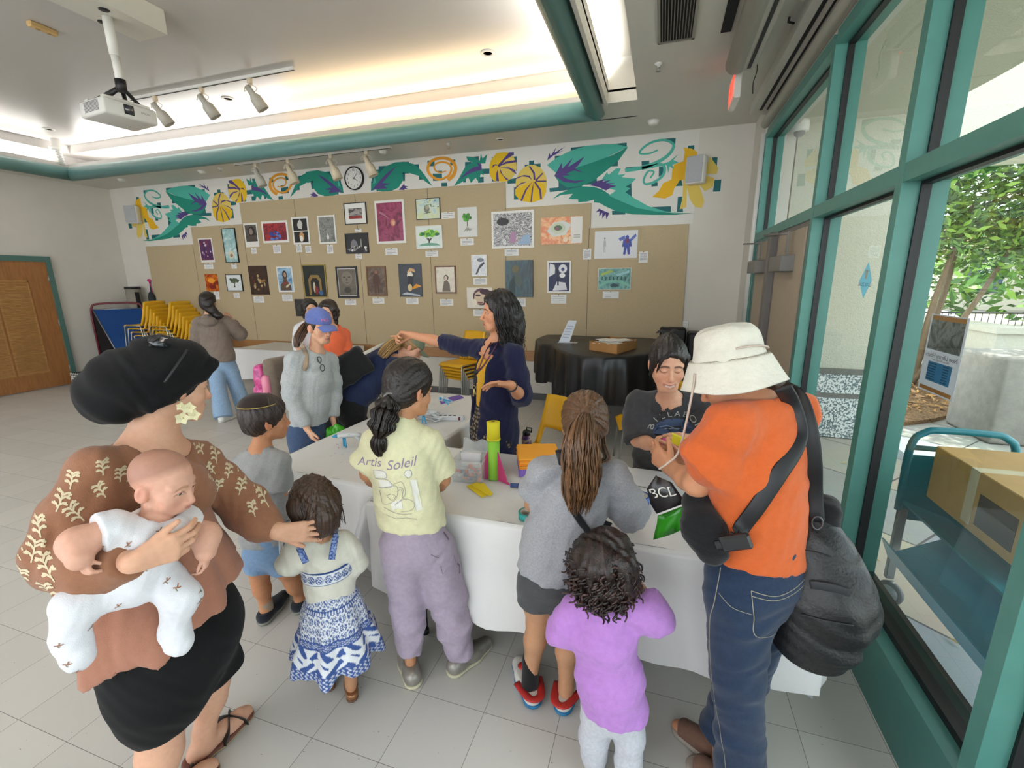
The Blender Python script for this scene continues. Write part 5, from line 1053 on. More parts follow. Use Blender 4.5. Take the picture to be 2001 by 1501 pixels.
# clear bin of markers
k0,k1,k2=atZ(885,941,ZT),atZ(940,946,ZT),atZ(953,918,ZT);e1=unit(k1-k0);e2=np.array([-e1[1],e1[0],0]);o0=k0;W_,D_,H_=0.155,0.13,0.115
t=thing('clear_bin','clear plastic bin of glue sticks beside the green rocket','bin',tuple(o0+e1*W_/2+e2*D_/2));MBX=np.array([e1,e2,[0,0,1]]).T
CLEAR=mat('clear_plastic','dfe4e4',0.15,alpha=0.28)
b=MB()
b.box(0,W_,0,0.003,0,H_,0,MBX,o0);b.box(0,W_,D_-0.003,D_,0,H_,0,MBX,o0);b.box(0,0.003,0,D_,0,H_,0,MBX,o0);b.box(W_-0.003,W_,0,D_,0,H_,0,MBX,o0);b.box(0,W_,0,D_,0,0.003,0,MBX,o0)
for q in ((-0.006,W_+0.006,-0.006,0.0),(-0.006,W_+0.006,D_,D_+0.006),(-0.006,0,0,D_),(W_,W_+0.006,0,D_)):b.box(*q,H_-0.006,H_,0,MBX,o0)
b.build('bin_body',CLEAR,t)
rn=random.Random(9);GCOL=[mat('glue_white','e4e2de',0.4),mat('glue_orange','d2452a',0.45),mat('glue_blue','2b3f73',0.45)]
def stick(p,d,l,r,label,grp,cols=(0,1)):
 b=MB();p=np.asarray(p);d=unit(d);b.tube([p-d*l/2,p+d*l*.18],r,10,0);b.tube([p+d*l*.18,p+d*l/2],r*1.06,10,1)
 return tag(b.build('glue_stick',[GCOL[cols[0]],GCOL[cols[1]]]),label,'glue stick',grp)
for k in range(22):
 lx,ly,lz=rn.uniform(.025,W_-.025),[0.016,0.05,0.1][k%3],0.018+0.018*(k//6);a=rn.uniform(-.5,.5)
 lx=min(max(lx,.036),W_-.036);stick(o0+MBX@np.array([lx,ly,lz]),MBX@np.array([math.cos(a),0.08*math.sin(3*a),0.25*math.sin(a)]),0.05,0.0085,'glue stick with orange or blue cap heaped in the clear bin','glue sticks in the bin',(0,1)if k%3 else (2,1)if k%2 else (1,2))
b=MB();b.bbox(0.03,0.135,0.05,0.075,0.03,0.14,0.003,0,MBX,o0);tag(b.build('card_box',mat('index_white','dcdbe0',0.6)),'white card box standing in the clear bin','card box')
b=MB();G=[[o0+MBX@np.array([u*0.2-0.01,0.16+v*0.06+0.008*math.sin(u*9),0.02+v*0.13+0.012*math.sin(u*13+v*7)])for u in np.linspace(0,1,14)]for v in np.linspace(0,1,8)]
tag(shell(G,0.002).build('plastic_bag',mat('clear_film','d9dcde',0.2,alpha=0.4)),'crumpled clear plastic bag behind the bin','bag')
# folded yellow felt
for k,(q,zz,l)in enumerate((([(912,951),(935,943),(958,966),(942,973)],0.0,'yellow felt triangle under another one in front of the rocket'),([(922,952),(945,947),(963,968),(958,972)],0.006,'yellow felt triangle lying on top in front of the rocket'))):
 b=MB();b.prism([atZ(x,y,ZT)+np.array([0,0,zz])for x,y in q],(0,0,0.005));tag(b.build('felt_piece',mat('felt_yellow','d9bd1f',0.9)),l,'felt','yellow felt triangles')
stick(atZ(1013,953,ZT)+np.array([0,0,0.012]),(1,.25,0),0.08,0.011,'glue stick with orange cap lying near the pink fin','loose glue sticks',(2,1))
# stack of foam sheets
p=atZ(1046,926,ZT);
for k in range(7):
 col_=['7b5fb5','e08a1e','e59324','dd8119','e8982a','e08a1e','f0a530'][k]
 b=MB();b.bbox(-0.09,0.13,-0.10,0.12,0,0.0095 if k else 0.04,0.002,0,rotz(0.35+0.02*(k%3)),p+np.array([-0.02,0.06,k*0.01+(0.03 if k else 0)]));tag(b.build('foam_sheet',mat('foam_'+col_,col_,0.8)),('violet foam block under the stack of orange sheets' if k==0 else 'orange foam sheet, %s in the stack behind the ponytail'%('topmost' if k==6 else ORD[6-k]+' from the top')),'foam sheet','stack of foam sheets')
# cardboard purple things
b=MB();q=[atZ(x,y,ZT)for x,y in ((858,782),(898,773),(906,778),(862,790))];b.prism(q,(0,0,0.006));tag(b.build('felt_piece',mat('felt_violet','6b4f9c',0.9)),'violet felt strip on the far end of the cable table','felt')
# tape rolls
def roll(px,py,r,h,c1,label,tilt=(0,0,1)):
 p=atZ(px,py,ZT);t=thing('tape_roll',label,'tape',tuple(p));b=MB();b.lathe([(r*.8,0),(r,0),(r,h),(r*.8,h),(r*.8,0)],p,tilt,28,cap=False);b.build('tape',mat('tape_'+c1,c1,0.4),t)
 b=MB();b.lathe([(r*.79,h),(r*.79,0),(r*.74,0),(r*.74,h),(r*.79,h)],p,tilt,28,cap=False);b.build('core',mat('tape_core','cfcabf',0.8),t)
roll(1249,985,0.045,0.045,'1f4f9c','blue tape roll lying beside the grey shirt');roll(1231,966,0.04,0.024,'b01f3f','red tape roll beside the blue one');roll(1031,1012,0.04,0.03,'1f8f8a','teal tape roll peeking out left of the grey shirt')
# red scissors
p=atZ(1222,948,ZT+0.004);t=thing('scissors','scissors with red handles behind the tape rolls','scissors',tuple(p));
b=MB()
for s in (-1,1):b.tube([p+np.array([0.03*s+0.03*math.cos(a)*.6-0.05,0.02*math.sin(a)+.02*s,0.0])for a in np.linspace(0,2*PI,14)[:-1]],0.005,6,closed=True)
b.build('handle',mat('scissor_red','c22a3a',0.4),t);b=MB();b.prism([p+np.array([-0.02,-0.008,0]),p+np.array([0.1,-0.002,0]),p+np.array([0.1,0.002,0]),p+np.array([-0.02,0.008,0])],(0,0,0.003));b.build('blade',M_STEEL,t)
# glue guns
GW=mat('gun_white','cfd2d4',0.4);GB=mat('gun_blue','3a9cc9',0.4);GG=mat('gun_dark','33363a',0.5)
def gun(p,ang,label,up=False):
 t=thing('glue_gun',label,'glue gun',tuple(p));M=rotz(ang);p=np.asarray(p,float)
 if up:M=M@np.array([[0,0,1],[0,1,0],[-1,0,0.0]])@np.array([[-1,0,0],[0,1,0],[0,0,-1.]])
 T=lambda x,y,z:p+M@np.array([x,y,z])
 b=MB();b.tube([T(-0.075,0,.075),T(-0.04,0,.078),T(0.03,0,.075),T(0.06,0,.068)],[.02,.024,.022,.016],12,flat=.7);b.tube([T(0.02,0,.075),T(0.045,0,.05),T(0.07,0,.02)],[.017,.017,.015],10,flat=.7);b.build('gun_body',GW,t)
 b=MB();b.tube([T(-0.075,0,.075),T(-0.095,0,.074),T(-0.108,0,.072)],[.013,.009,.004],10);b.build('nozzle',GB,t)
 b=MB();b.tube([T(-0.045,0,.06),T(-0.045,0.012,.001)],.006,6);b.tube([T(-0.035,0,.06),T(-0.03,-0.02,.001)],.006,6);b.build('stand',GB,t)
 b=MB();b.box(-0.035,0.0,-0.0195,0.0195,.072,.086,0,M,p);b.build('label_patch',GG,t);return t
gun(atZ(687,872,ZT),0.55,'white and blue glue gun standing on the near left table corner')
gun(atZ(838,826,ZT),0.9,'white and blue glue gun lying by the tangled cables')
p=atZ(880,803,ZT);t=gun(p+np.array([0,0,.0]),1.9,'pale glue gun standing upright beyond the cables');t.rotation_euler=(0,-1.1,0);t.location=(p[0],p[1]+0.02,ZT+0.055)
# power strip and tangled cables
p=atZ(893,822,ZT);t=thing('power_strip','white power strip on the table with the glue guns','power strip',tuple(p));M=rotz(0.25)
b=MB();b.bbox(-0.13,0.10,-0.022,0.022,0,0.035,0.006,0,M,p+np.array([-0.05,0,0]));b.build('housing',GW,t)
b=MB()
for k in range(5):b.box(-0.12+k*0.035,-0.10+k*0.035,-0.01,0.01,0.035,0.0365,0,M,p+np.array([-0.05,0,0]))
b.build('socket',GG,t);b=MB();b.box(0.06,0.075,-0.0235,-0.02,0.006,0.03,0,M,p+np.array([-0.05,0,0]));b.build('switch',mat('switch_red','6b2020',0.5),t)
rn=random.Random(12);p=atZ(855,818,ZT)
for k in range(5):
 q=[p+np.array([rn.uniform(-.17,.12),rn.uniform(-.12,.12),rn.uniform(0.006,.05)])for _ in range(7)]
 b=MB();b.tube(crom(q,8),0.004,6);tag(b.build('cable',mat('cable_white','d5d5d6',0.4)),'white glue gun cable in the tangle on the table','cable','tangled white cables')
# purple bottle on the chair
p=np.array([-0.90,3.02,0.455]);p=Rig(-0.9,3.02)(1029,862);p[2]=0.462;t=thing('water_bottle','purple patterned water bottle with black lid on the yellow chair','bottle',tuple(p))
b=MB();b.lathe([(0.035,0),(0.038,0.01),(0.038,0.15),(0.03,0.175),(0.026,0.18)],p,(0,0,1),24);b.build('flask',art_mat('bottle_print',['431a4a','4a1f55','431a4a','b9a08a','8f2a5a'],16,0.5),t)
b=MB();b.lathe([(0.029,0.18),(0.029,0.205),(0.02,0.215),(0,0.216)],p,(0,0,1),20);b.tube([p+np.array([0.0,0,.21]),p+np.array([0.0,0,.235]),p+np.array([.04,0,.235]),p+np.array([.035,0,.2])],0.006,6);b.build('lid',M_BLACK,t)
# yellow scraps / pen marks on the cover
b=MB();rn=random.Random(3)
for k in range(40):
 q=atZ(rn.uniform(640,760),rn.uniform(868,905),ZT-0.0025);a=rn.uniform(0,3);d=np.array([math.cos(a),math.sin(a),0])*rn.uniform(.004,.02);e=np.array([-d[1],d[0],0])*0.12
 b.poly([q-d,q+e,q+d,q-e],rn.randrange(2))
tag(b.build('ink_marks',[mat('mark_grey','77777a',0.7),mat('mark_pink','b56a7a',0.7)]),'small pen marks scribbled on the white cover near the glue gun','pen marks',kind='stuff')
# ------------------------------------------------------------------ smooth solids: fields blended on a grid and skinned as one continuous surface
class Sdf:
 def __init__(s):s.ops=[];s.k=0.015
 def _add(s,fn,lo,hi,k,op='u'):s.ops.append((fn,np.asarray(lo,float),np.asarray(hi,float),s.k if k is None else k,op));return s
 def cap(s,a,b,ra,rb=None,k=None,flat=None,op='u'):
  a=np.asarray(a,float);b=np.asarray(b,float);rb=ra if rb is None else rb;ab=b-a;L2=ab@ab+1e-12;m=max(ra,rb)
  def fn(X,Y,Z):
   x,y,z=X-a[0],Y-a[1],Z-a[2]
   bx,by,bz=ab
   if flat is not None:
    n=unit(flat[0]);g=1/flat[1]-1;q=(x*n[0]+y*n[1]+z*n[2])*g;x,y,z=x+q*n[0],y+q*n[1],z+q*n[2]
    q2=(ab@n)*g;bb=ab+q2*n
   else:bb=ab
   t=np.clip((x*bb[0]+y*bb[1]+z*bb[2])/(bb@bb+1e-12),0,1)
   return np.sqrt((x-t*bb[0])**2+(y-t*bb[1])**2+(z-t*bb[2])**2)-(ra+t*(rb-ra))
  mm=m*(max(1,flat[1])if flat is not None else 1)
  return s._add(fn,np.minimum(a,b)-mm,np.maximum(a,b)+mm,k,op)
 def chain(s,P,R,k=None,flat=None,op='u'):
  for i in range(len(P)-1):s.cap(P[i],P[i+1],R[i],R[i+1],k,flat,op)
  return s
 def ell(s,c,r,ax=None,k=None,op='u'):
  c=np.asarray(c,float);r=np.asarray(r,float)*np.ones(3);A=np.eye(3)if ax is None else np.asarray(ax,float)
  def fn(X,Y,Z):
   x,y,z=X-c[0],Y-c[1],Z-c[2]
   u=[(x*A[i][0]+y*A[i][1]+z*A[i][2])for i in range(3)]
   k0=np.sqrt(sum((u[i]/r[i])**2 for i in range(3)));k1=np.sqrt(sum((u[i]/r[i]**2)**2 for i in range(3)))+1e-9
   return k0*(k0-1)/k1
  ext=np.sqrt(sum((A[i]*r[i])**2 for i in range(3)));return s._add(fn,c-ext,c+ext,k,op)
 def rbox(s,c,h,ax=None,rad=0.01,k=None,op='u'):
  c=np.asarray(c,float);A=np.eye(3)if ax is None else np.asarray(ax,float);h=np.asarray(h,float)
  def fn(X,Y,Z):
   x,y,z=X-c[0],Y-c[1],Z-c[2];q=[np.abs(x*A[i][0]+y*A[i][1]+z*A[i][2])-(h[i]-rad)for i in range(3)]
   return np.sqrt(sum(np.maximum(v,0)**2 for v in q))+np.minimum(np.maximum(np.maximum(q[0],q[1]),q[2]),0)-rad
  ext=sum(np.abs(A[i])*h[i]for i in range(3));return s._add(fn,c-ext,c+ext,k,op)
 def cut(s,p,n,k=0.004):
  """remove everything on the +n side of p"""
  p=np.asarray(p,float);n=unit(n);s.ops.append((lambda X,Y,Z:(X-p[0])*n[0]+(Y-p[1])*n[1]+(Z-p[2])*n[2],None,None,k,'i'));return s
 def disp(s,fn):s.ops.append((fn,None,None,0,'d'));return s
 def group(s,g,k=0.03):
  lo,hi=g.bounds();s.ops.append((g,lo,hi,k,'g'));return s
 def run(s,f,ax,h):
  G=lambda sl:(ax[0][sl[0]][:,None,None].astype(np.float32),ax[1][sl[1]][None,:,None].astype(np.float32),ax[2][sl[2]][None,None,:].astype(np.float32))
  for fn,l,u,k,op in s.ops:
   if l is None:sl=(slice(None),)*3
   else:
    m=k+2.6*h;sl=tuple(slice(max(0,np.searchsorted(ax[a],l[a]-m)),np.searchsorted(ax[a],u[a]+m))for a in range(3))
   v=f[sl]
   if v.size==0:continue
   if op=='g':
    d=np.full(v.shape,9.0,np.float32);fn.run(d,[ax[a][sl[a]]for a in range(3)],h);op='u'
   else:d=fn(*G(sl)).astype(np.float32)
   if op=='u':
    if k>0:w=np.clip(0.5+0.5*(v-d)/k,0,1);f[sl]=v*(1-w)+d*w-k*w*(1-w)
    else:f[sl]=np.minimum(v,d)
   elif op=='s':
    w=np.clip(0.5-0.5*(v+d)/max(k,1e-5),0,1);f[sl]=v*(1-w)-d*w+k*w*(1-w)
   elif op=='i':
    d=np.broadcast_to(d,v.shape);w=np.clip(0.5-0.5*(d-v)/max(k,1e-5),0,1);f[sl]=d*(1-w)+v*w+k*w*(1-w)
   elif op=='d':f[sl]=v+np.where(np.abs(v)<0.08,d,0)
 def bounds(s):
  lo=np.min([o[1]for o in s.ops if o[4]in 'ug'],0);hi=np.max([o[2]for o in s.ops if o[4]in 'ug'],0);return lo,hi
 def mesh(s,h=0.008,fine=(),smooth=1,pad=0.02):
  lo,hi=s.bounds();lo=lo-pad;hi=hi+pad;ax=[]
  for a in range(3):
   x=lo[a];pts=[x]
   while x<hi[a]:
    hh=h
    for (l,u,fh)in fine:
     if l[a]<=x<=u[a]:hh=min(hh,fh)
    x+=hh;pts.append(x)
   ax.append(np.array(pts))
  f=np.full([len(a)for a in ax],9.0,np.float32);s.run(f,ax,h)
  return nets(f,ax,smooth)
def nets(f,ax,smooth=1):
 s=f<0;n0,n1,n2=f.shape;cnt=np.zeros((n0-1,n1-1,n2-1),np.uint8);C8=[(i,j,k)for i in (0,1)for j in (0,1)for k in (0,1)]
 for (i,j,k)in C8:cnt+=s[i:n0-1+i,j:n1-1+j,k:n2-1+k]
 act=(cnt>0)&(cnt<8);idx=np.argwhere(act);n=len(idx);vid=np.full(act.shape,-1,np.int32);vid[act]=np.arange(n)
 acc=np.zeros((n,3));num=np.zeros(n)
 def at(o):
  q=idx+np.array(o);return f[q[:,0],q[:,1],q[:,2]],np.stack([ax[a][q[:,a]]for a in range(3)],1)
 vals={o:at(o)for o in C8}
 for o in C8:
  for a in range(3):
   if o[a]==0:
    o2=list(o);o2[a]=1;fa,pa=vals[o];fb,pb=vals[tuple(o2)]
    m=(fa<0)!=(fb<0);t=(fa[m]/(fa[m]-fb[m]))[:,None];acc[m]+=pa[m]+(pb[m]-pa[m])*t;num[m]+=1
 V=acc/num[:,None];F_=[]
 for a in range(3):
  b,c=(a+1)%3,(a+2)%3
  sl0=[slice(None)]*3;sl1=[slice(None)]*3;sl0[a]=slice(0,-1);sl1[a]=slice(1,None)
  s0,s1=s[tuple(sl0)],s[tuple(sl1)];E=np.argwhere(s0!=s1)
  if len(E)==0:continue
  ok=(E[:,b]>0)&(E[:,c]>0)&(E[:,b]<f.shape[b]-1)&(E[:,c]<f.shape[c]-1);E=E[ok]
  inside=s0[E[:,0],E[:,1],E[:,2]]
  def cell(db,dc):
   q=E.copy();q[:,b]-=db;q[:,c]-=dc;return vid[q[:,0],q[:,1],q[:,2]]
  Q=np.stack([cell(1,1),cell(0,1),cell(0,0),cell(1,0)],1);Q[~inside]=Q[~inside][:,::-1];F_.append(Q)
 F_=np.vstack(F_);F_=F_[(F_>=0).all(1)]
 for _ in range(smooth):
  S_=np.zeros_like(V);W=np.zeros(len(V))
  for i in range(4):
   a,b=F_[:,i],F_[:,(i+1)%4]
   for q in range(3):S_[:,q]+=np.bincount(a,V[b,q],len(V))+np.bincount(b,V[a,q],len(V))
   W+=np.bincount(a,minlength=len(V))+np.bincount(b,minlength=len(V))
  V=V*0.5+0.5*S_/np.maximum(W,1)[:,None]
 return V,F_
def folds(amp,freq,d,seed=0,warp=1.0):
 """cloth creases running across direction d"""
 rn=np.random.default_rng(seed);d=unit(d);e=[unit(rn.normal(size=3))for _ in range(4)];ph=rn.uniform(0,6.28,6)
 def fn(X,Y,Z):
  dot=lambda v:X*v[0]+Y*v[1]+Z*v[2]
  q=dot(d)*freq+warp*(1.4*np.sin(dot(e[0])*freq*0.4+ph[0])+0.9*np.sin(dot(e[1])*freq*0.7+ph[1]))
  return amp*(np.sin(q)*(0.55+0.45*np.sin(dot(e[2])*freq*0.33+ph[2]))+0.4*np.sin(q*2.1+ph[3]+dot(e[3])*freq))
 return fn
def add(*fs):
 return lambda X,Y,Z:sum(f(X,Y,Z)for f in fs)
def sdf_obj(name,S,mats,parent,h=0.008,fine=(),smooth=1,col=None,loc=None):
 V,F_=S.mesh(h,fine,smooth);cl=col(V)if callable(col)else None
 off=ORG[parent.name]if parent is not None else np.asarray(loc if loc is not None else (V.min(0)+V.max(0))/2)
 me=np_mesh(name,V-off,F_,mats if isinstance(mats,(list,tuple))else [mats],col=cl)
 return link_mesh(name,me,parent,None if parent is not None else tuple(off))
def bvh_of(*objs):
 vs,ps=[],[]
 for o in objs:
  k=len(vs);off=ORG[o.name];me=o.data;a=np.zeros(len(me.vertices)*3);me.vertices.foreach_get('co',a);vs+=[tuple(p)for p in a.reshape(-1,3)+off];ps+=[[i+k for i in p.vertices]for p in me.polygons]
 return BVHTree.FromPolygons(vs,ps)
class Decal:
 """lays flat shapes onto a surface along a direction"""
 def __init__(s,objs,p0,right,up,toward,reach=0.35):
  s.t=bvh_of(*objs);s.p0=np.asarray(p0,float);s.n=unit(toward);s.r=unit(np.asarray(right)-s.n*(np.asarray(right)@s.n));s.u=np.cross(s.n,s.r)*-1;s.reach=reach
  if s.u@np.asarray(up)<0:s.u=-s.u
 def pt(s,x,y,off=0.0016):
  o=s.p0+s.r*x+s.u*y-s.n*s.reach;h=s.t.ray_cast(Vector(o),Vector(s.n),s.reach*2)
  return None if h[0]is None else np.array(h[0])-s.n*off
 def faces(s,mb,V,Fc,m=0,off=0.0016):
  P=[s.pt(v[0],v[1],off)for v in V]
  for f in Fc:
   if all(P[i]is not None for i in f):mb.add([P[i]for i in f],[tuple(range(len(f)))],m)
 def stroke(s,mb,pts,w=0.0012,m=0,n=6,off=0.0018):
  c=crom([(p[0],p[1],0)for p in pts],n)if n>1 else np.array([(p[0],p[1],0)for p in pts]);L_=[]
  for i in range(len(c)):
   d=unit(c[min(i+1,len(c)-1)]-c[max(i-1,0)]);nn=np.array([-d[1],d[0],0])*w;L_.append((s.pt(*(c[i]+nn)[:2],off),s.pt(*(c[i]-nn)[:2],off)))
  for i in range(len(L_)-1):
   q=[L_[i][0],L_[i+1][0],L_[i+1][1],L_[i][1]]
   if all(p is not None for p in q)and np.linalg.norm(q[0]-q[1])<0.05:mb.add(q,[(0,1,2,3)],m)
 def fill(s,mb,pts,m=0,off=0.0014,n=7):
  """filled convex-ish shape as a fan of small quads"""
  P=np.array(pts,float);c=P.mean(0);k=len(P);R_=[[s.pt(*(c+(p-c)*t),off)for p in P]for t in np.linspace(0.02,1,n)]
  for a in range(n-1):
   for i in range(k):
    q=[R_[a][i],R_[a][(i+1)%k],R_[a+1][(i+1)%k],R_[a+1][i]]
    if all(p is not None for p in q):mb.add(q,[(0,1,2,3)],m)
 def text(s,mb,txt,size,x,y,m=0,rot=0.0,**k):
  V,Fc=text_mesh(txt,size,**k);c,sn=math.cos(rot),math.sin(rot);s.faces(mb,[(x+v[0]*c-v[1]*sn,y+v[0]*sn+v[1]*c)for v in V],Fc,m)

# ------------------------------------------------------------------ the parts of a figure
class Head:
 def __init__(s,c,fwd,up=(0,0,1),sc=1.0,kind='adult',wide=1.0):
  s.c=np.asarray(c,float);s.f=unit(fwd);u=np.asarray(up,float);s.u=unit(u-s.f*(u@s.f));s.r=np.cross(s.f,s.u);s.s=sc;s.kind=kind;s.w=wide;s.A=[s.r,s.f,s.u]
 def T(s,x,y,z):return s.c+(s.r*x*s.w+s.f*y+s.u*z)*s.s
 def local(s,V):d=(np.asarray(V)-s.c)/s.s;return np.stack([d@s.r/s.w,d@s.f,d@s.u],-1)
 def build(s,S,mouth='closed',eyes='open',ears=True):
  T,q,A=s.T,s.s,s.A;baby=s.kind=='baby';child=s.kind=='child'
  S.ell(T(0,-0.012,0.036),np.array([0.074*s.w,0.094,0.082])*q,A,0.02*q)
  fz=-0.032 if not baby else -0.022
  S.ell(T(0,0.03,fz),np.array([(0.06 if not baby else 0.064)*s.w,0.058,0.074 if not baby else 0.06])*q,A,0.03*q)
  ch=-0.098 if s.kind=='adult' else -0.086 if child else -0.070
  S.chain([T(-0.048,0.005,-0.055),T(-0.022,0.062,ch+0.006),T(0.022,0.062,ch+0.006),T(0.048,0.005,-0.055)],np.array([.018,.017,.017,.018])*q,0.02*q)
  S.ell(T(0,0.07,ch+0.006),0.017*q,None,0.014*q)
  for x in (-1,1):
   S.ell(T(0.042*x,0.05,-0.032 if not baby else -0.036),np.array([0.024 if not baby else .03,0.024,0.022 if not baby else .03])*q,A,0.02*q)
   S.cap(T(0.012*x,0.079,0.022),T(0.05*x,0.062,0.02),0.010*q,0.010*q,0.014*q)
   S.ell(T(0.031*x,0.092,0.002),np.array([.016,.014,.011])*q,A,0.012*q,'s')
   # lids
   if eyes=='open':
    S.chain([T(0.017*x,0.0765,0.002),T(0.025*x,0.0835,0.0095),T(0.036*x,0.082,0.0095),T(0.046*x,0.071,0.002)],np.array([.003,.0034,.0034,.003])*q,0.003*q)
    S.chain([T(0.017*x,0.0765,0.001),T(0.025*x,0.0815,-0.0058),T(0.036*x,0.080,-0.0058),T(0.046*x,0.071,0.001)],np.array([.0028,.003,.003,.0028])*q,0.003*q)
   else:S.ell(T(0.031*x,0.0735,0.0015),np.array([.0155,.012,.0105])*q,A,0.005*q)
  nl=1.0 if s.kind=='adult' else 0.8 if child else 0.62
  S.cap(T(0,0.083,0.012),T(0,0.09+0.017*nl,-0.030),0.007*q,0.0095*q,0.010*q);S.ell(T(0,0.090+0.018*nl,-0.034),0.0105*q,None,0.006*q)
  for x in (-1,1):
   S.ell(T(0.0115*x,0.0935,-0.038),np.array([.008,.010,.007])*q,A,0.005*q)
   S.ell(T(0.0065*x,0.098+0.006*nl,-0.0455),np.array([.0032,.004,.003])*q,A,0.002*q,'s')
  mz=-0.066 if s.kind=='adult' else -0.060 if child else -0.052
  sm=0.006 if mouth=='smile' else 0.0;wd=0.029 if mouth=='smile' else 0.021 if not baby else 0.017
  S.ell(T(0,0.078,mz),np.array([.03,.018,.018])*q,A,0.016*q)
  S.chain([T(-wd,0.081,mz+sm),T(-0.006,0.095,mz+0.0045),T(0.006,0.095,mz+0.0045),T(wd,0.081,mz+sm)],np.array([.003,.0052,.0052,.003])*q,0.004*q)
  S.chain([T(-wd*.9,0.081,mz+sm-.002),T(0,0.0935,mz-0.007-(0.004 if mouth=='smile' else 0)),T(wd*.9,0.081,mz+sm-.002)],np.array([.003,.0062,.003])*q,0.004*q)
  S.chain([T(-wd,0.086,mz+sm),T(0,0.1005,mz-0.0012-(0.002 if mouth=='smile' else 0)),T(wd,0.086,mz+sm)],np.array([.0012,.0014 if mouth!='smile' else .0035,.0012])*q,0.002*q,None,'s')
  if ears:
   for x in (-1,1):
    B=[unit(s.r*1.0+s.f*0.35*x),unit(s.f-s.r*0.35*x),s.u]
    S.ell(T(0.077*x,-0.012,-0.006),np.array([.010,.019,.031])*q,B,0.006*q);S.ell(T(0.074*x,-0.006,-0.026),np.array([.009,.011,.012])*q,B,0.008*q)
    S.ell(T(0.087*x,-0.008,-0.002),np.array([.006,.010,.018])*q,B,0.004*q,'s')
  s.mz=mz;s.wd=wd;s.sm=sm;s.eyes_kind=eyes
  return s
 def paint(s,V,skin,lips,brow,lash=None,base=None,teeth=False):
  col=np.tile(np.array(hx(skin)[:3]),(len(V),1))if base is None else base;L_=s.local(V);x,y,z=L_[:,0],L_[:,1],L_[:,2];face=(y>0.04)
  def mixc(w,c):
   w=np.clip(w,0,1)[:,None];col[:]=col*(1-w)+np.array(hx(c)[:3])*w
  bl=np.exp(-(((np.abs(x)-0.04)/0.022)**2+((z+0.035)/0.02)**2))*face;mixc(bl*0.22,'d0705c');mixc(np.exp(-((x/0.014)**2+((z+0.036)/0.012)**2))*(y>0.09)*0.25,'cc6f5c')
  ear=(np.abs(x)>0.07)*np.exp(-((z+0.005)/0.03)**2);mixc(ear*0.3,'c96e5a')
  lipz=s.mz+s.sm*(x/s.wd)**2-0.001;w=np.exp(-np.maximum(0,(np.abs(x)/(s.wd*1.02))**8))*np.exp(-((z-lipz)/0.0085)**4)*(y>0.078)*(np.abs(x)<s.wd*1.1);mixc(w*0.85,lips)
  line=np.exp(-((z-lipz+0.0008)/0.0016)**2)*(np.abs(x)<s.wd)*(y>0.075);mixc(line*0.7,'5a2a26')
  if teeth:tw=np.exp(-((z-lipz+0.002)/0.0042)**4)*(np.abs(x)<s.wd*0.72)*(y>0.078);mixc(tw*0.75,'d9cfc6')
  arc=0.0245-0.012*((np.abs(x)-0.026)/0.026)**2*np.where(np.abs(x)>0.026,1.1,0.4);bw=np.exp(-((z-arc)/0.0042)**4)*(np.abs(x)>0.011)*(np.abs(x)<0.05)*(y>0.05);mixc(bw*0.9,brow)
  if lash:
   if s.eyes_kind=='open':la=np.exp(-((z-(0.0085-0.010*((np.abs(x)-0.031)/0.016)**2))/0.0022)**2)*(np.abs(np.abs(x)-0.031)<0.018)*(y>0.06)
   else:la=np.exp(-((z-(-0.0065+0.006*((np.abs(x)-0.031)/0.016)**2))/0.0018)**2)*(np.abs(np.abs(x)-0.031)<0.017)*(y>0.055)
   mixc(la*0.9,lash)
  return col
 def eyeballs(s,parent,iris='4a2f1c',look=(0,1,-0.1)):
  lk=unit(s.r*look[0]+s.f*look[1]+s.u*look[2]);m=[mat('eye_white','d9d4cd',0.2),mat('iris_'+iris,iris,0.2),mat('pupil','080808',0.1)]
  for x in (-1,1):
   b=MB();c=s.T(0.0313*x,0.0695,0.0018);r=0.0125*s.s
   b.lathe([(r*math.sin(a),-r*math.cos(a))for a in np.linspace(0,PI-0.5,9)],c,lk,16,0,cap=False);b.lathe([(r*math.sin(a),-r*math.cos(a))for a in np.linspace(PI-0.5,PI-0.2,4)],c,lk,16,1,cap=False);b.lathe([(r*math.sin(a),-r*math.cos(a))for a in np.linspace(PI-0.2,PI,3)],c,lk,16,2,cap=False)
   b.build('eye',m,parent)
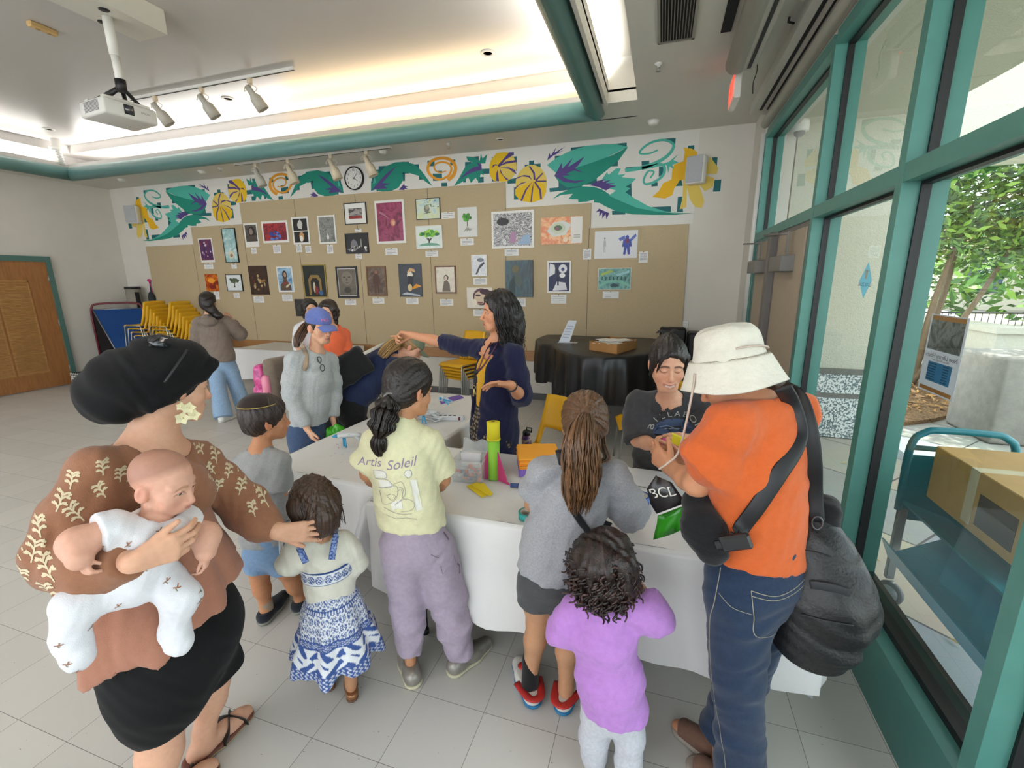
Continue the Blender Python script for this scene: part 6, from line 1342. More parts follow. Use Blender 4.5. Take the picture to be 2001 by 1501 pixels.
def hand(S,w,d,n,t,s=1.0,curl=(0.35,0.4,0.45,0.5),thumb=(0.6,0.6,0.25),spread=0.06,tbend=0.3):
 """w wrist, d toward the fingers, n the way the palm faces, t the thumb side"""
 w=np.asarray(w,float);d=unit(d);n=np.asarray(n,float);n=unit(n-d*(n@d));t0=np.asarray(t,float);t=np.cross(d,n);t=t if t@t0>0 else -t
 off=(0.029,0.0098,-0.0098,-0.028);ln=(0.086,0.090,0.085,0.077);seg=((.042,.025,.021),(.046,.029,.022),(.042,.027,.021),(.033,.020,.019));tips=[]
 S.cap(w-d*0.01*s,w+d*0.02*s,0.024*s,0.025*s,0.015*s,(n,0.72))
 for i in range(4):
  kn=w+(d*ln[i]+t*off[i]-n*0.002)*s;S.cap(w+(d*0.015+t*off[i]*0.55)*s,kn,0.0145*s,0.0118*s,0.012*s)
  a=curl[i];p=kn;rr=(0.0098,0.0088,0.0080,0.0066)if i<3 else (0.0086,0.0078,0.007,0.006);dd=unit(d+t*off[i]/0.03*spread)
  for j in range(3):
   q=p+(dd*math.cos(a)+n*math.sin(a))*seg[i][j]*s;S.cap(p,q,rr[j]*s,rr[j+1]*s,0.0025*s);p=q;a+=curl[i]*(1.15 if j==0 else 0.7)
  tips.append((p,unit(dd*math.cos(a-curl[i]*.7)+n*math.sin(a-curl[i]*.7)),n))
 p=w+(d*0.028+t*0.022+n*0.004)*s;td=unit(t*thumb[0]+d*thumb[1]+n*thumb[2]);S.cap(w+(d*0.012+t*0.008)*s,p,0.017*s,0.015*s,0.012*s)
 q=p+td*0.034*s;S.cap(p,q,0.0145*s,0.0115*s,0.006*s);td2=unit(td+d*tbend);q2=q+td2*0.030*s;S.cap(q,q2,0.0108*s,0.0098*s,0.003*s);q3=q2+unit(td2+d*tbend*.8)*0.024*s;S.cap(q2,q3,0.0098*s,0.0078*s,0.002*s)
 return tips
def nails(name,tips,m,parent,s=1.0):
 b=MB()
 for p,d,n in tips:
  r=unit(np.cross(d,n));c=p-n*0.0052*s-d*0.001*s;b.lathe([(0,.0014*s),(0.004*s,.001*s),(0.0048*s,-.0006*s)],c,-n,10,hint=d)
 b.build(name,m,parent)
SKINS={}
def skin_mat():return mat('skin','c99478',0.5,vcol=True,noise=0.04,nscale=70,bump=0.06,bscale=500,spec=0.35,sss=0.12)
def hair_mat(name='hair'):return mat(name,'20150f',0.38,vcol=True,spec=0.5,bump=0.25,bscale=220)
def flat_col(c):return lambda V:np.tile(np.array(hx(c)[:3]),(len(V),1))
def box_of(c,r,h):c=np.asarray(c);r=np.asarray(r)*np.ones(3);return (c-r,c+r,h)
def arm(S,sh,el_,wr,s=1.0,fat=1.0,k=0.02):
 S.chain([sh,np.asarray(sh)*.5+np.asarray(el_)*.5,el_],np.array([.047,.043,.037])*s*fat,k);e=np.asarray(el_);w=np.asarray(wr);S.chain([e,e*.65+w*.35,w],np.array([.037,.036,.0245])*s*fat,0.015)
def leg(S,hp,kn,an,s=1.0,fat=1.0,k=0.03):
 hp,kn,an=(np.asarray(v,float)for v in (hp,kn,an));S.chain([hp,hp*.5+kn*.5,kn],np.array([.083,.070,.052])*s*fat,k)
 back=np.array([0,0,0.]);S.chain([kn,kn*.68+an*.32,an*.9+kn*.1,an],np.array([.052,.053,.034,.034])*s*fat,0.02)
def foot(S,an,d,s=1.0,L=0.22):
 d=unit(np.array([d[0],d[1],0]));g=np.array([an[0],an[1],0.0]);S.cap(g-d*0.035*s+[0,0,.035*s],g+d*(L-.09)*s+[0,0,.028*s],.034*s,.030*s,0.02*s,(np.cross(d,(0,0,1)),1.0));S.cap(g+d*(L-.13)*s+[0,0,.022*s],g+d*(L-.06)*s+[0,0,.018*s],.036*s,.026*s,0.02*s);S.cap(an,g-d*0.01*s+[0,0,.04*s],.033*s,.036*s,0.02*s)
def shoe(name,an,d,parent,upper,sole,s=1.0,L=0.25,high=0.075,wd=0.042,h=0.005):
 d=unit(np.array([d[0],d[1],0]));g=np.array([an[0],an[1],0.0]);A=[d,np.cross((0,0,1),d),(0,0,1)]
 S=Sdf();S.cap(g-d*0.035*s+[0,0,.045*s],g+d*(L*.35)*s+[0,0,.042*s],wd*.98*s,wd*s,.02*s);S.cap(g+d*(L*.3)*s+[0,0,.036*s],g+d*(L*.66)*s+[0,0,.028*s],wd*1.08*s,wd*.86*s,.02*s);S.cap(g-d*.012*s+[0,0,.05*s],g+[0,0,high*s],wd*.95*s,wd*.86*s,.015*s);S.cut(g+[0,0,.014*s],(0,0,-1));S.cut(g+[0,0,(high+.01)*s],(0,0,1))
 o=sdf_obj(name,S,upper,parent,h)
 S=Sdf();S.cap(g-d*0.035*s+[0,0,.03*s],g+d*(L*.3)*s+[0,0,.03*s],wd*1.05*s,wd*1.08*s,.02*s);S.cap(g+d*(L*.3)*s+[0,0,.03*s],g+d*(L*.67)*s+[0,0,.03*s],wd*1.16*s,wd*.94*s,.02*s);S.cut(g+[0,0,.001],(0,0,-1),.002);S.cut(g+[0,0,.022*s],(0,0,1),.003);sdf_obj('sole',S,sole,o,h);return o
def strands(b,guide,rad,n,seed,r0=0.003,nm=3,wave=0.0,wf=9,sides=4,taper=True,spread=1.0):
 """bundle of hairs along a guide curve; rad = bundle radius along it"""
 rn=np.random.default_rng(seed);G=np.asarray(guide,float);k=len(G);R_=np.interp(np.linspace(0,1,k),np.linspace(0,1,len(rad)),rad);fr=[];u=None
 for i in range(k):
  d=unit(G[min(i+1,k-1)]-G[max(i-1,0)])
  if u is None:u=frame(d)[0]
  else:u=unit(u-d*(u@d))
  fr.append((u,np.cross(d,u)))
 for j in range(n):
  a,q=rn.uniform(0,6.28),math.sqrt(rn.random());e=rn.uniform(0.82,1.0)if taper else 1.0;ph=rn.uniform(0,6.28);m=max(3,int(k*e));P=[]
  for i in range(m):
   w=wave*math.sin(wf*i/k*6.28+ph)*min(1,i/k*3);P.append(G[i]+fr[i][0]*(R_[i]*q*math.cos(a)*spread+w)+fr[i][1]*(R_[i]*q*math.sin(a)*spread+w*.6))
  rr=np.full(m,r0);rr[-max(2,m//6):]*=np.linspace(1,0.3,max(2,m//6))if taper else 1;b.tube(P,rr,sides,int(rn.integers(nm)),False)
def hair_shades(base,lo=0.6,hi=1.6):
 c=np.array(hx(base)[:3]);return [mat('hair_%s_%d'%(base,i),tuple(c*f)+(1,),0.36,spec=0.5)for i,f in enumerate((lo,1.0,hi))]
def combed(H,pole,axis,freq=70,amp=0.0022):
 """grooves radiating from a pole on the head"""
 p=np.asarray(pole,float);u,w,d=frame(axis)
 def fn(X,Y,Z):
  x,y,z=X-p[0],Y-p[1],Z-p[2];a=np.arctan2(x*u[0]+y*u[1]+z*u[2],x*w[0]+y*w[1]+z*w[2]);return amp*(np.sin(a*freq)+.6*np.sin(a*freq*.43+1)+.7*np.sin(a*17+2))
 return fn
def combed_col(base,pole,axis,freq=70,var=0.5):
 p=np.asarray(pole,float);u,w,d=frame(axis);c=np.array(hx(base)[:3])
 def fn(V):
  q=V-p;a=np.arctan2(q@u,q@w);v=0.5*np.sin(a*freq)+.3*np.sin(a*freq*.43+1)+.3*np.sin(a*17+2);return c[None]*(1+var*v)[:,None]
 return fn
def scalp(S,H,grow=0.010,brow=0.062,back=-0.07,side=0.01,k=0.02,slope=1.1):
 """hair shell over the skull, face left free"""
 q=H.s;S.ell(H.T(0,-0.014,0.038),np.array([(0.076+grow)*H.w,0.096+grow,0.084+grow])*q,H.A,k*q)
 return S
def face_cut(S,H,y0=0.055,z0=0.0,slope=0.75,k=0.008):
 """drop hair in front of a plane leaning back over the forehead"""
 n=unit(H.f*1.0-H.u*slope);S.cut(H.T(0,y0,z0),n,k*H.s);return S

def sleeve(S,pts,rad,sk=.03):
 pts=[np.asarray(p,float)for p in pts]
 if len(pts)>2:S.chain(pts[:-1],rad[:-1],sk)
 g=Sdf();g.cap(pts[-2],pts[-1],rad[-2],rad[-1]);g.cut(pts[-1],pts[-1]-pts[-2]);S.group(g,.02)
def top(name,t,mats,P,R_,flat,sleeves=(),hem=(),neck=None,disp=None,h=0.007,col=None,k=0.04,extra=None,sk=0.03,fine=()):
 """a garment for the upper body: trunk, sleeves each ending in a clean cuff, neck opening"""
 S=Sdf();S.chain(P,R_,k,flat)
 if extra:extra(S)
 for p,n in hem:S.cut(p,n)
 for pts,rad in sleeves:
  sleeve(S,pts,rad,sk)
 if neck:S.cap(neck[0]-unit(neck[1])*.05,neck[0]+unit(neck[1])*.15,neck[2],neck[2]*1.25,.006,None,'s')
 if disp:S.disp(disp)
 return sdf_obj(name,S,mats,t,h,fine,col=col)
def trousers(name,t,mats,pel,pr_,legs,disp=None,h=0.0075,flat=None,waist=None,col=None,ends=True,k=0.03):
 S=Sdf();S.cap(pel[0],pel[1],pr_[0],pr_[1],.04,flat)
 if waist:S.cut(*waist)
 for pts,rad in legs:
  g=Sdf();pts=[np.asarray(p,float)for p in pts];g.chain(pts,rad,.02)
  if ends:g.cut(pts[-1],pts[-1]-pts[-2])
  S.group(g,k)
 S.cut(np.array([0,0,.012]),(0,0,-1),.002)
 if disp:S.disp(disp)
 return sdf_obj(name,S,mats,t,h,col=col)
def person(label,base):return thing('person',label,'person',(base[0],base[1],0))
# ------------------------------------------------------------------ girl in the yellow tee
def girl_yellow():
 R=Rig(-0.90,1.50);t=person('girl in a pale yellow tee and lilac trousers with a bubble braid, seen from behind',R.b[:2]);n,rt=R.n,R.rt
 fw=unit(n+rt*0.25);up=np.array([0,0,1.])
 hd=Head(R(800,762,0.02),unit(n*0.75+rt*0.85-up*0.28),up,0.97,'child',0.97)
 pel,chest,nb=R(808,1040),R(778,890),R(784,822)
 ls,rs=R(734,862),R(838,866);le,re_=R(718,925,0.04),R(866,938,0.06);lw,rw=R(742,955,0.26),R(850,962,0.28)
 lh,rh=R(782,1072),R(850,1070);lk,rk=R(794,1168,0.02),R(874,1165,0.02);la,ra=R(800,1262),R(899,1262);la[2]=ra[2]=0.07
 S=Sdf();hd.build(S);S.chain([nb-[0,0,.03],hd.T(0,-0.02,-0.07)],[.044,.042],.02)
 S.chain([pel,pel*.5+chest*.5,chest],[.11,.095,.108],.04,(fw,.7));S.chain([ls,nb-[0,0,.02],rs],[.04,.045,.04],.03)
 arm(S,ls,le,lw,.8);arm(S,rs,re_,rw,.8);leg(S,lh,lk,la,.62);leg(S,rh,rk,ra,.66)
 hand(S,lw,unit(n*.7+rt*.5-up*.2),-up,rt,.85);hand(S,rw,unit(n*.8-rt*.5-up*.1),-up,-rt,.85)
 sdf_obj('body',S,skin_mat(),t,.011,[box_of(hd.c,.13,.0045),box_of(lw+n*.06,.1,.005),box_of(rw+n*.06,.1,.005)],col=lambda V:hd.paint(V,'c08a66','b06a5e','2a1c15','1a1210'))
 hd.eyeballs(t)
 pole=hd.T(0.012,-0.105,-0.035);ax=unit(hd.f*.8+hd.u*.6)
 S=Sdf();scalp(S,hd,.013);S.ell(hd.T(0,-0.05,-0.02),np.array([.07,.065,.06])*.97,hd.A,.02);face_cut(S,hd,0.044,0.0,.62);S.cut(hd.T(0,0,-0.066),-hd.u-hd.f*-.3,.01);S.disp(combed(hd,pole,ax,90,.0016))
 sdf_obj('hair',S,hair_mat(),t,.005,col=combed_col('1d1410',pole,ax,90,.55))
 b=MB();sh=hair_shades('1d1410')
 g=crom([pole,R(756,800,-.06),R(749,820,-.08),R(745,836,-.08),R(740,855,-.07),R(742,875,-.06),R(747,897,-.06)],8)
 strands(b,g,[.020,.050,.040,.056,.042,.054,.036,.016,.030,.030,.022,.006],240,5,.0036)
 for q in (R(758,787,-.06),R(753,809,-.075),R(749,830,-.08)):b.ball(q,.031,12,1,(1,1,1.05))
 b.build('ponytail',sh,t)
 b=MB();q=R(744,846,-.08);b.tube([q+np.array([math.cos(a),math.sin(a),0])*.017 for a in np.linspace(0,6.28,14)[:-1]],.004,6,closed=True)
 b.tube([pole+(rt*math.cos(a)+up*math.sin(a))*.022-n*.008 for a in np.linspace(0,6.28,14)[:-1]],.005,6,closed=True);b.build('hair_tie',mat('tie_grey','6b6866',.7),t)
 nk=nb+up*.012+n*.008
 shirt=top('shirt',t,cloth('tee_yellow','dcd7b0',.04),[R(806,1022),R(796,975),R(783,905),R(784,868)],[.140,.128,.128,.105],(fw,.76),
[([ls+up*.004,ls*.4+le*.6,R(713,912,.03)],[.050,.060,.066]),([rs+up*.004,rs*.45+re_*.55,R(862,922,.045)],[.052,.063,.072])],[(R(806,1022),unit(-up-rt*.05))],(nk,unit(up*1+n*.25),.048),
add(folds(.004,26,rt+up*.5,4),folds(.003,60,rt-up*.6,8),folds(.004,34,up+rt*.2,2)),extra=lambda S:S.chain([ls+up*.004,nb-[0,0,.016],rs+up*.004],[.050,.052,.050],.03))
 b=MB();u_,w_,_=frame(unit(up+n*.25));b.tube([nk+up*.001+(u_*math.cos(a)+w_*math.sin(a))*.0505 for a in np.linspace(0,6.28,26)[:-1]],.006,6,closed=True,flat=1.4);b.build('collar',cloth('tee_collar','d4cea4',.04),t)
 D=Decal([shirt],R(790,915),rt+n*.1,up,n);b=MB();k=1/485
 def M_(x,y):return ((x-790)*k,-(y-915)*k)
 D.text(b,'Artis',.046,*M_(727,886),0,.06,shear=.35);D.text(b,'Soleil',.052,*M_(785,886),0,.08,shear=.35)
 for pts in ([(735,900),(755,899),(757,912),(737,914),(735,900)],[(737,916),(760,916),(766,930),(742,934)],[(745,935),(775,928),(772,955),(748,968),(743,940)],[(766,926),(785,920),(790,945),(776,962)],[(790,905),(795,898),(803,900),(804,909),(797,914),(790,905)],
[(770,965),(790,955),(805,965),(800,978),(780,980)],[(748,975),(775,985),(800,985)],[(755,950),(765,945),(772,950),(765,958),(755,950)],[(775,940),(783,936),(785,950)],[(752,990),(770,996),(790,994),(808,998)],[(780,930),(787,936),(784,950),(792,958)]):D.stroke(b,[M_(*p)for p in pts],.0011,1)
 for pts in ([(737,898),(758,897),(760,913),(738,916)],[(742,918),(764,916),(770,932),(746,936)],[(788,908),(796,897),(805,902),(802,913)],[(800,918),(812,920),(820,980),(808,982)],[(762,962),(782,955),(784,974),(764,978)]):D.fill(b,[M_(*p)for p in pts],2)
 b.build('print',[mat('print_lilac','8f7f97',.8),mat('print_grey','a39d92',.8),mat('print_white','dfdcd2',.8)],shirt)
 tr=trousers('trousers',t,cloth('trousers_lilac','a597a8',.07),(R(806,1020),R(815,1058)),(.126,.136),[([lh,lk,R(800,1225),R(800,1270)],[.084,.078,.068,.054]),([rh,rk,R(888,1225),R(900,1276)],[.092,.088,.075,.058])],
add(folds(.0045,38,up+rt*.3,14),folds(.003,80,up-rt*.7,15),folds(.004,20,rt,16)),flat=(fw,.8))
 D=Decal([tr],R(878,1100),rt+n*.2,up,n);b=MB()
 def M2(x,y):return ((x-878)*k,-(y-1100)*k)
 D.fill(b,[M2(*p)for p in [(858,1072),(886,1066),(890,1084),(861,1092)]],0,.004);D.stroke(b,[M2(*p)for p in [(858,1072),(886,1066),(890,1084),(861,1092),(858,1072)]],.0012,1,1,.005)
 D.stroke(b,[M2(*p)for p in [(893,1090),(898,1102),(897,1118)]],.002,1,3,.004);D.stroke(b,[M2(*p)for p in [(868,1012),(878,1030)]],.002,1,2,.004);D.stroke(b,[M2(*p)for p in [(840,1040),(855,1052)]],.0012,1,2,.004)
 b.build('pocket',[cloth('trousers_lilac',''),mat('lilac_seam','6f6072',.9)],tr)
 for a,d in ((la,unit(n*.9-rt*.2)),(ra,unit(rt*.8+n*.55))):
  o=shoe('shoe',a,d,t,mat('sneaker_silver','8d877f',.35,metal=.3,noise=.12,nscale=40),mat('sneaker_sole','c6bfa2',.7),.98,.24)
  b=MB();g=np.array([a[0],a[1],0]);sd=np.cross((0,0,1),d)
  for q in (.05,.075,.1):b.tube([g+d*q-sd*.025+[0,0,.075-q*.12],g+d*(q+.005)+[0,0,.085-q*.14],g+d*q+sd*.025+[0,0,.075-q*.12]],.003,5)
  b.build('lace',mat('lace_pink','c9b8b4',.8),o)
girl_yellow()
# ------------------------------------------------------------------ mother with the black head scarf, her baby, the little girl she touches, the boy
def sprigs(name,D,centres,parent,m,size=.03,seed=0,w=.0017):
 rn=random.Random(seed);b=MB()
 for (x,y)in centres:
  a0=PI/2+rn.uniform(-.6,.6);s=size*rn.uniform(.8,1.15);d=np.array([math.cos(a0),math.sin(a0)]);e=np.array([-d[1],d[0]]);c=np.array([x,y])
  D.stroke(b,[c-d*s*.8,c+d*s*.2,c+d*s*.9+e*s*.1],w*.7,0,3)
  for f,sg in ((-.4,1),(-.15,-1),(.15,1),(.4,-1),(.6,1),(.7,-1)):
   p=c+d*s*f;q=p+(d*.35+e*sg*.5)*s;D.stroke(b,[p,p*.5+q*.5+d*s*.08,q],w,0,3);D.stroke(b,[p*.4+q*.6,q+e*sg*s*.12-d*s*.15],w,0,2)
 return b.build(name,m,parent)
def mother():
 R=Rig(-1.50,0.88);n,rt=R.n,R.rt;up=np.array([0,0,1.]);t=person('woman in a black head wrap and brown floral blouse carrying a baby on her hip',R.b[:2]);fw=unit(rt*.86-n*.5)
 hd=Head(R(338,752,.02),unit(rt*.93+n*.32-up*.26),up-rt*.02,1.0)
 nb=R(292,862,.02);chest,waist,pel=R(282,985),R(305,1085),R(318,1185)
 rs,ls=R(190,925,-.08),R(392,900,.10);re_,rw=R(128,1078,-.16),R(266,1098,-.385);le,lw=R(474,980,.02),R(546,1040,-.145)
 rh,lh=R(300,1235,-.08),R(350,1225,.08);rk=R(314,1430,-.06);lk=R(418,1335,.10);la=atZ(398,1432,.09);ra=np.array([-1.50,.73,.08])
 S=Sdf();hd.build(S);S.chain([nb-up*.03,nb*.4+hd.T(0,-.03,-.06)*.6,hd.T(0,-.015,-.06)],[.066,.056,.056],.03)
 S.chain([rs,nb-up*.03,ls],[.045,.066,.045],.05);S.chain([pel,waist,chest],[.14,.12,.125],.05,(fw,.75))
 arm(S,rs,re_,rw,1.0);arm(S,ls,le,lw,1.0);leg(S,rh,rk,ra,1.1,1.12);leg(S,lh,lk,la,1.0)
 foot(S,la,atZ(480,1385)-atZ(385,1470));foot(S,ra,rt*.8+n*.3)
 tl=hand(S,lw,unit(rt*.93+n*.05-up*.36),n,-up,1.0,(.12,.08,.1,.12),(.5,.75,.1),.16)
 tr_=hand(S,rw,unit(rt*.95+up*.10-n*.02),unit(n+rt*.25),up,.95,(.45,.5,.55,.6),(.5,.8,.1),.04)
 sdf_obj('body',S,skin_mat(),t,.010,[box_of(hd.c+rt*.02,.13,.0038),box_of(lw+rt*.09,.12,.0038),box_of(rw+rt*.09,.12,.0042),box_of(la,.2,.007)],col=lambda V:hd.paint(V,'d3a286','b87566','4a342a','3a2620'))
 hd.eyeballs(t,'4a3a2a');nails('fingernail',tl,mat('nail_plum','6b1f3a',.25),t)
 # head wrap: bulky folds drawn back to a knot behind
 S=Sdf();S.ell(hd.T(0,-.012,.045),np.array([.090,.112,.098]),hd.A,.03);S.ell(R(268,742,.0),[.115,.10,.10],None,.06);S.ell(R(225,760,-.01),[.10,.085,.085],None,.05);S.ell(R(208,790,-.01),[.075,.055,.05],None,.04);S.ell(R(226,806,-.01),[.04,.035,.03],None,.02)
 S.ell(R(335,705,0),[.10,.08,.06],None,.05);S.cap(hd.T(-.085,.062,.066),hd.T(-.08,-.09,-.062),.017,.02,.02);S.cap(hd.T(.085,.062,.066),hd.T(.08,-.09,-.062),.017,.02,.02);S.cap(hd.T(-.075,.07,.078),hd.T(.075,.07,.078),.015,.015,.02)
 nrm=unit(hd.f*.83-hd.u*.62);S.cut(hd.T(0,.078,.045),nrm,.01);S.cut(hd.T(0,.0,-.058),unit(-hd.u*.92+hd.f*.45),.012)
 S.disp(add(folds(.007,30,unit(up+rt*.5),3,.6),folds(.004,62,unit(up*.8+rt*.55+n*.2),5,.7)));sdf_obj('head_wrap',S,cloth('wrap_black','0d0c0e',.1,.15,sheen=.04),t,.0055)
 # flower earring
 b=MB();q=hd.T(-.082,.0,-.05);p=R(360,806,-.10);b.tube([hd.T(-.083,-.004,-.04),p+up*.03],.0015,5)
 for c_,rr in ((p+up*.012+rt*.012,.017),(p-up*.016-rt*.008,.018),(p-up*.012+rt*.022,.016),(p+up*.02-rt*.006,.012)):
  for k in range(5):a=k*1.257;e=unit(rt*math.cos(a)+up*math.sin(a)-n*.35);b.add([c_,c_+e*rr*.7+np.cross(e,n)*rr*.5,c_+e*rr*1.25,c_+e*rr*.7-np.cross(e,n)*rr*.5],[(0,1,2,3)],0,True)
  b.ball(c_-n*.003,.0035,6)
 b.build('flower_earring',mat('earring_ivory','d9d0a8',.4),t)
 # blouse: floral yoke and sleeves, plain gathered peplum
 FLO=cloth('blouse_brown','8f6249',.06)
 S=Sdf();S.chain([chest-up*.05,chest+up*.06],[.150,.150],.05,(fw,.8));S.chain([rs+up*.01,nb-up*.075,ls+up*.01],[.056,.072,.056],.05);S.ell(chest+fw*.10+up*.03,[.10,.10,.085],None,.05)
 sleeve(S,[rs,rs*.5+re_*.5,re_+up*.0,re_*.55+rw*.45-up*.035,rw*.9+re_*.1],[.064,.074,.082,.086,.045],.04)
 sleeve(S,[ls,ls*.5+le*.5,le-up*.012,le*.45+lw*.55-up*.012,lw*.95+le*.05],[.062,.068,.072,.062,.036],.04)
 S.cap(nb+up*.0+fw*.035,nb+up*.16+fw*.06,.088,.14,.01,None,'s');S.cap(nb-up*.075+fw*.12,nb+up*.06+fw*.08,.018,.075,.01,None,'s')
 S.disp(add(folds(.006,24,unit(rt+up*.3),7),folds(.004,48,unit(rt*.7-up*.6),9),folds(.003,90,rt,10)));bl=sdf_obj('blouse',S,FLO,t,.0065)
 P0=R(280,960);k=1/625
 D=Decal([bl],P0,rt,up,n,.9)
 cs=[((x-280)*k,-(y-960)*k)for x,y in ((195,880),(235,870),(178,905),(195,925),(228,905),(150,935),(192,960),(140,965),(155,985),(120,965),(118,1005),(150,1020),(70,1068),(105,1030),(110,1075),(82,1100),(95,1130),(130,1100),(165,1075),(190,1075),(150,1135),(215,1090),(185,1110),(230,1080),(125,1150),
(378,855),(360,870),(400,880),(420,900),(385,905),(410,930),(440,935),(395,950),(425,965),(452,965),(400,985),(465,990),(440,1000),(480,1010),(495,980),(500,1020),(520,1030),(530,1010),(478,1030),(515,1050),(450,1040),(350,900),(255,890),(270,905))]
 sprigs('floral_print',D,cs,bl,mat('sprig_cream','cdbf9f',.8),.026,4,.0021)
 S=Sdf();hem=R(318,1172);S.chain([chest-up*.02,chest*.6+hem*.4,hem*1.0,hem-up*.10],[.150,.185,.245,.27],.05,(fw,.92));S.cut(hem-up*.0,unit(-up+rt*.26+n*.1));S.cut(chest+up*.0,up,.02)
 def pleats(X,Y,Z):
  a=np.arctan2((X-hem[0])*rt[0]+(Y-hem[1])*rt[1],(X-hem[0])*n[0]+(Y-hem[1])*n[1]);w=np.clip((chest[2]-Z)/.3,0,1);return 0.009*w*(np.sin(a*9+.5)+.5*np.sin(a*17+2+Z*6))
 S.disp(pleats);S.disp(folds(.003,50,rt,12));sdf_obj('peplum',S,cloth('blouse_plain','a3705b',.04),t,.0075)
 # skirt
 S=Sdf();S.ell(R(338,1238),[.205,.20,.20],[rt,n,up],.06);S.chain([R(325,1240,-.06),R(318,1350,-.07),R(314,1432,-.07)],[.15,.115,.076],.09);S.chain([lh,lk*.9+lh*.1,R(428,1352,.10)],[.16,.098,.070],.10)
 S.cut(R(312,1428,-.07),unit(-up*.9-n*.25+rt*.1),.01);S.disp(add(folds(.002,60,up+rt*.4,5)));sdf_obj('skirt',S,cloth('skirt_black','0b0b0c',.1,.1,sheen=.03),t,.0075)
 # crossed strap sandals
 for a,d in ((la,atZ(480,1385)-atZ(385,1470)),(ra,rt*.8+n*.3)):
  d=unit(d*np.array([1,1,0]));g=np.array([a[0],a[1],0]);sd=np.cross((0,0,1),d)
  S=Sdf();S.cap(g-d*.045+[0,0,.012],g+d*.06+[0,0,.012],.042,.042,.02);S.cap(g+d*.05+[0,0,.012],g+d*.145+[0,0,.012],.048,.04,.02);S.cut([0,0,.0015],(0,0,-1),.001);S.cut([0,0,.019],(0,0,1),.003)
  o=sdf_obj('sandal',S,mat('sandal_sole','6b3f33',.6),t,.005);S=Sdf();S.cap(g-d*.045+[0,0,.008],g+d*.06+[0,0,.008],.044,.044,.02);S.cap(g+d*.05+[0,0,.008],g+d*.145+[0,0,.008],.05,.042,.02);S.cut([0,0,.001],(0,0,-1),.001);S.cut([0,0,.010],(0,0,1),.002);sdf_obj('sole_edge',S,mat('sandal_tan','9a8560',.7),o,.005)
  for s_ in (-1,1):
   P=crom([g+d*.035+sd*.045*s_+[0,0,.012],g+d*.065+sd*.036*s_+[0,0,.045],g+d*.095+[0,0,.058],g+d*.125-sd*.036*s_+[0,0,.036],g+d*.13-sd*.046*s_+[0,0,.012]],6);b=MB();b.tube(P,.018,8,flat=.16,hint=d);b.build('strap',mat('strap_black','161517',.4),o)
 # sunglasses pushed up on the wrap
 sg=thing('sunglasses','black sunglasses pushed up on the black head wrap','sunglasses',R(345,690));b=MB()
 b.tube(crom([R(296,672,-.06),R(318,661,-.02),R(345,667,.0),R(372,678,.03)],5),.006,6);b.build('frame_top',M_BLACK,sg)
 b=MB();b.tube(crom([R(366,684,-.10),R(345,715,-.125),R(322,748,-.13)],5),.0045,6);b.tube(crom([R(296,672,-.06),R(276,700,-.03)],4),.0045,6);b.build('temple',M_BLACK,sg)
 b=MB()
 for c_,w_ in ((R(312,672,-.05),.03),(R(356,684,-.02),.03)):b.lathe([(0,0),(w_*.8,.004),(w_,.008)],c_,unit(up+rt*.25-n*.5),16,0,hint=rt)
 b.build('lens',mat('lens_dark','20242a',.08,spec=.8),sg)
 # ---------------------------------------------------------------- baby
 B=lambda x,y,o=0.0:R(x,y,-.29+o);t=person('baby in a white sprigged romper with a round collar held on the hip',B(270,1100)[:2]);bf=unit(rt*.6-n*.75)
 hd=Head(B(318,946,.02),unit(rt*.74-n*.62-up*.30),up+rt*.06,.80,'baby',1.0)
 nb=B(312,1018,.02);chest,pel=B(285,1060),B(262,1130);rs,ls=B(204,1042,-.02),B(368,1034,.03)
 re_,rw=B(152,1062,-.03),B(155,1092,-.07);le,lw=B(402,1048,.0),B(402,1078,-.03)
 S=Sdf();hd.build(S);S.cap(nb,hd.T(0,-.01,-.05),.036,.036,.02);S.chain([pel,chest],[.062,.066],.03)
 S.chain([rs,re_,rw],[.034,.037,.027],.02);S.chain([ls,le,lw],[.034,.036,.027],.02)
 hand(S,rw,unit(rt*.25-up*.9-n*.2),unit(n*.5+rt*.8),rt*.3-n,.46,(1.0,1.0,1.05,1.1),(.1,.7,.8));hand(S,lw,unit(-up-rt*.1),unit(n*.4-rt*.8),-n,.46,(.6,.65,.7,.75),(.2,.8,.4))
 def bpaint(V):
  c_=hd.paint(V,'d2a08a','c07a70','a87a60','5a4036');L_=hd.local(V);w=np.clip((L_[:,2]*.9-L_[:,1]*.62-.025)/.03,0,1)*(np.abs(L_[:,0])<.2)*(L_[:,2]>-.04);w=w[:,None]*.6;return c_*(1-w)+np.array(hx('7a5040')[:3])*w
 sdf_obj('body',S,skin_mat(),t,.006,[box_of(hd.c,.11,.003),box_of(rw-up*.03,.06,.003),box_of(lw-up*.03,.06,.003)],col=bpaint);hd.eyeballs(t,'4a4038',(.25,1,-.25))
 WH=cloth('romper_white','dcdbe0',.03)
 rl=[B(222,1145),B(150,1188,-.03),B(140,1240,-.02),B(152,1285,-.04)];ll=[B(318,1130),B(352,1168,-.05),B(342,1225,-.03),B(350,1256,-.06)]
 def ex(S):
  S.chain([rs*.8+nb*.2,nb-up*.055,ls*.8+nb*.2],[.042,.045,.042],.03);S.chain(rl,[.054,.048,.036,.034],.02);S.chain(ll,[.054,.046,.034,.034],.02)
 rp=top('romper',t,WH,[pel,chest],[.076,.080],(bf,.95),[([rs*.9+nb*.1,rs*.75+re_*.25],[.052,.056]),([ls*.9+nb*.1,ls*.7+le*.3],[.046,.05])],(),(nb+up*.0,unit(up+bf*.3),.042),add(folds(.003,40,up+rt*.4,3),folds(.002,90,rt-up*.4,5)),h=.005,extra=ex)
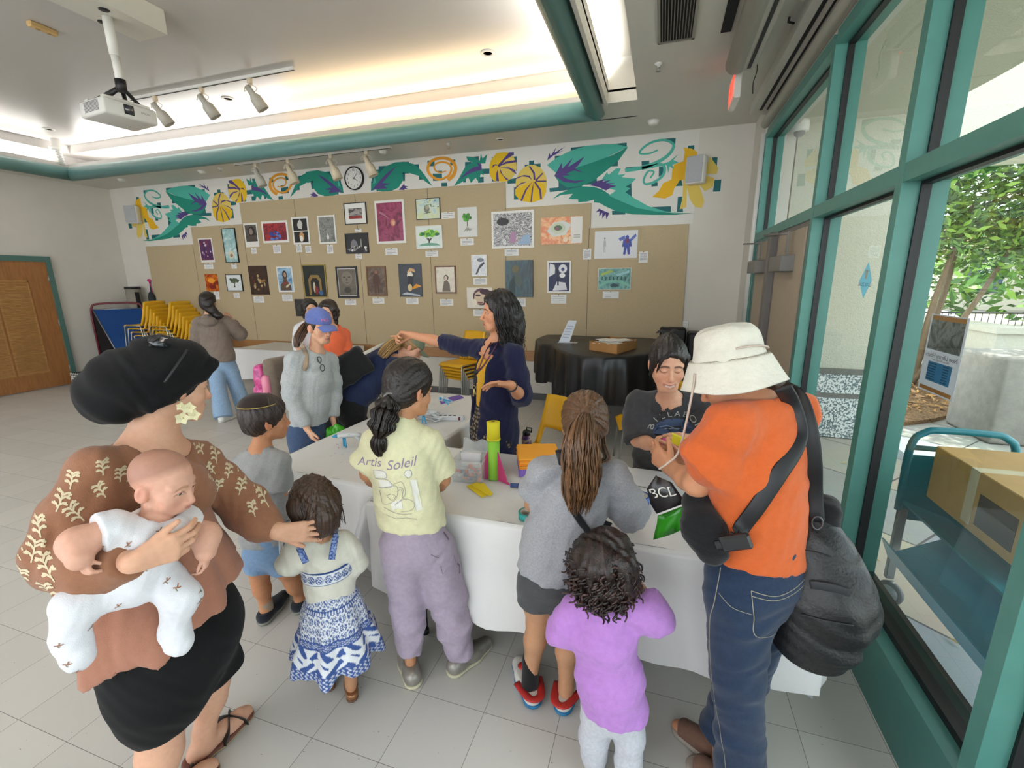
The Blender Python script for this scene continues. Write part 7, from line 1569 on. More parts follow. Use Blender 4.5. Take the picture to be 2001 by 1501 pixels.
 S=Sdf();S.ell(nb+up*.002+bf*.014,[.088,.082,.022],[rt,n,unit(up+bf*.25)],.01);S.cap(nb-up*.06,nb+up*.1,.042,.046,.006,None,'s');S.cut(nb-up*.04,-up,.01);sdf_obj('collar',S,cloth('collar_white','e3e2e6',.02),t,.004)
 D=Decal([rp],B(270,1090),rt,up,n,.5);k=1/740
 cs=[((x-270)*k,-(y-1090)*k)for x,y in ((225,1030),(262,1035),(310,1030),(350,1010),(265,1055),(245,1050),(300,1062),(215,1060),(330,1100),(345,1135),(305,1135),(318,1150),(355,1175),(350,1195),(335,1232),(362,1240),(230,1150),(190,1180),(145,1185),(150,1222),(158,1245),(153,1265),(280,1090),(352,1150))]
 b=MB();rn=random.Random(2)
 for (x,y)in cs:
  a=rn.uniform(-.4,.6);d=np.array([math.cos(a),math.sin(a)])*.009;e=np.array([-d[1],d[0]]);D.stroke(b,[(x-d[0],y-d[1]),(x+d[0]*.3,y+d[1]*.3),(x+d[0],y+d[1]+.002)],.0011,0,3);D.stroke(b,[(x,y),(x+e[0]*.8+d[0]*.3,y+e[1]*.8+d[1]*.3)],.0014,0,3);D.stroke(b,[(x-d[0]*.4,y-d[1]*.4),(x-e[0]*.7,y-e[1]*.7)],.0012,1,3)
 b.build('sprig_print',[mat('sprig_tan','9a6a50',.8),mat('sprig_grey','7f7a68',.8)],rp)
mother()
def little_girl():
 R=Rig(-1.19,1.30);n,rt=R.n,R.rt;up=np.array([0,0,1.]);t=person('toddler girl in a blue and white printed dress with messy brown hair',R.b[:2]);fw=n
 hd=Head(R(612,985,.02),unit(n*.9-rt*.35-up*.35),up,.86,'child');nb=R(628,1050);chest,waist,pel=R(634,1090),R(645,1140),R(652,1185)
 ls,rs=R(586,1068),R(668,1058);le,re_=R(566,1100,.02),R(694,1098,.02);lw,rw=R(575,1110,.12),R(684,1112,.13)
 lh,rh=R(630,1200),R(675,1205);lk,rk=R(640,1265),R(682,1275);la,ra=atZ(642,1318,.055),atZ(686,1338,.055)
 S=Sdf();hd.build(S);S.cap(nb-up*.02,hd.T(0,-.02,-.06),.034,.036,.02);S.chain([pel,waist,chest],[.07,.062,.064],.03);S.chain([ls,nb-up*.015,rs],[.03,.035,.03],.02);arm(S,ls,le,lw,.62);arm(S,rs,re_,rw,.62);leg(S,lh,lk,la,.62);leg(S,rh,rk,ra,.62)
 hand(S,lw,unit(n+rt*.2),-up,rt,.6);hand(S,rw,unit(n-rt*.2),-up,-rt,.6);foot(S,la,n,.55,.2);foot(S,ra,n,.55,.2)
 sdf_obj('body',S,skin_mat(),t,.008,[box_of(hd.c,.11,.0045)],col=lambda V:hd.paint(V,'b58462','a8685a','3a261c','2a1a14'));hd.eyeballs(t)
 pole=hd.T(0.01,-.075,.085);ax=unit(hd.u-hd.f*.8)
 S=Sdf();scalp(S,hd,.014);S.chain([hd.T(0,-.04,.0),hd.T(.0,-.055,-.055),hd.T(.01,-.05,-.095)],np.array([.092,.084,.058])*.86,.03);S.cap(hd.T(.07,.0,.0),hd.T(.065,-.01,-.09),.025,.018,.02);S.cap(hd.T(-.07,.0,.0),hd.T(-.065,-.01,-.075),.025,.018,.02);face_cut(S,hd,.05,0,.6);S.disp(combed(hd,pole,ax,60,.0026));S.disp(folds(.004,60,rt,4));sdf_obj('hair',S,hair_mat(),t,.005,col=combed_col('3b271b',pole,ax,60,.6))
 b=MB();rn=np.random.default_rng(4);sh=hair_shades('3b271b')
 for i in range(240):
  a=rn.uniform(-2.5,2.5);e=hd.r*math.sin(a)-hd.f*math.cos(a);r0=.078;L_=rn.uniform(.12,.215);p0=hd.T(0,-.02,.09)+e*.03;p1=hd.T(0,-.015,.04)+e*r0*1.15;p2=hd.T(0,-.02,-.03)+e*r0*1.18;p3=hd.T(0,-.03,.10-L_)+e*r0*rn.uniform(.75,1.15)+rn.normal(size=3)*.012;b.tube(crom([p0,p1,p2,p3],5),np.linspace(.003,.001,16),4,int(rn.integers(3)),False)
 b.ball(hd.T(.0,-.085,.075),.022,10,0,(1.2,.8,1));b.build('hair_strands',sh,t)
 CRM=cloth('knit_cream','d6d2c4',.03)
 top('blouse',t,CRM,[R(648,1165),R(645,1135),chest],[.092,.088,.09],(fw,.85),[([ls,ls*.5+le*.5,le,le*.4+lw*.6],[.04,.046,.046,.040]),([rs,rs*.5+re_*.5,re_+rt*.0,re_*.4+rw*.6],[.04,.048,.048,.042])],(),(nb+up*.005,up,.036),add(folds(.003,50,up,3),folds(.002,90,rt+up*.5,5)),h=.0055,extra=lambda S:S.chain([ls,nb-up*.02,rs],[.04,.042,.04],.02))
 W0,H0=R(646,1150),R(660,1268)
 def skirt_mat():
  m=bpy.data.materials.new('dress_print');m.use_nodes=True;nt=m.node_tree;N=nt.nodes;L=nt.links;b_=N['Principled BSDF'];b_.inputs['Roughness'].default_value=.85
  a=N.new('ShaderNodeAttribute');a.attribute_name='Col';L.new(a.outputs['Color'],b_.inputs['Base Color']);return m
 def pcol(V):
  ang=np.arctan2((V-W0)@rt,-(V-W0)@n);z=(W0[2]-V[:,2])/(W0[2]-H0[2]);white=np.array(hx('d8dadd')[:3]);blue=np.array(hx('223f80')[:3]);mid=np.array(hx('5f7db5')[:3])
  rad=.1+.1*z;s=ang*rad/.034;zz=z*(W0[2]-H0[2])/.034;iu,iv=np.round(s),np.round(zz);du,dv=s-iu,zz-iv;r=np.sqrt(du**2+dv**2);w=np.zeros(len(V));w=np.where((r<.44)&(r>.36),1,w);sw=np.sin(du*16+3*np.sin(dv*9+iu))*np.sin(dv*17+iv*2);w=np.where((r<.33)&(sw>-.1),.95,w);w=np.where((np.abs(du)>.38)&(np.abs(dv)>.38),.9,w)
  big=np.sin(ang*9.0+1.5*np.sin(z*22))*np.sin(z*38+2*np.sin(ang*9));w2=np.where(big>.12,1,0);w=np.where((z>.58)&(z<.86),w2,w)
  band=((z>.10)&(z<.115))|((z>.155)&(z<.165))|((z>.5)&(z<.515))|((z>.585)&(z<.6))|((z>.86)&(z<.87));w=np.where((z>.115)&(z<.155),.5+.5*np.sign(np.sin(ang*60)),w);w=np.where((z>.515)&(z<.585),.4+.6*(np.sin(ang*50)*np.sin(z*200)>-.2),w);w=np.where(z>.87,.25+.75*(np.abs(np.sin(ang*26+np.abs(np.sin(z*60))*2))>.55),w);w=np.where(band,1,w)
  return white[None]*(1-w[:,None])+(blue*.8+mid*.2)[None]*w[:,None]
 S=Sdf();S.chain([W0,W0*.6+H0*.4,H0,H0-up*.02],[.085,.120,.172,.178],.03);S.cut(H0,-up,.004);S.cut(W0+up*.012,up,.006)
 def fl(X,Y,Z):
  a=np.arctan2((X-W0[0])*rt[0]+(Y-W0[1])*rt[1],-(X-W0[0])*n[0]-(Y-W0[1])*n[1]);w=np.clip((W0[2]-Z)/.3,0,1);return 0.012*w*(np.sin(a*8+1)+.5*np.sin(a*13+2))
 S.disp(fl);sdf_obj('skirt',S,skirt_mat(),t,.0038,smooth=1,col=pcol)
 S=Sdf();BN=R(640,1108);S.cap(BN-up*.022,BN+up*.022,.099,.097,.004,(fw,.88));S.cut(BN-up*.026,-up);S.cut(BN+up*.026,up)
 def bcol(V):
  ang=np.arctan2((V-BN)@rt,-(V-BN)@n);s=ang*.095/.036;z=(V[:,2]-BN[2])/.036;du,dv=s-np.round(s),z;r=np.sqrt(du**2+dv**2);w=((r<.46)&(r>.36))|((r<.32)&(np.sin(du*18)*np.sin(dv*18)>-.15))|(np.abs(z)>.62);w=w.astype(float)[:,None];return np.array(hx('d8dadd')[:3])[None]*(1-w)+np.array(hx('2f4c8a')[:3])[None]*w
 sdf_obj('bodice_band',S,MATS.setdefault('dress2',skirt_mat()),t,.0035,col=bcol)
 for P in ([R(648,1094,-.105),R(652,1068,-.085),R(657,1044,-.05),R(660,1034,.0)],[R(598,1100,-.10),R(590,1082,-.085),R(583,1066,-.055),R(582,1052,.0)]):b=MB();b.tube(crom(P,5),.012,8,flat=.25,hint=n);b.build('strap',mat('strap_print','2c4684',.8,color2='8fa3cf',nscale=140),t)
 for a in (la,ra):shoe('shoe',a,n,t,mat('shoe_gold','9c6f4c',.3,metal=.6),mat('shoe_gold_sole','6b4a36',.6),.62,.24,.055)
little_girl()
def boy():
 R=Rig(-1.85,1.55);n,rt=R.n,R.rt;up=np.array([0,0,1.]);t=person('boy in a grey tee and dark skullcap looking right',R.b[:2]);fw=unit(rt*.6+n*.8)
 hd=Head(R(520,820,.02),unit(rt*.96+n*.2-up*.08),up,.98,'child');nb=R(508,876);chest,pel=R(515,935),R(522,1050)
 ls,rs=R(480,905,.06),R(546,905,-.06);le,re_=R(462,958,.06),R(548,985,-.05);lw,rw=R(470,1005,.1),R(560,1030,.08)
 lh,rh=R(508,1080,.03),R(548,1080,-.02);lk,rk=R(508,1135,.04),R(572,1135,-.02);la=R(524,1208,.04);la[2]=.075;ra=R(592,1205,.03);ra[2]=.075
 S=Sdf();hd.build(S);S.cap(nb-up*.03,hd.T(0,-.02,-.07),.042,.042,.02);S.chain([pel,chest],[.105,.105],.04,(fw,.75));S.chain([ls,nb-up*.02,rs],[.038,.045,.038],.03);arm(S,ls,le,lw,.75);arm(S,rs,re_,rw,.78);leg(S,lh,lk,la,.8);leg(S,rh,rk,ra,.8)
 hand(S,lw,-up,rt,n,.75);hand(S,rw,unit(rt*.5+n*.6-up*.3),-up,n,.75);foot(S,la,fw,.85);foot(S,ra,fw,.85)
 sdf_obj('body',S,skin_mat(),t,.009,[box_of(hd.c,.13,.0045)],col=lambda V:hd.paint(V,'b8805c','a8655a','2a1a14','1a1210'));hd.eyeballs(t,'2a1a12',(.1,1,0))
 pole=hd.T(0,-.05,.10);ax=unit(hd.u-hd.f*.5)
 S=Sdf();scalp(S,hd,.013);S.ell(hd.T(0,-.05,-.0),[.078,.062,.075],hd.A,.02);face_cut(S,hd,.048,.0,.55);S.cut(hd.T(0,-.0,-.048),unit(-hd.u+hd.f*.75),.01);S.cap(hd.T(-.09,.035,.012),hd.T(-.08,.035,-.02),.012,.008,.01);S.ell(hd.T(-.088,-.008,-.012),[.03,.022,.038],hd.A,.006,'s');S.disp(combed(hd,pole,ax,50,.002));S.disp(folds(.002,110,hd.f,3));sdf_obj('hair',S,hair_mat(),t,.0045,col=combed_col('2a1c16',pole,ax,50,.45))
 S=Sdf();S.ell(hd.T(0,-.035,.055),np.array([.088,.092,.082]),hd.A,.01);S.cut(hd.T(0,-.03,.082),unit(-hd.u+hd.f*.1),.003);sdf_obj('skullcap',S,cloth('kippah','2a1d18',.05),t,.005)
 b=MB();P=[hd.T(.088*math.cos(a),-.035+.090*math.sin(a),.084+.008*math.sin(a))for a in np.linspace(0,6.28,40)[:-1]];b.tube(P,.0025,5,closed=True);b.build('gold_trim',mat('trim_gold','b09a55',.4,metal=.6),t)
 GT=cloth('tee_grey','8f8f8f',.08,nscale=120)
 top('shirt',t,GT,[R(520,1052),R(515,990),chest+up*.03],[.125,.115,.112],(fw,.8),[([ls+up*.004,ls*.5+le*.5,le*.9+ls*.1],[.048,.054,.058]),([rs+up*.004,rs*.6+re_*.4,rs*.42+re_*.58],[.052,.060,.066])],[(R(520,1056),-up)],(nb+up*.008,up,.044),add(folds(.004,30,rt+up*.5,4),folds(.003,60,rt-up*.6,8)),h=.007,extra=lambda S:S.chain([ls+up*.004,nb-up*.018,rs+up*.004],[.046,.048,.046],.03))
 trousers('shorts',t,cloth('denim_pale','6f8bab',.1),(R(520,1040),R(526,1066)),(.115,.118),[([lh,R(508,1108,.04)],[.082,.078]),([rh,R(562,1108,-.02)],[.082,.08])],add(folds(.003,50,up,14)),flat=(fw,.85))
 b=MB()
 for q in ((545,1050),(548,1052),(551,1050)):b.tube(crom([R(q[0],q[1],-.1),R(q[0]+1,1080,-.13),R(q[0]-1+(q[0]%3)*2,1118,-.12)],5),.0022,5)
 b.build('tassel',mat('tassel_white','cfccc0',.8),t)
 for a,d in ((la,fw),(ra,fw)):
  o=shoe('shoe',a,d,t,cloth('shoe_navy','20242c',.05),mat('shoe_grey_sole','8a8a80',.7),.88,.25,.06)
  S=Sdf();S.cap(np.array([a[0],a[1],.055]),np.array([a[0],a[1],.10]),.034,.034,.005);sdf_obj('sock',S,cloth('sock_tan','9a8a78',.05),o,.006)
boy()
# ------------------------------------------------------------------ girl with the ponytail, toddler in purple, woman in orange, helper in black
def girl_grey():
 R=Rig(-.36,1.53);n,rt=R.n,R.rt;up=np.array([0,0,1.]);t=person('girl with a long brown ponytail in a grey tee and dark shorts at the table',R.b[:2]);fw=unit(n+rt*.1)
 hd=Head(R(1143,832,.06),unit(n*.85+rt*.05-up*.55),up+n*.5,.98,'child');nb=R(1134,905,.03);chest,waist,pel=R(1130,980,.01),R(1090,1060),R(1075,1128,-.02)
 ls,rs=R(1062,925,.02),R(1200,935,.02);le,re_=R(1040,985,.08),R(1238,1022,.06);lw,rw=R(1035,985,.28),R(1235,1010,.26)
 lh,rh=R(1052,1135,0),R(1105,1145,0);lk,rk=R(1050,1215,.0),R(1108,1238,.0);la=R(1036,1302,.02);ra=R(1106,1345,.0);la[2]=max(.07,min(.1,la[2]));ra[2]=max(.07,min(.1,ra[2]))
 S=Sdf();hd.build(S);S.cap(nb-up*.03,hd.T(0,-.03,-.06),.042,.042,.02);S.chain([pel,waist,chest],[.105,.095,.11],.04,(fw,.75));S.chain([ls,nb-up*.02,rs],[.04,.045,.04],.03);arm(S,ls,le,lw,.76);arm(S,rs,re_,rw,.76);leg(S,lh,lk,la,.84);leg(S,rh,rk,ra,.84)
 hand(S,lw,unit(n+rt*.3-up*.2),-up,rt,.8);hand(S,rw,unit(n-rt*.5-up*.1),-up,-rt,.8);dl,dr=unit(n*.9-rt*.35),unit(n*.85+rt*.35);foot(S,la,dl,.85);foot(S,ra,dr,.85)
 sdf_obj('body',S,skin_mat(),t,.009,[box_of(hd.c,.13,.005)],col=lambda V:hd.paint(V,'b98a68','a8685a','4a3222','2a1c14'));hd.eyeballs(t,'4a3020')
 pole=hd.T(0.0,-.108,.012);ax=hd.f
 S=Sdf();scalp(S,hd,.014);S.ell(hd.T(0,-.03,-.01),[.082,.08,.07],hd.A,.02);S.ell(pole,.03,None,.02);face_cut(S,hd,.05,0,.5);S.cut(hd.T(0,0,-.062),unit(-hd.u+hd.f*.4),.01);S.disp(combed(hd,pole,ax,80,.002));sdf_obj('hair',S,hair_mat(),t,.0045,col=combed_col('5a3d26',pole,ax,80,.6))
 b=MB();sh=hair_shades('5f4128',.6,1.75)
 g=crom([pole,R(1139,845,-.10),R(1137,880,-.12),R(1136,920,-.12),R(1133,960,-.11),R(1130,1004,-.10)],8);strands(b,g,[.018,.05,.062,.066,.066,.058,.035],420,8,.0032,wave=.004,wf=3)
 g=crom([hd.T(-.06,.03,-.02),R(1108,870,-.04),R(1105,915,-.06),R(1120,950,-.09)],7);strands(b,g,[.012,.018,.014,.006],40,9,.0028)
 g=crom([hd.T(.07,.03,-.03),R(1178,870,-.02),R(1186,895,-.04),R(1165,905,-.05)],7);strands(b,g,[.008,.014,.012,.006],30,10,.0028);b.build('ponytail',sh,t)
 b=MB();c_=R(1141,828,-.085);b.tube([c_+(rt*math.cos(a)+unit(up-n*.3)*math.sin(a))*.022 for a in np.linspace(0,6.28,16)[:-1]],.006,6,closed=True);b.build('hair_tie',mat('tie_tan','9c7a4c',.6),t)
 GT=cloth('tee_heather','9a9a9e',.12,nscale=160)
 sh_=top('shirt',t,GT,[R(1072,1122,-.02),R(1085,1060),R(1118,985,.01),R(1130,955,.02)],[.125,.125,.130,.115],(fw,.76),[([ls+up*.006,ls*.5+le*.5,R(1030,968,.06)],[.056,.064,.068]),([rs+up*.006,rs*.5+re_*.5,R(1238,1010,.07)],[.060,.072,.076])],[(R(1070,1122,-.02),unit(-up*1-rt*.22-n*.1))],(nb+up*.004,unit(up+n*.6),.05),
add(folds(.004,30,up+rt*.3,4),folds(.003,60,rt-up*.6,8),folds(.004,40,unit(up*.8-rt*.5),2)),extra=lambda S:S.chain([ls+up*.006,nb-up*.02,rs+up*.006],[.055,.058,.055],.03))
 trousers('shorts',t,cloth('shorts_charcoal','4a4a4c',.1,nscale=120),(R(1075,1112,-.02),R(1075,1130,-.02)),(.100,.112),[([lh,R(1052,1172,.0)],[.086,.088]),([rh,R(1106,1185,.0)],[.086,.088])],add(folds(.002,50,up,14)),flat=(fw,.82))
 for a,d,sk in ((la,dl,True),(ra,dr,False)):
  o=shoe('clog',a,d,t,mat('clog_white','d2cdc6',.5),mat('clog_blue','1f6f9c',.5),.9,.25,.058,.046);g=np.array([a[0],a[1],0]);sd=np.cross((0,0,1),d)
  b=MB();b.tube(crom([g+d*.03-sd*.05+[0,0,.055],g-d*.055-sd*.03+[0,0,.062],g-d*.075+[0,0,.062],g-d*.055+sd*.03+[0,0,.062],g+d*.03+sd*.05+[0,0,.055]],6),.017,8,flat=.35,hint=(0,0,1));b.build('strap',mat('clog_red','b02a26',.5),o)
  b=MB();b.ball(g+d*.1+[0,0,.052],.03,10,0,(1,1,.6));b.build('patch',mat('clog_red',''),o)
  if sk:S=Sdf();S.cap(np.array([a[0],a[1],.05]),R(1037,1288,.02),.038,.036,.005);sdf_obj('sock',S,cloth('sock_black','111113',.05),o,.006)
 # crossbody strap and small bag
 tb=thing('crossbody_bag','black crossbody strap and small bag on the grey tee','bag',R(1180,1060,-.1));bv=bvh_of(sh_)
 def skinp(x,y,o=.006):
  d=ray(x,y);h=bv.ray_cast(Vector(CC),Vector(unit(d)));return np.array(h[0])-unit(d)*o if h[0]else R(x,y,-.12)
 b=MB();P=crom([skinp(1092,880),skinp(1098,905),skinp(1108,950),skinp(1118,990),skinp(1135,1020),skinp(1152,1042)],5);b.tube(P,.013,8,flat=.2,hint=n);P=crom([skinp(1190,1020),skinp(1180,1040),skinp(1176,1062)],5);b.tube(P,.013,8,flat=.2,hint=n);b.build('strap',cloth('strap_web','15161a',.05),tb)
 S=Sdf();S.rbox(R(1165,1085,-.10),[.05,.03,.05],[rt,n,up],.02);sdf_obj('pouch',S,cloth('strap_web',''),tb,.006)
girl_grey()
def purple_kid():
 R=Rig(-.10,1.29);n,rt=R.n,R.rt;up=np.array([0,0,1.]);t=person('toddler with dark curly hair in a purple top and grey leggings, seen from behind',R.b[:2]);fw=n
 hd=Head(R(1182,1105,.02),unit(n*.95+up*.05+rt*.15),up,.84,'child');nb=R(1178,1172);chest,waist,pel=R(1178,1225),R(1190,1310),R(1196,1365)
 ls,rs=R(1122,1190),R(1232,1188);le,re_=R(1098,1232,.0),R(1280,1205,.03);lw,rw=R(1112,1246,.08),R(1254,1150,.09)
 lh,rh=R(1168,1380),R(1226,1380);lk,rk=R(1160,1440,.0),R(1230,1440,.0);la,ra=np.array([-.125,1.30,.05]),np.array([-.005,1.27,.05])
 S=Sdf();hd.build(S);S.cap(nb-up*.02,hd.T(0,-.02,-.06),.036,.036,.02);S.chain([pel,waist,chest],[.085,.08,.08],.03);S.chain([ls,nb-up*.012,rs],[.032,.036,.032],.02);arm(S,ls,le,lw,.66);arm(S,rs,re_,rw,.66);leg(S,lh,lk,la,.6);leg(S,rh,rk,ra,.6)
 hand(S,lw,unit(n+rt*.3),-up,rt,.6);hand(S,rw,unit(up*.7-rt*.5+n*.3),-rt,n,.6,(.6,.6,.6,.6));foot(S,la,n-rt*.1,.6,.2);foot(S,ra,n+rt*.1,.6,.2)
 sdf_obj('body',S,skin_mat(),t,.008,[box_of(hd.c,.11,.005)],col=lambda V:hd.paint(V,'b98668','a8685a','2a1a14','1a1210'));hd.eyeballs(t)
 S=Sdf();S.ell(hd.T(0,-.025,.03),[.105,.112,.102],hd.A,.02);S.ell(hd.T(0,-.04,-.03),[.10,.085,.075],hd.A,.03);S.cut(hd.T(0,.06,.0),unit(hd.f-hd.u*.45),.02);S.disp(folds(.008,60,(1,.4,.3),3,2));S.disp(folds(.006,80,(.2,.5,1),5,2));sdf_obj('hair',S,hair_mat(),t,.006,col=lambda V:np.array(hx('241714')[:3])[None]*(1+.5*np.sin(V[:,0]*130+3*np.sin(V[:,2]*90)))[:,None])
 b=MB();rn=np.random.default_rng(7);sh=hair_shades('281814',.6,2.2)
 for i in range(620):
  v=rn.normal(size=3);v/=np.linalg.norm(v)
  if v@hd.f>.45 and v@hd.u<.5:continue
  if v@hd.u<-.75:continue
  p=hd.T(0,-.03,.01)+hd.r*(v@hd.r)*.088+hd.f*(v@hd.f)*.092+hd.u*(v@hd.u)*.094;d=unit(v*.25+np.array([0,0,-.9])+rn.normal(size=3)*.28);u,w,_=frame(d,v);L_=rn.uniform(.035,.06);q=rn.uniform(.005,.010);ph=rn.uniform(0,6.28);k=12
  b.tube([p+v*.010+d*L_*j/k+(u*math.cos(ph+j*.85)+w*math.sin(ph+j*.85))*q for j in range(k+1)],np.linspace(.0052,.0022,k+1),5,int(rn.integers(3)),False)
 b.build('curls',sh,t)
 PU_=cloth('top_purple','b07cc2',.05);yk=R(1178,1195)
 top('shirt',t,PU_,[R(1200,1375),R(1190,1320),R(1180,1240),R(1178,1205)],[.112,.106,.100,.085],(fw,.85),[([ls+up*.004,ls*.4+le*.6,le,R(1112,1242,.05)],[.044,.050,.052,.036]),([rs+up*.004,rs*.45+re_*.55,re_,re_*.25+rw*.75],[.046,.054,.056,.046])],[(R(1200,1383),unit(-up-rt*.05))],(nb+up*.004,up,.042),
add(folds(.004,30,unit(up-rt*.5),4),folds(.003,55,unit(rt-up*.6),8),folds(.004,36,unit(up*.8+rt*.5),21)),extra=lambda S:S.chain([ls+up*.004,nb-up*.014,rs+up*.004],[.043,.046,.043],.03))
 trousers('leggings',t,cloth('leggings_grey','bdbdc4',.1,nscale=90),(R(1196,1355),R(1196,1380)),(.088,.09),[([lh,lk,la*.6+lk*.4,la],[.058,.050,.044,.040]),([rh,rk,ra*.6+rk*.4,ra],[.058,.050,.044,.040])],add(folds(.002,70,up,14)),flat=(fw,.9))
 for a,d in ((la,unit(n*.9+rt*.1)),(ra,unit(n+rt*.15))):shoe('shoe',a,d,t,mat('shoe_aqua','6fb0a8',.5,color2='c9c2b8',nscale=60),mat('shoe_aqua_sole','57a39a',.6),.66,.25,.05)
purple_kid()
def woman_orange():
 R=Rig(.235,1.40);n,rt=R.n,R.rt;up=np.array([0,0,1.]);t=person('woman in an orange tee, white bucket hat and dark jeans',R.b[:2]);fw=unit(-rt*.72+n*.69)
 hd=Head(R(1432,735,.02),unit(-rt*.80+n*.25-up*.5),up-rt*.12,1.0);nb=R(1486,790);chest,waist,pel=R(1475,905),R(1482,1040),R(1478,1115)
 ls,rs=R(1428,838,-.10),R(1552,812,.10);le,lw=R(1362,945,-.06),R(1314,918,.14);re_,rw=R(1415,900,.32),R(1338,905,.34)
 lh,rh=R(1448,1145,-.05),R(1500,1140,.07);lk,rk=R(1440,1310,-.05),R(1452,1320,.12);la=R(1450,1515,-.02);ra=R(1412,1422,.10);la[2]=max(la[2],.07);ra[2]=max(ra[2],.07)
 S=Sdf();hd.build(S,eyes='down');S.cap(nb-up*.02,hd.T(0,-.02,-.06),.052,.05,.03);S.chain([pel,waist,chest],[.14,.12,.125],.05,(fw,.76));S.chain([ls,nb-up*.03,rs],[.05,.06,.05],.04);arm(S,ls,le,lw,1.0,1.05);arm(S,rs,re_,rw,1.0);leg(S,lh,lk,la,.9);leg(S,rh,rk,ra,.9)
 hand(S,lw,unit(-rt*.75+up*.35+n*.5),unit(n+rt*.5),unit(rt*.8+up*.3),.98,(.5,.55,.6,.65),(.5,.7,.5));hand(S,rw,unit(-rt*.8+up*.4),unit(-n),up,.95,(.4,.5,.55,.6),(.4,.7,.4));foot(S,ra,-rt*.9+n*.3,1.0)
 sdf_obj('body',S,skin_mat(),t,.010,[box_of(hd.c,.13,.0045),box_of(lw+up*.06,.12,.004),box_of(ra,.2,.007)],col=lambda V:hd.paint(V,'c38a68','b06a5a','33211a','2a1a14'))
 S=Sdf();scalp(S,hd,.012);S.ell(R(1492,742,.03),[.055,.05,.04],None,.04);face_cut(S,hd,.035,0,.5);S.cut(hd.T(0,0,-.05),unit(-hd.u+hd.f*.6),.01);S.cut(R(1424,704,.02)-up*.012,unit(hd.u*.42+up*.70-rt*.02),.01);S.disp(folds(.003,90,(1,.2,.6),3));sdf_obj('hair',S,hair_mat(),t,.0055,col=combed_col('33211a',hd.T(0,-.1,0),hd.f,70,.5))
 # bucket hat
 HC=cloth('hat_canvas','d8d2c4',.04,.3);hu=unit(hd.u*.42+up*.70-rt*.02);hr=unit(np.cross(hd.f,hu));hf=np.cross(hu,hr);q0=R(1424,704,.02)
 S=Sdf();S.cap(q0-hu*.005,q0+hu*.055,.103,.090,.03,None);S.cut(q0+hu*.105,hu,.04);S.cut(q0-hu*.01,-hu,.004);S.disp(add(folds(.003,60,hr,3),folds(.002,110,hf+hu,5)));cr=sdf_obj('hat',S,HC,t,.005)
 b=MB();vs,N_=[],48;prof=[(.098,.012),(.104,.004),(.114,-.022),(.124,-.048),(.133,-.068),(.135,-.073),(.131,-.071),(.121,-.050),(.111,-.025),(.098,.0)]
 for (r,h)in prof:
  for j in range(N_):
   a=2*PI*j/N_;w=(r-.098)/.07;vs.append(q0+hr*r*math.cos(a)*1.0+hf*r*1.08*math.sin(a)+hu*(h+w*.010*math.sin(a*3+.6)))
 b.add(vs,[(i*N_+j,i*N_+(j+1)%N_,(i+1)%len(prof)*N_+(j+1)%N_,(i+1)%len(prof)*N_+j)for i in range(len(prof))for j in range(N_)],0,True);b.build('hat_brim',mat('hat_brim','d8d2c4',.85,bump=.5,bscale=70,noise=.04),cr)
 b=MB();P=[q0+hr*.1*math.cos(a)+hf*.104*math.sin(a)+hu*(.028+.012*math.sin(a*2))for a in np.linspace(-2.6,.6,20)];b.tube(P,.003,6);P=crom([R(1358,730,-.06),R(1354,760,-.08),R(1340,830,-.09),R(1325,885,-.06),R(1305,905,-.06),R(1288,917,-.05)],8);b.tube(P,.0035,6);b.build('hat_cord',mat('cord_beige','b9a79a',.8),cr)
 # tee
 OT=cloth('tee_orange','c65d2a',.04)
 tee=top('shirt',t,OT,[R(1482,1078),R(1480,1010),R(1476,920),R(1484,855)],[.142,.134,.142,.125],(fw,.82),[([ls+up*.008,ls*.5+le*.5,R(1378,908,-.08)],[.070,.084,.088]),([rs+up*.008,rs*.7+re_*.3],[.066,.070])],[(R(1482,1082),unit(-up-rt*.02))],(nb+up*.004-rt*.01,unit(up-rt*.35),.058),
add(folds(.0035,24,unit(up+rt*.4),4),folds(.003,50,unit(rt-up*.6),8),folds(.003,36,unit(up*.8-rt*.5),2)),extra=lambda S:S.chain([ls+up*.012,nb-up*.02,rs+up*.012],[.062,.064,.062],.04))
 jm=cloth('denim_dark','1f2f47',.12,.2,nscale=90)
 jn=trousers('jeans',t,jm,(R(1480,1075),R(1480,1120)),(.136,.146),[([lh,lk,R(1445,1420,-.04),la-up*.05],[.108,.080,.072,.088]),([rh,rk,ra*.5+rk*.5,ra-up*.02],[.105,.078,.070,.082])],add(folds(.003,40,unit(up+rt*.2),14),folds(.0025,80,unit(up-rt*.6),15)),flat=(fw,.85))
 D=Decal([jn],R(1495,1150),rt,up,n,.5);k=1/560;b=MB();M2=lambda x,y:((x-1495)*k,-(y-1150)*k)
 for pts in ([(1470,1107),(1478,1150),(1482,1182),(1510,1194),(1532,1180),(1546,1145)],[(1470,1107),(1510,1112),(1548,1098)],[(1472,1115),(1512,1119),(1548,1106)],[(1424,1092),(1420,1150),(1416,1200),(1424,1290),(1440,1380),(1458,1450),(1468,1500)],[(1425,1130),(1448,1142),(1475,1145)]):D.stroke(b,[M2(*p)for p in pts],.0011,0)
 b.build('stitching',mat('stitch_tan','8f8a7a',.8),jn)
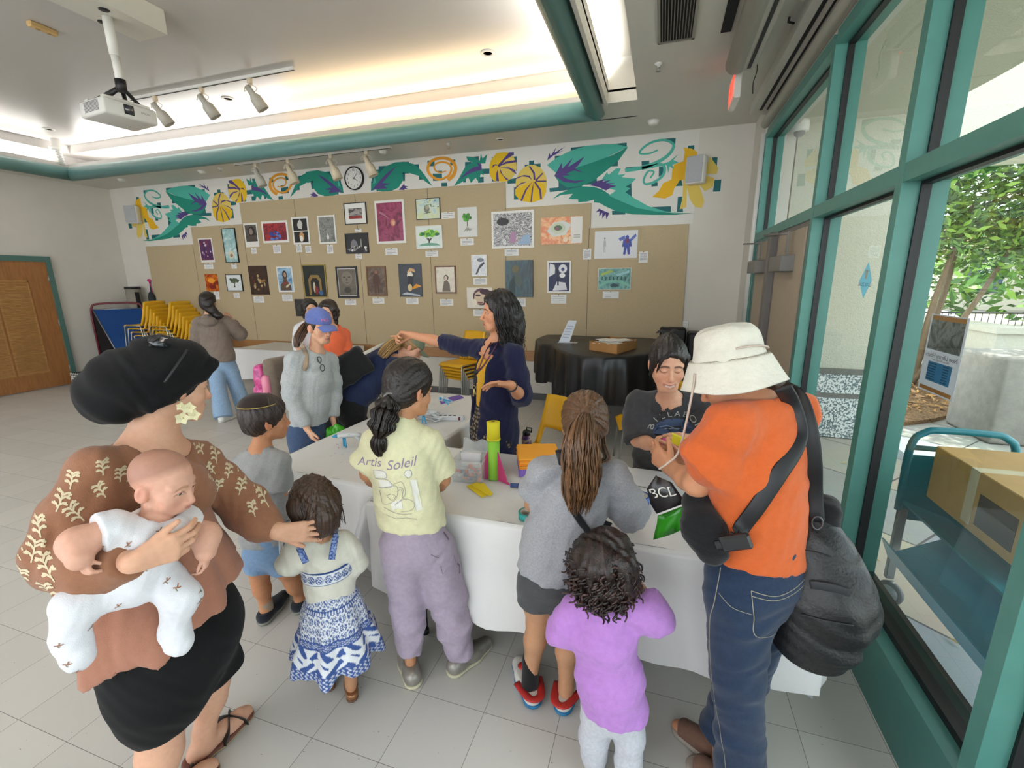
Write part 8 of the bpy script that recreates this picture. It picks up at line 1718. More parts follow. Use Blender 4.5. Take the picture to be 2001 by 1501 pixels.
 # sandal
 for a,d in ((ra,unit(-rt*.9+n*.3)),(la,unit(-rt*.9+n*.3))):
  g=np.array([a[0],a[1],0]);S=Sdf();S.cap(g-d*.045+[0,0,.015],g+d*.06+[0,0,.015],.042,.044,.02);S.cap(g+d*.05+[0,0,.015],g+d*.145+[0,0,.015],.05,.04,.02);S.cut([0,0,.001],(0,0,-1),.001);S.cut([0,0,.026],(0,0,1),.003);o=sdf_obj('sandal',S,mat('sandal_sole2','9a8f84',.7),t,.006)
  S=Sdf();S.cap(g+d*.04+[0,0,.035],g+d*.13+[0,0,.028],.046,.040,.02);S.cap(g+d*.02+[0,0,.03],g+d*.16+[0,0,.02],.034,.028,.01,None,'s');S.cut([0,0,.018],(0,0,-1),.002);sdf_obj('upper',S,cloth('sandal_suede','6f5244',.08),o,.006)
 # sling bag: strap over the far shoulder, bag at the near hip
 bv=bvh_of(tee)
 def on(x,y,o=.006,ob=None):
  d=unit(ray(x,y));h=bv.ray_cast(Vector(CC),Vector(d));return np.array(h[0])-d*o if h[0]else R(x,y,ob if ob is not None else -.1)
 sb=thing('sling_bag','black sling bag with a wide strap and buckle across the orange tee','bag',R(1385,1040,-.16))
 b=MB();P=crom([on(1530,758,.004),on(1548,790),on(1562,840),on(1552,880),on(1520,930),on(1480,990),on(1450,1030),R(1440,1052,-.17)],6);b.tube(P,.021,10,flat=.14,hint=n);b.build('strap',mat('strap_black2','151519',.5),sb)
 b=MB();M=np.array([unit(rt+up*.45),n,unit(up-rt*.45)]).T;b.bbox(-.04,.04,-.01,.01,-.022,.022,.006,0,M,R(1437,1060,-.175));b.bbox(-.055,-.03,-.008,.008,-.012,.012,.004,0,M,R(1437,1060,-.175));b.build('buckle',mat('buckle_black','1b1b1d',.35),sb)
 S=Sdf();S.chain([R(1362,985,-.06),R(1375,1035,-.12),R(1392,1075,-.15)],[.045,.058,.045],.03,(n,.7));S.cap(R(1395,1068,-.16),R(1425,1060,-.17),.028,.022,.02,(n,.4));S.disp(folds(.003,70,up,4));sdf_obj('bag',S,cloth('sling_black','131316',.08,.3),sb,.006)
 # duffel bag hanging from the far shoulder
 db=thing('duffel_bag','large black duffel bag hanging from the shoulder of the woman in orange','bag',R(1605,1180,.02))
 S=Sdf();S.chain([R(1590,1010,.06),R(1600,1085,.04),R(1605,1170,.02),R(1600,1245,.0)],[.045,.085,.125,.105],.05,(n,.75));S.ell(R(1640,1180,.02),[.075,.08,.11],[rt,n,up],.05);S.ell(R(1570,1230,.02),[.09,.08,.07],[rt,n,up],.05);S.cut(R(1595,1312,0),-up,.03);S.disp(add(folds(.006,26,unit(rt+up*.3),7,1.4),folds(.004,55,unit(rt*.4+up),9)));dbo=sdf_obj('bag',S,mat('duffel_nylon','121214',.45,bump=.2,bscale=120,spec=.5,noise=.1),db,.0075)
 b=MB();bv2=bvh_of(dbo)
 def on2(x,y,o=.005):d=unit(ray(x,y));h=bv2.ray_cast(Vector(CC),Vector(d));return np.array(h[0])-d*o if h[0]else R(x,y,0)
 b.tube(crom([on2(1582,1143),on2(1620,1148),on2(1662,1160)],6),.014,8,flat=.15,hint=n);b.tube(crom([on2(1565,1200),on2(1600,1210),on2(1640,1218),on2(1668,1222)],6),.002,5);b.tube(crom([on2(1570,1075),on2(1595,1080),on2(1625,1090)],6),.002,5);b.build('webbing',mat('webbing','26272b',.6),db)
 b=MB();b.tube(crom([R(1528,753,.12),R(1560,775,.03),R(1580,830,-.02),R(1590,900,-.02),R(1592,960,.02),R(1596,1020,.02)],7),.020,10,flat=.14,hint=n);b.build('strap',mat('strap_black2',''),db)
 b=MB();c_=R(1597,1022,.0);b.tube([c_+(rt*math.cos(a)*.013+up*math.sin(a)*.02)for a in np.linspace(0,6.28,14)[:-1]],.003,6,closed=True);b.build('clip',mat('clip_metal','55565a',.3,metal=.7),db)
 b=MB();b.bbox(-.05,.05,-.03,.03,-.012,.012,.006,0,np.array([rt,n,up]).T,R(1568,984,.08));tag(b.build('blue_packet',mat('packet_blue','2f6fc0',.4)),'small bright blue packet poking out of the duffel bag','packet')
 S=Sdf();S.rbox(R(1585,1010,.08),[.07,.05,.07],[rt,n,up],.03);S.disp(folds(.004,70,up,3));sdf_obj('side_pocket',S,cloth('sling_black',''),db,.007)
woman_orange()
def helper():
 R=Rig(.10,2.62);n,rt=R.n,R.rt;up=np.array([0,0,1.]);t=person('smiling young woman in a faded black printed tee leaning over the table',R.b[:2]);fw=unit(-n+rt*.15)
 hd=Head(R(1305,712,-.44),unit(-n*.9+rt*.2-up*.22),up,1.0,'adult',.98);nb=R(1308,778,-.30);chest,waist,pel=R(1308,840,-.22),R(1296,900,-.06),R(1290,935,.05)
 rs,ls=R(1248,790,-.25),R(1374,790,-.25);re_,rw=R(1246,860,-.36),R(1296,876,-.55);le,lw=R(1392,860,-.36),R(1362,862,-.55)
 rh,lh=R(1265,935,.05),R(1318,935,.05);rk,lk=R(1262,985,-.02),R(1320,985,-.02);ra,la=np.array([.0,2.70,.08]),np.array([.2,2.70,.08])
 S=Sdf();hd.build(S,'smile','down');S.cap(nb-up*.02,hd.T(0,-.02,-.07),.048,.046,.03);S.chain([pel,waist,chest],[.13,.115,.12],.05,(fw,.75));S.chain([rs,nb-up*.025,ls],[.046,.055,.046],.04);arm(S,rs,re_,rw,.95);arm(S,ls,le,lw,.95);leg(S,rh,rk,ra,.95);leg(S,lh,lk,la,.95)
 hand(S,rw,unit(rt*.8+up*.05-n*.35),unit(rt*.4-up*.2+n*.4),up,.92,(.35,.4,.45,.5),(.4,.7,.4));hand(S,lw,unit(-rt*.75+up*.1-n*.3),unit(-rt*.2-up*.6+n*.4),up,.92,(.3,.35,.4,.45),(.3,.7,.4));foot(S,ra,-n);foot(S,la,-n)
 sdf_obj('body',S,skin_mat(),t,.010,[box_of(hd.c,.13,.0038),box_of(rw+rt*.07,.11,.004),box_of(lw-rt*.06,.11,.004)],col=lambda V:hd.paint(V,'cf9c80','b8685f','2a1c18','1c1412',teeth=True))
 pole=hd.T(.0,-.06,.11);ax=unit(hd.u-hd.f*.3)
 S=Sdf();scalp(S,hd,.011);S.ell(hd.T(0,-.06,-.02),[.075,.055,.07],hd.A,.02);S.cap(hd.T(-.075,.025,.05),hd.T(-.079,.02,-.05),.014,.008,.01);S.cap(hd.T(.075,.025,.05),hd.T(.079,.02,-.06),.014,.008,.01);face_cut(S,hd,.044,0,.5);S.ell(pole,[.035,.035,.022],None,.02);S.disp(combed(hd,pole,ax,80,.0018));sdf_obj('hair',S,hair_mat(),t,.0045,col=combed_col('1e1614',pole,ax,80,.5))
 b=MB();sh=hair_shades('1e1614')
 for P in ([hd.T(.01,.075,.10),hd.T(.05,.088,.05),hd.T(.066,.08,-.02)],[hd.T(-.07,.05,.05),hd.T(-.078,.05,-.02),hd.T(-.075,.055,-.10)],[pole,pole+up*.03-rt*.03,pole+up*.015-rt*.06],[pole,pole+up*.035+rt*.02,pole+up*.03+rt*.05]):strands(b,crom(P,6),[.004,.006,.002],8,3,.0014)
 b.build('loose_strands',sh,t)
 BT=cloth('tee_washed','37373a',.14,nscale=40)
 sh_=top('shirt',t,BT,[R(1290,925,.03),R(1296,890,-.06),R(1308,840,-.2),R(1308,815,-.25)],[.165,.158,.150,.13],(fw,.80),[([rs+up*.006,rs*.45+re_*.55,re_*.9+rw*.1],[.066,.082,.084]),([ls+up*.006,ls*.45+le*.55,le*.9+lw*.1],[.066,.082,.084])],[(R(1290,948,.03),-up)],(nb+up*.0-n*.02,unit(up-n*.6),.056),
add(folds(.004,26,unit(up+rt*.4),4),folds(.004,50,unit(rt-up*.6),8)),extra=lambda S:S.chain([rs+up*.008,nb-up*.022,ls+up*.008],[.058,.06,.058],.04))
 D=Decal([sh_],R(1316,830,-.3),rt,up,n,.5);b=MB();k=1/410;M2=lambda x,y:((x-1316)*k,-(y-830)*k)
 for i,ch in enumerate('BILLABONG'):
  a=math.radians(158-17*i);D.text(b,ch,.042,*M2(1322-math.cos(a-PI)*52*1.0,846-math.sin(a)*46),0,a-PI/2)
 D.fill(b,[M2(1320+42*math.cos(a),840-30*math.sin(a))for a in np.linspace(0,PI,14)],1);D.fill(b,[M2(*p)for p in [(1280,842),(1362,842),(1356,862),(1288,862)]],2,.0016)
 for pts in ([(1288,832),(1305,826),(1325,832),(1350,826)],[(1290,838),(1310,832),(1345,836)],[(1300,850),(1320,846),(1345,852)]):D.stroke(b,[M2(*p)for p in pts],.0016,3)
 b.build('print',[mat('print_pale','a9a7a3',.8),mat('print_navy','3f4f6e',.8),mat('print_maroon','4a3438',.8),mat('print_sky','8a9aae',.8)],sh_)
 b=MB();pd=R(1318,852,-.50)
 b.tube(crom([nb+rt*.055+up*.01-n*.03,D.pt(*M2(1290,800),.006),D.pt(*M2(1308,835),.008),pd],5),.0022,5);b.tube(crom([nb-rt*-.05+up*.01-n*.03,D.pt(*M2(1338,800),.006),D.pt(*M2(1328,835),.008),pd],5),.0022,5);b.build('neck_cord',M_BLACK,t)
 trousers('shorts',t,cloth('shorts_black','161618',.05),(R(1290,930,.05),R(1290,950,.05)),(.14,.145),[([rh,rk*.6+rh*.4],[.095,.09]),([lh,lk*.6+lh*.4],[.095,.09])],flat=(fw,.85))
 for a in (ra,la):shoe('shoe',a,-n,t,cloth('shoe_black','18181a',.05),M_WHITE,1.0)
 # the foam piece held between the two of them
 t2=thing('foam_piece','pink foam cylinder with a yellow foam wedge held by the two women','foam',R(1320,880,-.62));c0=R(1292,868,-.62);c1=R(1336,906,-.70)
 b=MB();b.tube([c0,c0*.5+c1*.5,c1],[.036,.034,.030],20);b.build('pink_tube',mat('foam_hot_pink','cf4a86',.7),t2);b=MB();b.tube([c0*.62+c1*.38,c0*.58+c1*.42],.0362,20);b.build('rubber_band',mat('band_yellow','d9c04a',.5),t2)
 b=MB();q=R(1322,862,-.66);b.prism([q+rt*-.02+up*.03,q+rt*.035+up*.01,q+rt*.03-up*.03,q-rt*.02-up*.01],n*.02);b.build('yellow_wedge',FYEL,t2)
helper()
# green zip bag with black printed header, held by the woman in orange
R8=Rig(.10,1.42);t=thing('zip_bag','bright green plastic bag with a black printed panel held over the table','bag',R8(1320,990))
G=[[R8(1290+u*54+v*10,1004+v*46-u*26-u*v*-2,.14+.01*math.sin(u*5+v*3))for u in np.linspace(0,1,9)]for v in np.linspace(0,1,7)]
G=[[R8(*p,.10+.012*math.sin(i*1.3+j))for j,p in enumerate([(a[0]*(1-u)+c[0]*u,a[1]*(1-u)+c[1]*u)for u in np.linspace(0,1,8)])]for i,(a,c)in enumerate([((1286,1008),(1352,982)),((1284,1022),(1352,995)),((1281,1038),(1351,1010)),((1277,1055),(1350,1030))])]
shell(G,.006).build('bag_body',mat('bag_green','2f8f1c',.25,spec=.6),t)
G=[[R8(*p,.08+.008*math.sin(i+j))for j,p in enumerate([(a[0]*(1-u)+c[0]*u,a[1]*(1-u)+c[1]*u)for u in np.linspace(0,1,6)])]for i,(a,c)in enumerate([((1282,930),(1312,944)),((1264,955),(1335,975)),((1272,985),(1344,972)),((1284,1004),(1350,980))])]
o=shell(G,.006).build('header_panel',mat('panel_black','242021',.3),t)
q0,q1=R8(1284,1006,.07),R8(1350,981,.07);b=MB();b.tube([q0,q1],.0035,6);b.build('zip_edge',M_WHITE,t)
b=MB();D=Decal([o],R8(1300,975,.0),R8.rt+np.array([0,0,.3]),(0,0,1),R8.n,.3);D.text(b,'BCD',.05,-.012,-.012,0,.1);D.text(b,'|lsl',.035,.04,.0,0,.1);b.build('lettering',mat('print_white',''),t)
# ------------------------------------------------------------------ the people beyond the tables
def staff():
 R=Rig(-.96,2.62);n,rt=R.n,R.rt;up=np.array([0,0,1.]);t=person('woman in a navy cardigan with curly black hair pointing to the left',R.b[:2]);fw=unit(-rt*.78-n*.5)
 hd=Head(R(974,610,.0),unit(-rt*.985-n*.16-up*.05),up,1.0);nb=R(968,672,.02);chest,waist,pel=R(968,735,.02),R(966,785,.02),R(966,840,.02)
 rs,ls=R(935,684,.13),R(1003,694,-.10);re_,rw=R(868,670,.28),R(806,655,.40);le,lw=R(1019,776,-.13),R(997,752,-.30)
 rh,lh=R(950,850,.06),R(980,850,-.04);rk,lk=np.array([*(rh[:2]),.48]),np.array([*(lh[:2]),.48]);ra,la=np.array([*(rh[:2]),.08]),np.array([*(lh[:2]),.08])
 S=Sdf();hd.build(S);S.cap(nb-up*.02,hd.T(0,-.02,-.07),.05,.05,.03);S.chain([pel,waist,chest],[.15,.13,.135],.05,(fw,.76));S.chain([rs,nb-up*.03,ls],[.048,.06,.048],.04);arm(S,rs,re_,rw,1.0);arm(S,ls,le,lw,1.0);leg(S,rh,rk,ra,1);leg(S,lh,lk,la,1)
 hand(S,rw,unit(-rt*.96+n*.2+up*.05),unit(-up*.7-n*.6),unit(-up*.6-n*.5),1.0,(.02,.95,1.0,1.05),(.55,.75,.35),.03)
 hand(S,lw,unit(-rt*.85+up*.15-n*.3),unit(-up*.8-n*.4),unit(up*.3-n*.8+rt*.2),.98,(.18,.22,.28,.32),(.6,.7,.2),.14);foot(S,ra,fw);foot(S,la,fw)
 sdf_obj('body',S,skin_mat(),t,.011,[box_of(hd.c,.13,.0045),box_of(rw-rt*.1,.13,.0045),box_of(lw-rt*.08,.12,.0045)],col=lambda V:hd.paint(V,'c88e6c','a85f55','1c1412','1a1212'));hd.eyeballs(t,'2a1a12')
 pole=hd.T(.0,-.02,.12);ax=hd.u
 S=Sdf();scalp(S,hd,.016);S.chain([hd.T(0,-.03,.0),hd.T(.0,-.06,-.06),hd.T(.01,-.065,-.14),hd.T(.015,-.06,-.22)],[.092,.092,.082,.04],.04);S.chain([hd.T(.075,.03,.03),hd.T(.088,.02,-.06),hd.T(.085,.03,-.16)],[.03,.034,.02],.03);face_cut(S,hd,.047,0,.42);S.ell(hd.T(.02,.10,-.05),[.07,.07,.10],hd.A,.01,'s');S.disp(combed(hd,pole,ax,40,.003));S.disp(folds(.005,55,unit(up+rt*.3),3,1.5))
 sdf_obj('hair',S,hair_mat(),t,.006,col=combed_col('191211',pole,ax,60,.5))
 b=MB();sh=hair_shades('1a1312',.7,2.4);rn=np.random.default_rng(3)
 for i in range(260):
  a=rn.uniform(-2.35,2.35);e=hd.r*math.sin(a)-hd.f*math.cos(a);L_=rn.uniform(.20,.32);q=rn.uniform(.92,1.12);p=[hd.T(0,-.03,.10)+e*.05,hd.T(0,-.03,.04)+e*.094*q,hd.T(0,-.035,-.05)+e*.098*q,hd.T(0,-.045,-.14)+e*.092*q,hd.T(0,-.05,.06-L_)+e*.085*q+rn.normal(size=3)*.012];c_=crom(p,8);u,w,_=frame(up,e);ph=rn.uniform(0,6.28)
  for j in range(len(c_)):k=max(0,j/len(c_)-.3);c_[j]=c_[j]+(u*math.cos(ph+j*.75)+w*math.sin(ph+j*.75)*.6)*.012*k*1.5
  b.tube(c_,np.linspace(.0034,.0014,len(c_)),4,int(rn.integers(3)),False)
 b.build('curls',sh,t)
 top('blouse',t,cloth('top_mustard','c9971a',.04),[waist-up*.02,chest+up*.02],[.138,.142],(fw,.80),(),[(waist-up*.05,-up)],(nb-up*.005+fw*.035,unit(up+fw*.45),.075),add(folds(.002,50,rt,4)),extra=lambda S:S.chain([rs*.7+nb*.3,nb-up*.04,ls*.7+nb*.3],[.04,.055,.04],.04))
 def fcol(V):
  c=np.tile(np.array(hx('151316')[:3]),(len(V),1));a=np.arctan2((V-pel)@rt,(V-pel)@n)*.17;z=V[:,2];u,v=a/.026,z/.026;iu,iv=np.round(u),np.round(v);h1=np.sin(iu*12.9+iv*78.2)*43758.5;h1-=np.floor(h1);h2=np.sin(iu*39.3+iv*11.1)*24634.6;h2-=np.floor(h2);r=np.sqrt((u-iu-(h1-.5)*.5)**2+(v-iv-(h2-.5)*.5)**2);w=(r<.24+.12*h1);c[w]=np.array(hx('a8957c')[:3])*(.6+.5*h2[w])[:,None];w2=r<.09;c[w2]=np.array(hx('5f4a3a')[:3]);return c
 m=mat('skirt_floral','151316',.85,vcol=True)
 S=Sdf();S.chain([waist-up*.03,pel,pel-up*.25,pel-up*.62],[.140,.165,.185,.215],.05,(fw,.88));S.cut(waist-up*.01,up);S.cut(pel-up*.62,-up);S.disp(folds(.006,24,rt,5));sdf_obj('skirt',S,m,t,.0065,col=fcol)
 CN=cloth('cardigan_navy','16183a',.08,.4,nscale=80)
 f0=unit(-rt*.90-n*.42);sd=unit(np.cross(f0,up))
 S=Sdf();S.chain([pel-up*.12,pel,waist,chest+up*.03],[.178,.172,.158,.152],.05,(fw,.84));S.chain([rs+up*.008,nb-up*.02,ls+up*.008],[.058,.06,.058],.04);S.rbox(chest*.55+waist*.45+f0*.14-up*.09,[.17,.048,.36],[f0,sd,up],.02,.012,'s');S.rbox(chest+f0*.16+up*.04,[.13,.075,.09],[f0,sd,unit(up+f0*.4)],.03,.012,'s');S.cap(nb,nb+up*.15+fw*.02,.064,.08,.008,None,'s');S.cut(pel-up*.13,unit(-up-rt*.25),.004)
 sleeve(S,[rs,rs*.5+re_*.5,re_*.92+rw*.08],[.062,.060,.056]);sleeve(S,[ls,ls*.5+le*.5,le,le*.72+lw*.28],[.066,.066,.064,.056])
 S.disp(add(folds(.005,26,unit(up*.4+rt),4),folds(.003,60,unit(rt-up*.5),8)));sdf_obj('cardigan',S,CN,t,.0065)
 b=MB();L1=crom([nb+sd*.05+up*.02-f0*.02,R(951,683,-.14),R(938,715,-.19),R(931,728,-.20)],6);L2=crom([nb-sd*.05+up*.02,R(962,688,-.16),R(945,715,-.19),R(931,728,-.20)],6)
 for P in (L1,L2):b.tube(P,.012,6,flat=.25,hint=f0)
 b.tube([R(931,728,-.20),R(928,752,-.205)],.008,6,flat=.3,hint=f0);b.build('lanyard',mat('lanyard_print','2a2428',.6,color2='8a4a55',nscale=160),t)
 b=MB();b.bbox(-.012,.012,-.004,.004,-.02,.02,.003,0,np.array([rt,n,up]).T,R(929,742,-.21));b.ball(R(930,727,-.208),.016,10,0,(1,.5,1));b.build('badge_reel',M_BLACK,t)
 b=MB();c_=R(926,757,-.21);b.tube([c_+(rt*math.cos(a)+up*math.sin(a))*.01 for a in np.linspace(0,6.28,12)[:-1]],.0022,5,closed=True);b.tube([c_-up*.01,c_-up*.055-rt*.004],.005,6,flat=.4,hint=n);b.tube([c_-up*.01,c_-up*.045+rt*.01],.005,6,flat=.4,hint=n);b.build('keys',mat('key_brass','c2b27a',.3,metal=.7),t)
 b=MB();d=unit(le-lw);c_=lw+d*.028;u_,w_,_=frame(d);b.tube([c_+(u_*math.cos(a)+w_*math.sin(a))*.027 for a in np.linspace(0,6.28,16)[:-1]],.009,8,closed=True,flat=.4);b.build('wrist_band',mat('band_black','121214',.4),t)
staff()
def cap_woman():
 R=Rig(-2.45,2.75);n,rt=R.n,R.rt;up=np.array([0,0,1.]);t=person('woman in a blue baseball cap and pale grey sweatshirt with a backpack',R.b[:2]);fw=unit(-n*.78+rt*.62)
 hd=Head(R(624,640,.0),unit(-n*.80+rt*.58-up*.16),up,1.0,'adult',.97);nb=R(616,684,.0);chest,waist,pel=R(612,735),R(605,790),R(600,835)
 rs,ls=R(574,706,-.08),R(645,706,.10);re_,rw=R(570,775,-.12),R(600,838,-.16);le,lw=R(652,775,.08),R(650,818,.02)
 rh,lh=R(585,850,-.03),R(618,850,.05);ra,la=np.array([*(rh[:2]),.08]),np.array([*(lh[:2]),.08]);rk,lk=rh*.5+ra*.5,lh*.5+la*.5
 S=Sdf();hd.build(S);S.cap(nb-up*.02,hd.T(0,-.02,-.07),.046,.045,.03);S.chain([pel,waist,chest],[.13,.115,.12],.05,(fw,.75));S.chain([rs,nb-up*.025,ls],[.044,.05,.044],.04);arm(S,rs,re_,rw,.95);arm(S,ls,le,lw,.95);leg(S,rh,rk,ra,.95);leg(S,lh,lk,la,.95)
 hand(S,rw,unit(-up*.85+rt*.35-n*.2),unit(n*.2+rt*.8),unit(rt*.3-n),.92,(.35,.4,.45,.5),(.4,.8,.3));hand(S,lw,unit(-up*.95+rt*.1),unit(-n*.3-rt*.8),-n,.92,(.6,.65,.7,.75),(.3,.8,.4))
 sdf_obj('body',S,skin_mat(),t,.011,[box_of(hd.c,.13,.0042),box_of(rw-up*.06,.11,.005)],col=lambda V:hd.paint(V,'d0a083','b0685f','33241c','1c1412'));hd.eyeballs(t,'2a1a12',(.1,1,-.1))
 S=Sdf();scalp(S,hd,.009);face_cut(S,hd,.03,0,.35);S.cut(hd.T(0,0,-.055),unit(-hd.u+hd.f*.6),.01);S.ell(hd.T(.086,-.008,-.012),[.03,.024,.042],hd.A,.006,'s');S.ell(hd.T(-.086,-.008,-.012),[.03,.024,.042],hd.A,.006,'s');sdf_obj('hair',S,hair_mat(),t,.006,col=combed_col('241812',hd.T(0,-.1,0),hd.f,60,.5))
 b=MB();strands(b,crom([hd.T(-.02,-.10,.02),R(596,640,.06),R(584,660,.03),R(578,682,.0)],7),[.02,.035,.036,.014],130,4,.003);b.build('ponytail',hair_shades('4f3522',.6,1.6),t)
 CB=cloth('cap_blue','5a69a4',.08,.3);q0=hd.T(0,-.01,.045)
 S=Sdf();S.ell(q0+hd.u*.01,np.array([.086,.106,.094]),hd.A,.02);S.cut(q0-hd.u*.012,unit(-hd.u+hd.f*.05),.004);S.disp(folds(.001,80,hd.r,3));cp=sdf_obj('cap',S,CB,t,.005)
 G=[[hd.T(u*.078*(1-.15*v*v),.078+v*.085*(1-.42*u*u)+.012*(1-u*u),.040-.018*u*u-.018*v*v-.012*v)for u in np.linspace(-1,1,13)]for v in np.linspace(0,1,7)]
 shell(G,.004).build('visor',CB,cp);b=MB();b.lathe([(0,.008),(.008,.004),(.009,0)],q0+hd.u*.103,hd.u,10);b.build('button',CB,cp)
 D=Decal([cp],hd.T(.018,.1,.075),-hd.r,hd.u,-hd.f,.2);b=MB();D.text(b,'MCL',.030,0,0,spacing=1.0);b.build('lettering',mat('letter_pink','d9708f',.6),cp)
 GS=cloth('sweat_grey','a9adad',.14,.4,nscale=130)
 sw=top('sweatshirt',t,GS,[R(604,818),R(606,780),R(612,735),R(614,716)],[.148,.152,.148,.128],(fw,.84),[([rs+up*.008,rs*.5+re_*.5,re_-n*.0,rw*.92+re_*.08],[.062,.070,.066,.046]),([ls+up*.008,ls*.5+le*.5,le,lw*.92+le*.08],[.062,.070,.066,.046])],[(R(604,826),-up)],(nb+up*.0+fw*.02,unit(up+fw*.6),.058),
add(folds(.005,26,unit(up+rt*.4),4),folds(.004,50,unit(rt-up*.6),8)),extra=lambda S:S.chain([rs+up*.01,nb-up*.022,ls+up*.01],[.054,.056,.054],.04))
 trousers('jeans',t,cloth('denim_blue','3c4e6c',.14,.2,nscale=90),(R(602,815),R(602,842)),(.132,.14),[([rh,rk,ra],[.092,.078,.085]),([lh,lk,la],[.092,.078,.085])],add(folds(.003,40,up,14)),flat=(fw,.85))
 for a in (ra,la):shoe('shoe',a,fw,t,M_WHITE,M_WHITE,1.0)
 # backpack, glasses on the neckline, green bag in her hand
 bp=thing('backpack','pink patterned backpack on the woman in the blue cap','backpack',R(530,760,.14));k=-fw
 ax=[unit(np.cross(up,fw)),fw,up]
 S=Sdf();S.rbox(R(552,745,.14),[.13,.06,.19],ax,.05);S.disp(folds(.004,40,up,3));sdf_obj('back_panel',S,cloth('pack_taupe','6f6256',.08),bp,.007)
 S=Sdf();S.rbox(R(530,748,.20),[.125,.05,.16],ax,.05);S.rbox(R(520,772,.24),[.09,.04,.09],ax,.035);S.disp(folds(.004,40,up,5));sdf_obj('front_pocket',S,art_mat('pack_pink',['7f1f55','b52f72','c95a92','8f2a66','d3a0b0'],14),bp,.007)
 b=MB();b.lathe([(.028,0),(.032,.01),(.032,.13),(.026,.15),(.018,.16),(0,.165)],R(524,775,.05),up,14);b.build('pink_bottle',mat('bottle_pink','c9788f',.3),bp)
 bv=bvh_of(sw);on=lambda x,y,o=.008:(lambda h,d:np.array(h[0])-d*o if h[0]else R(x,y,-.12))(bv.ray_cast(Vector(CC),Vector(unit(ray(x,y)))),unit(ray(x,y)))
 b=MB();b.tube(crom([R(588,672,.06),on(590,676),on(597,690),on(598,705),on(594,722),R(575,735,.06)],6),.017,8,flat=.2,hint=n);b.build('shoulder_strap',cloth('pack_tan','94806c',.05),bp)
 eg=thing('eyeglasses','dark round eyeglasses hanging from the neckline of the grey sweatshirt','glasses',R(628,715,-.15));b=MB()
 for c_,r in ((on(630,719,.02),.020),(on(624,703,.02),.018)):b.tube([c_+(rt*math.cos(a)*.75+up*math.sin(a)*1.25)*r for a in np.linspace(0,6.28,18)[:-1]],.0028,5,closed=True)
 b.build('rims',M_BLACK,eg);b=MB();b.tube(crom([on(622,690,.012),on(620,700,.02),on(627,712,.025)],4),.0025,5);b.build('temple',M_BLACK,eg)
 S=Sdf();q=R(655,848,.0);S.ell(q,[.085,.05,.07],[rt,n,up],.02);S.cap(q+up*.05,lw-up*.06,.03,.014,.03);S.disp(add(folds(.006,60,rt,3),folds(.005,90,up+rt,5)));V,F_=S.mesh(.006);tag(link_mesh('green_bag',np_mesh('green_bag',V-q,F_,[mat('bag_lime','3fa81f',.25,spec=.6)]),None,tuple(q)),'shiny lime green plastic bag in the hand of the woman in the blue cap','bag')
cap_woman()
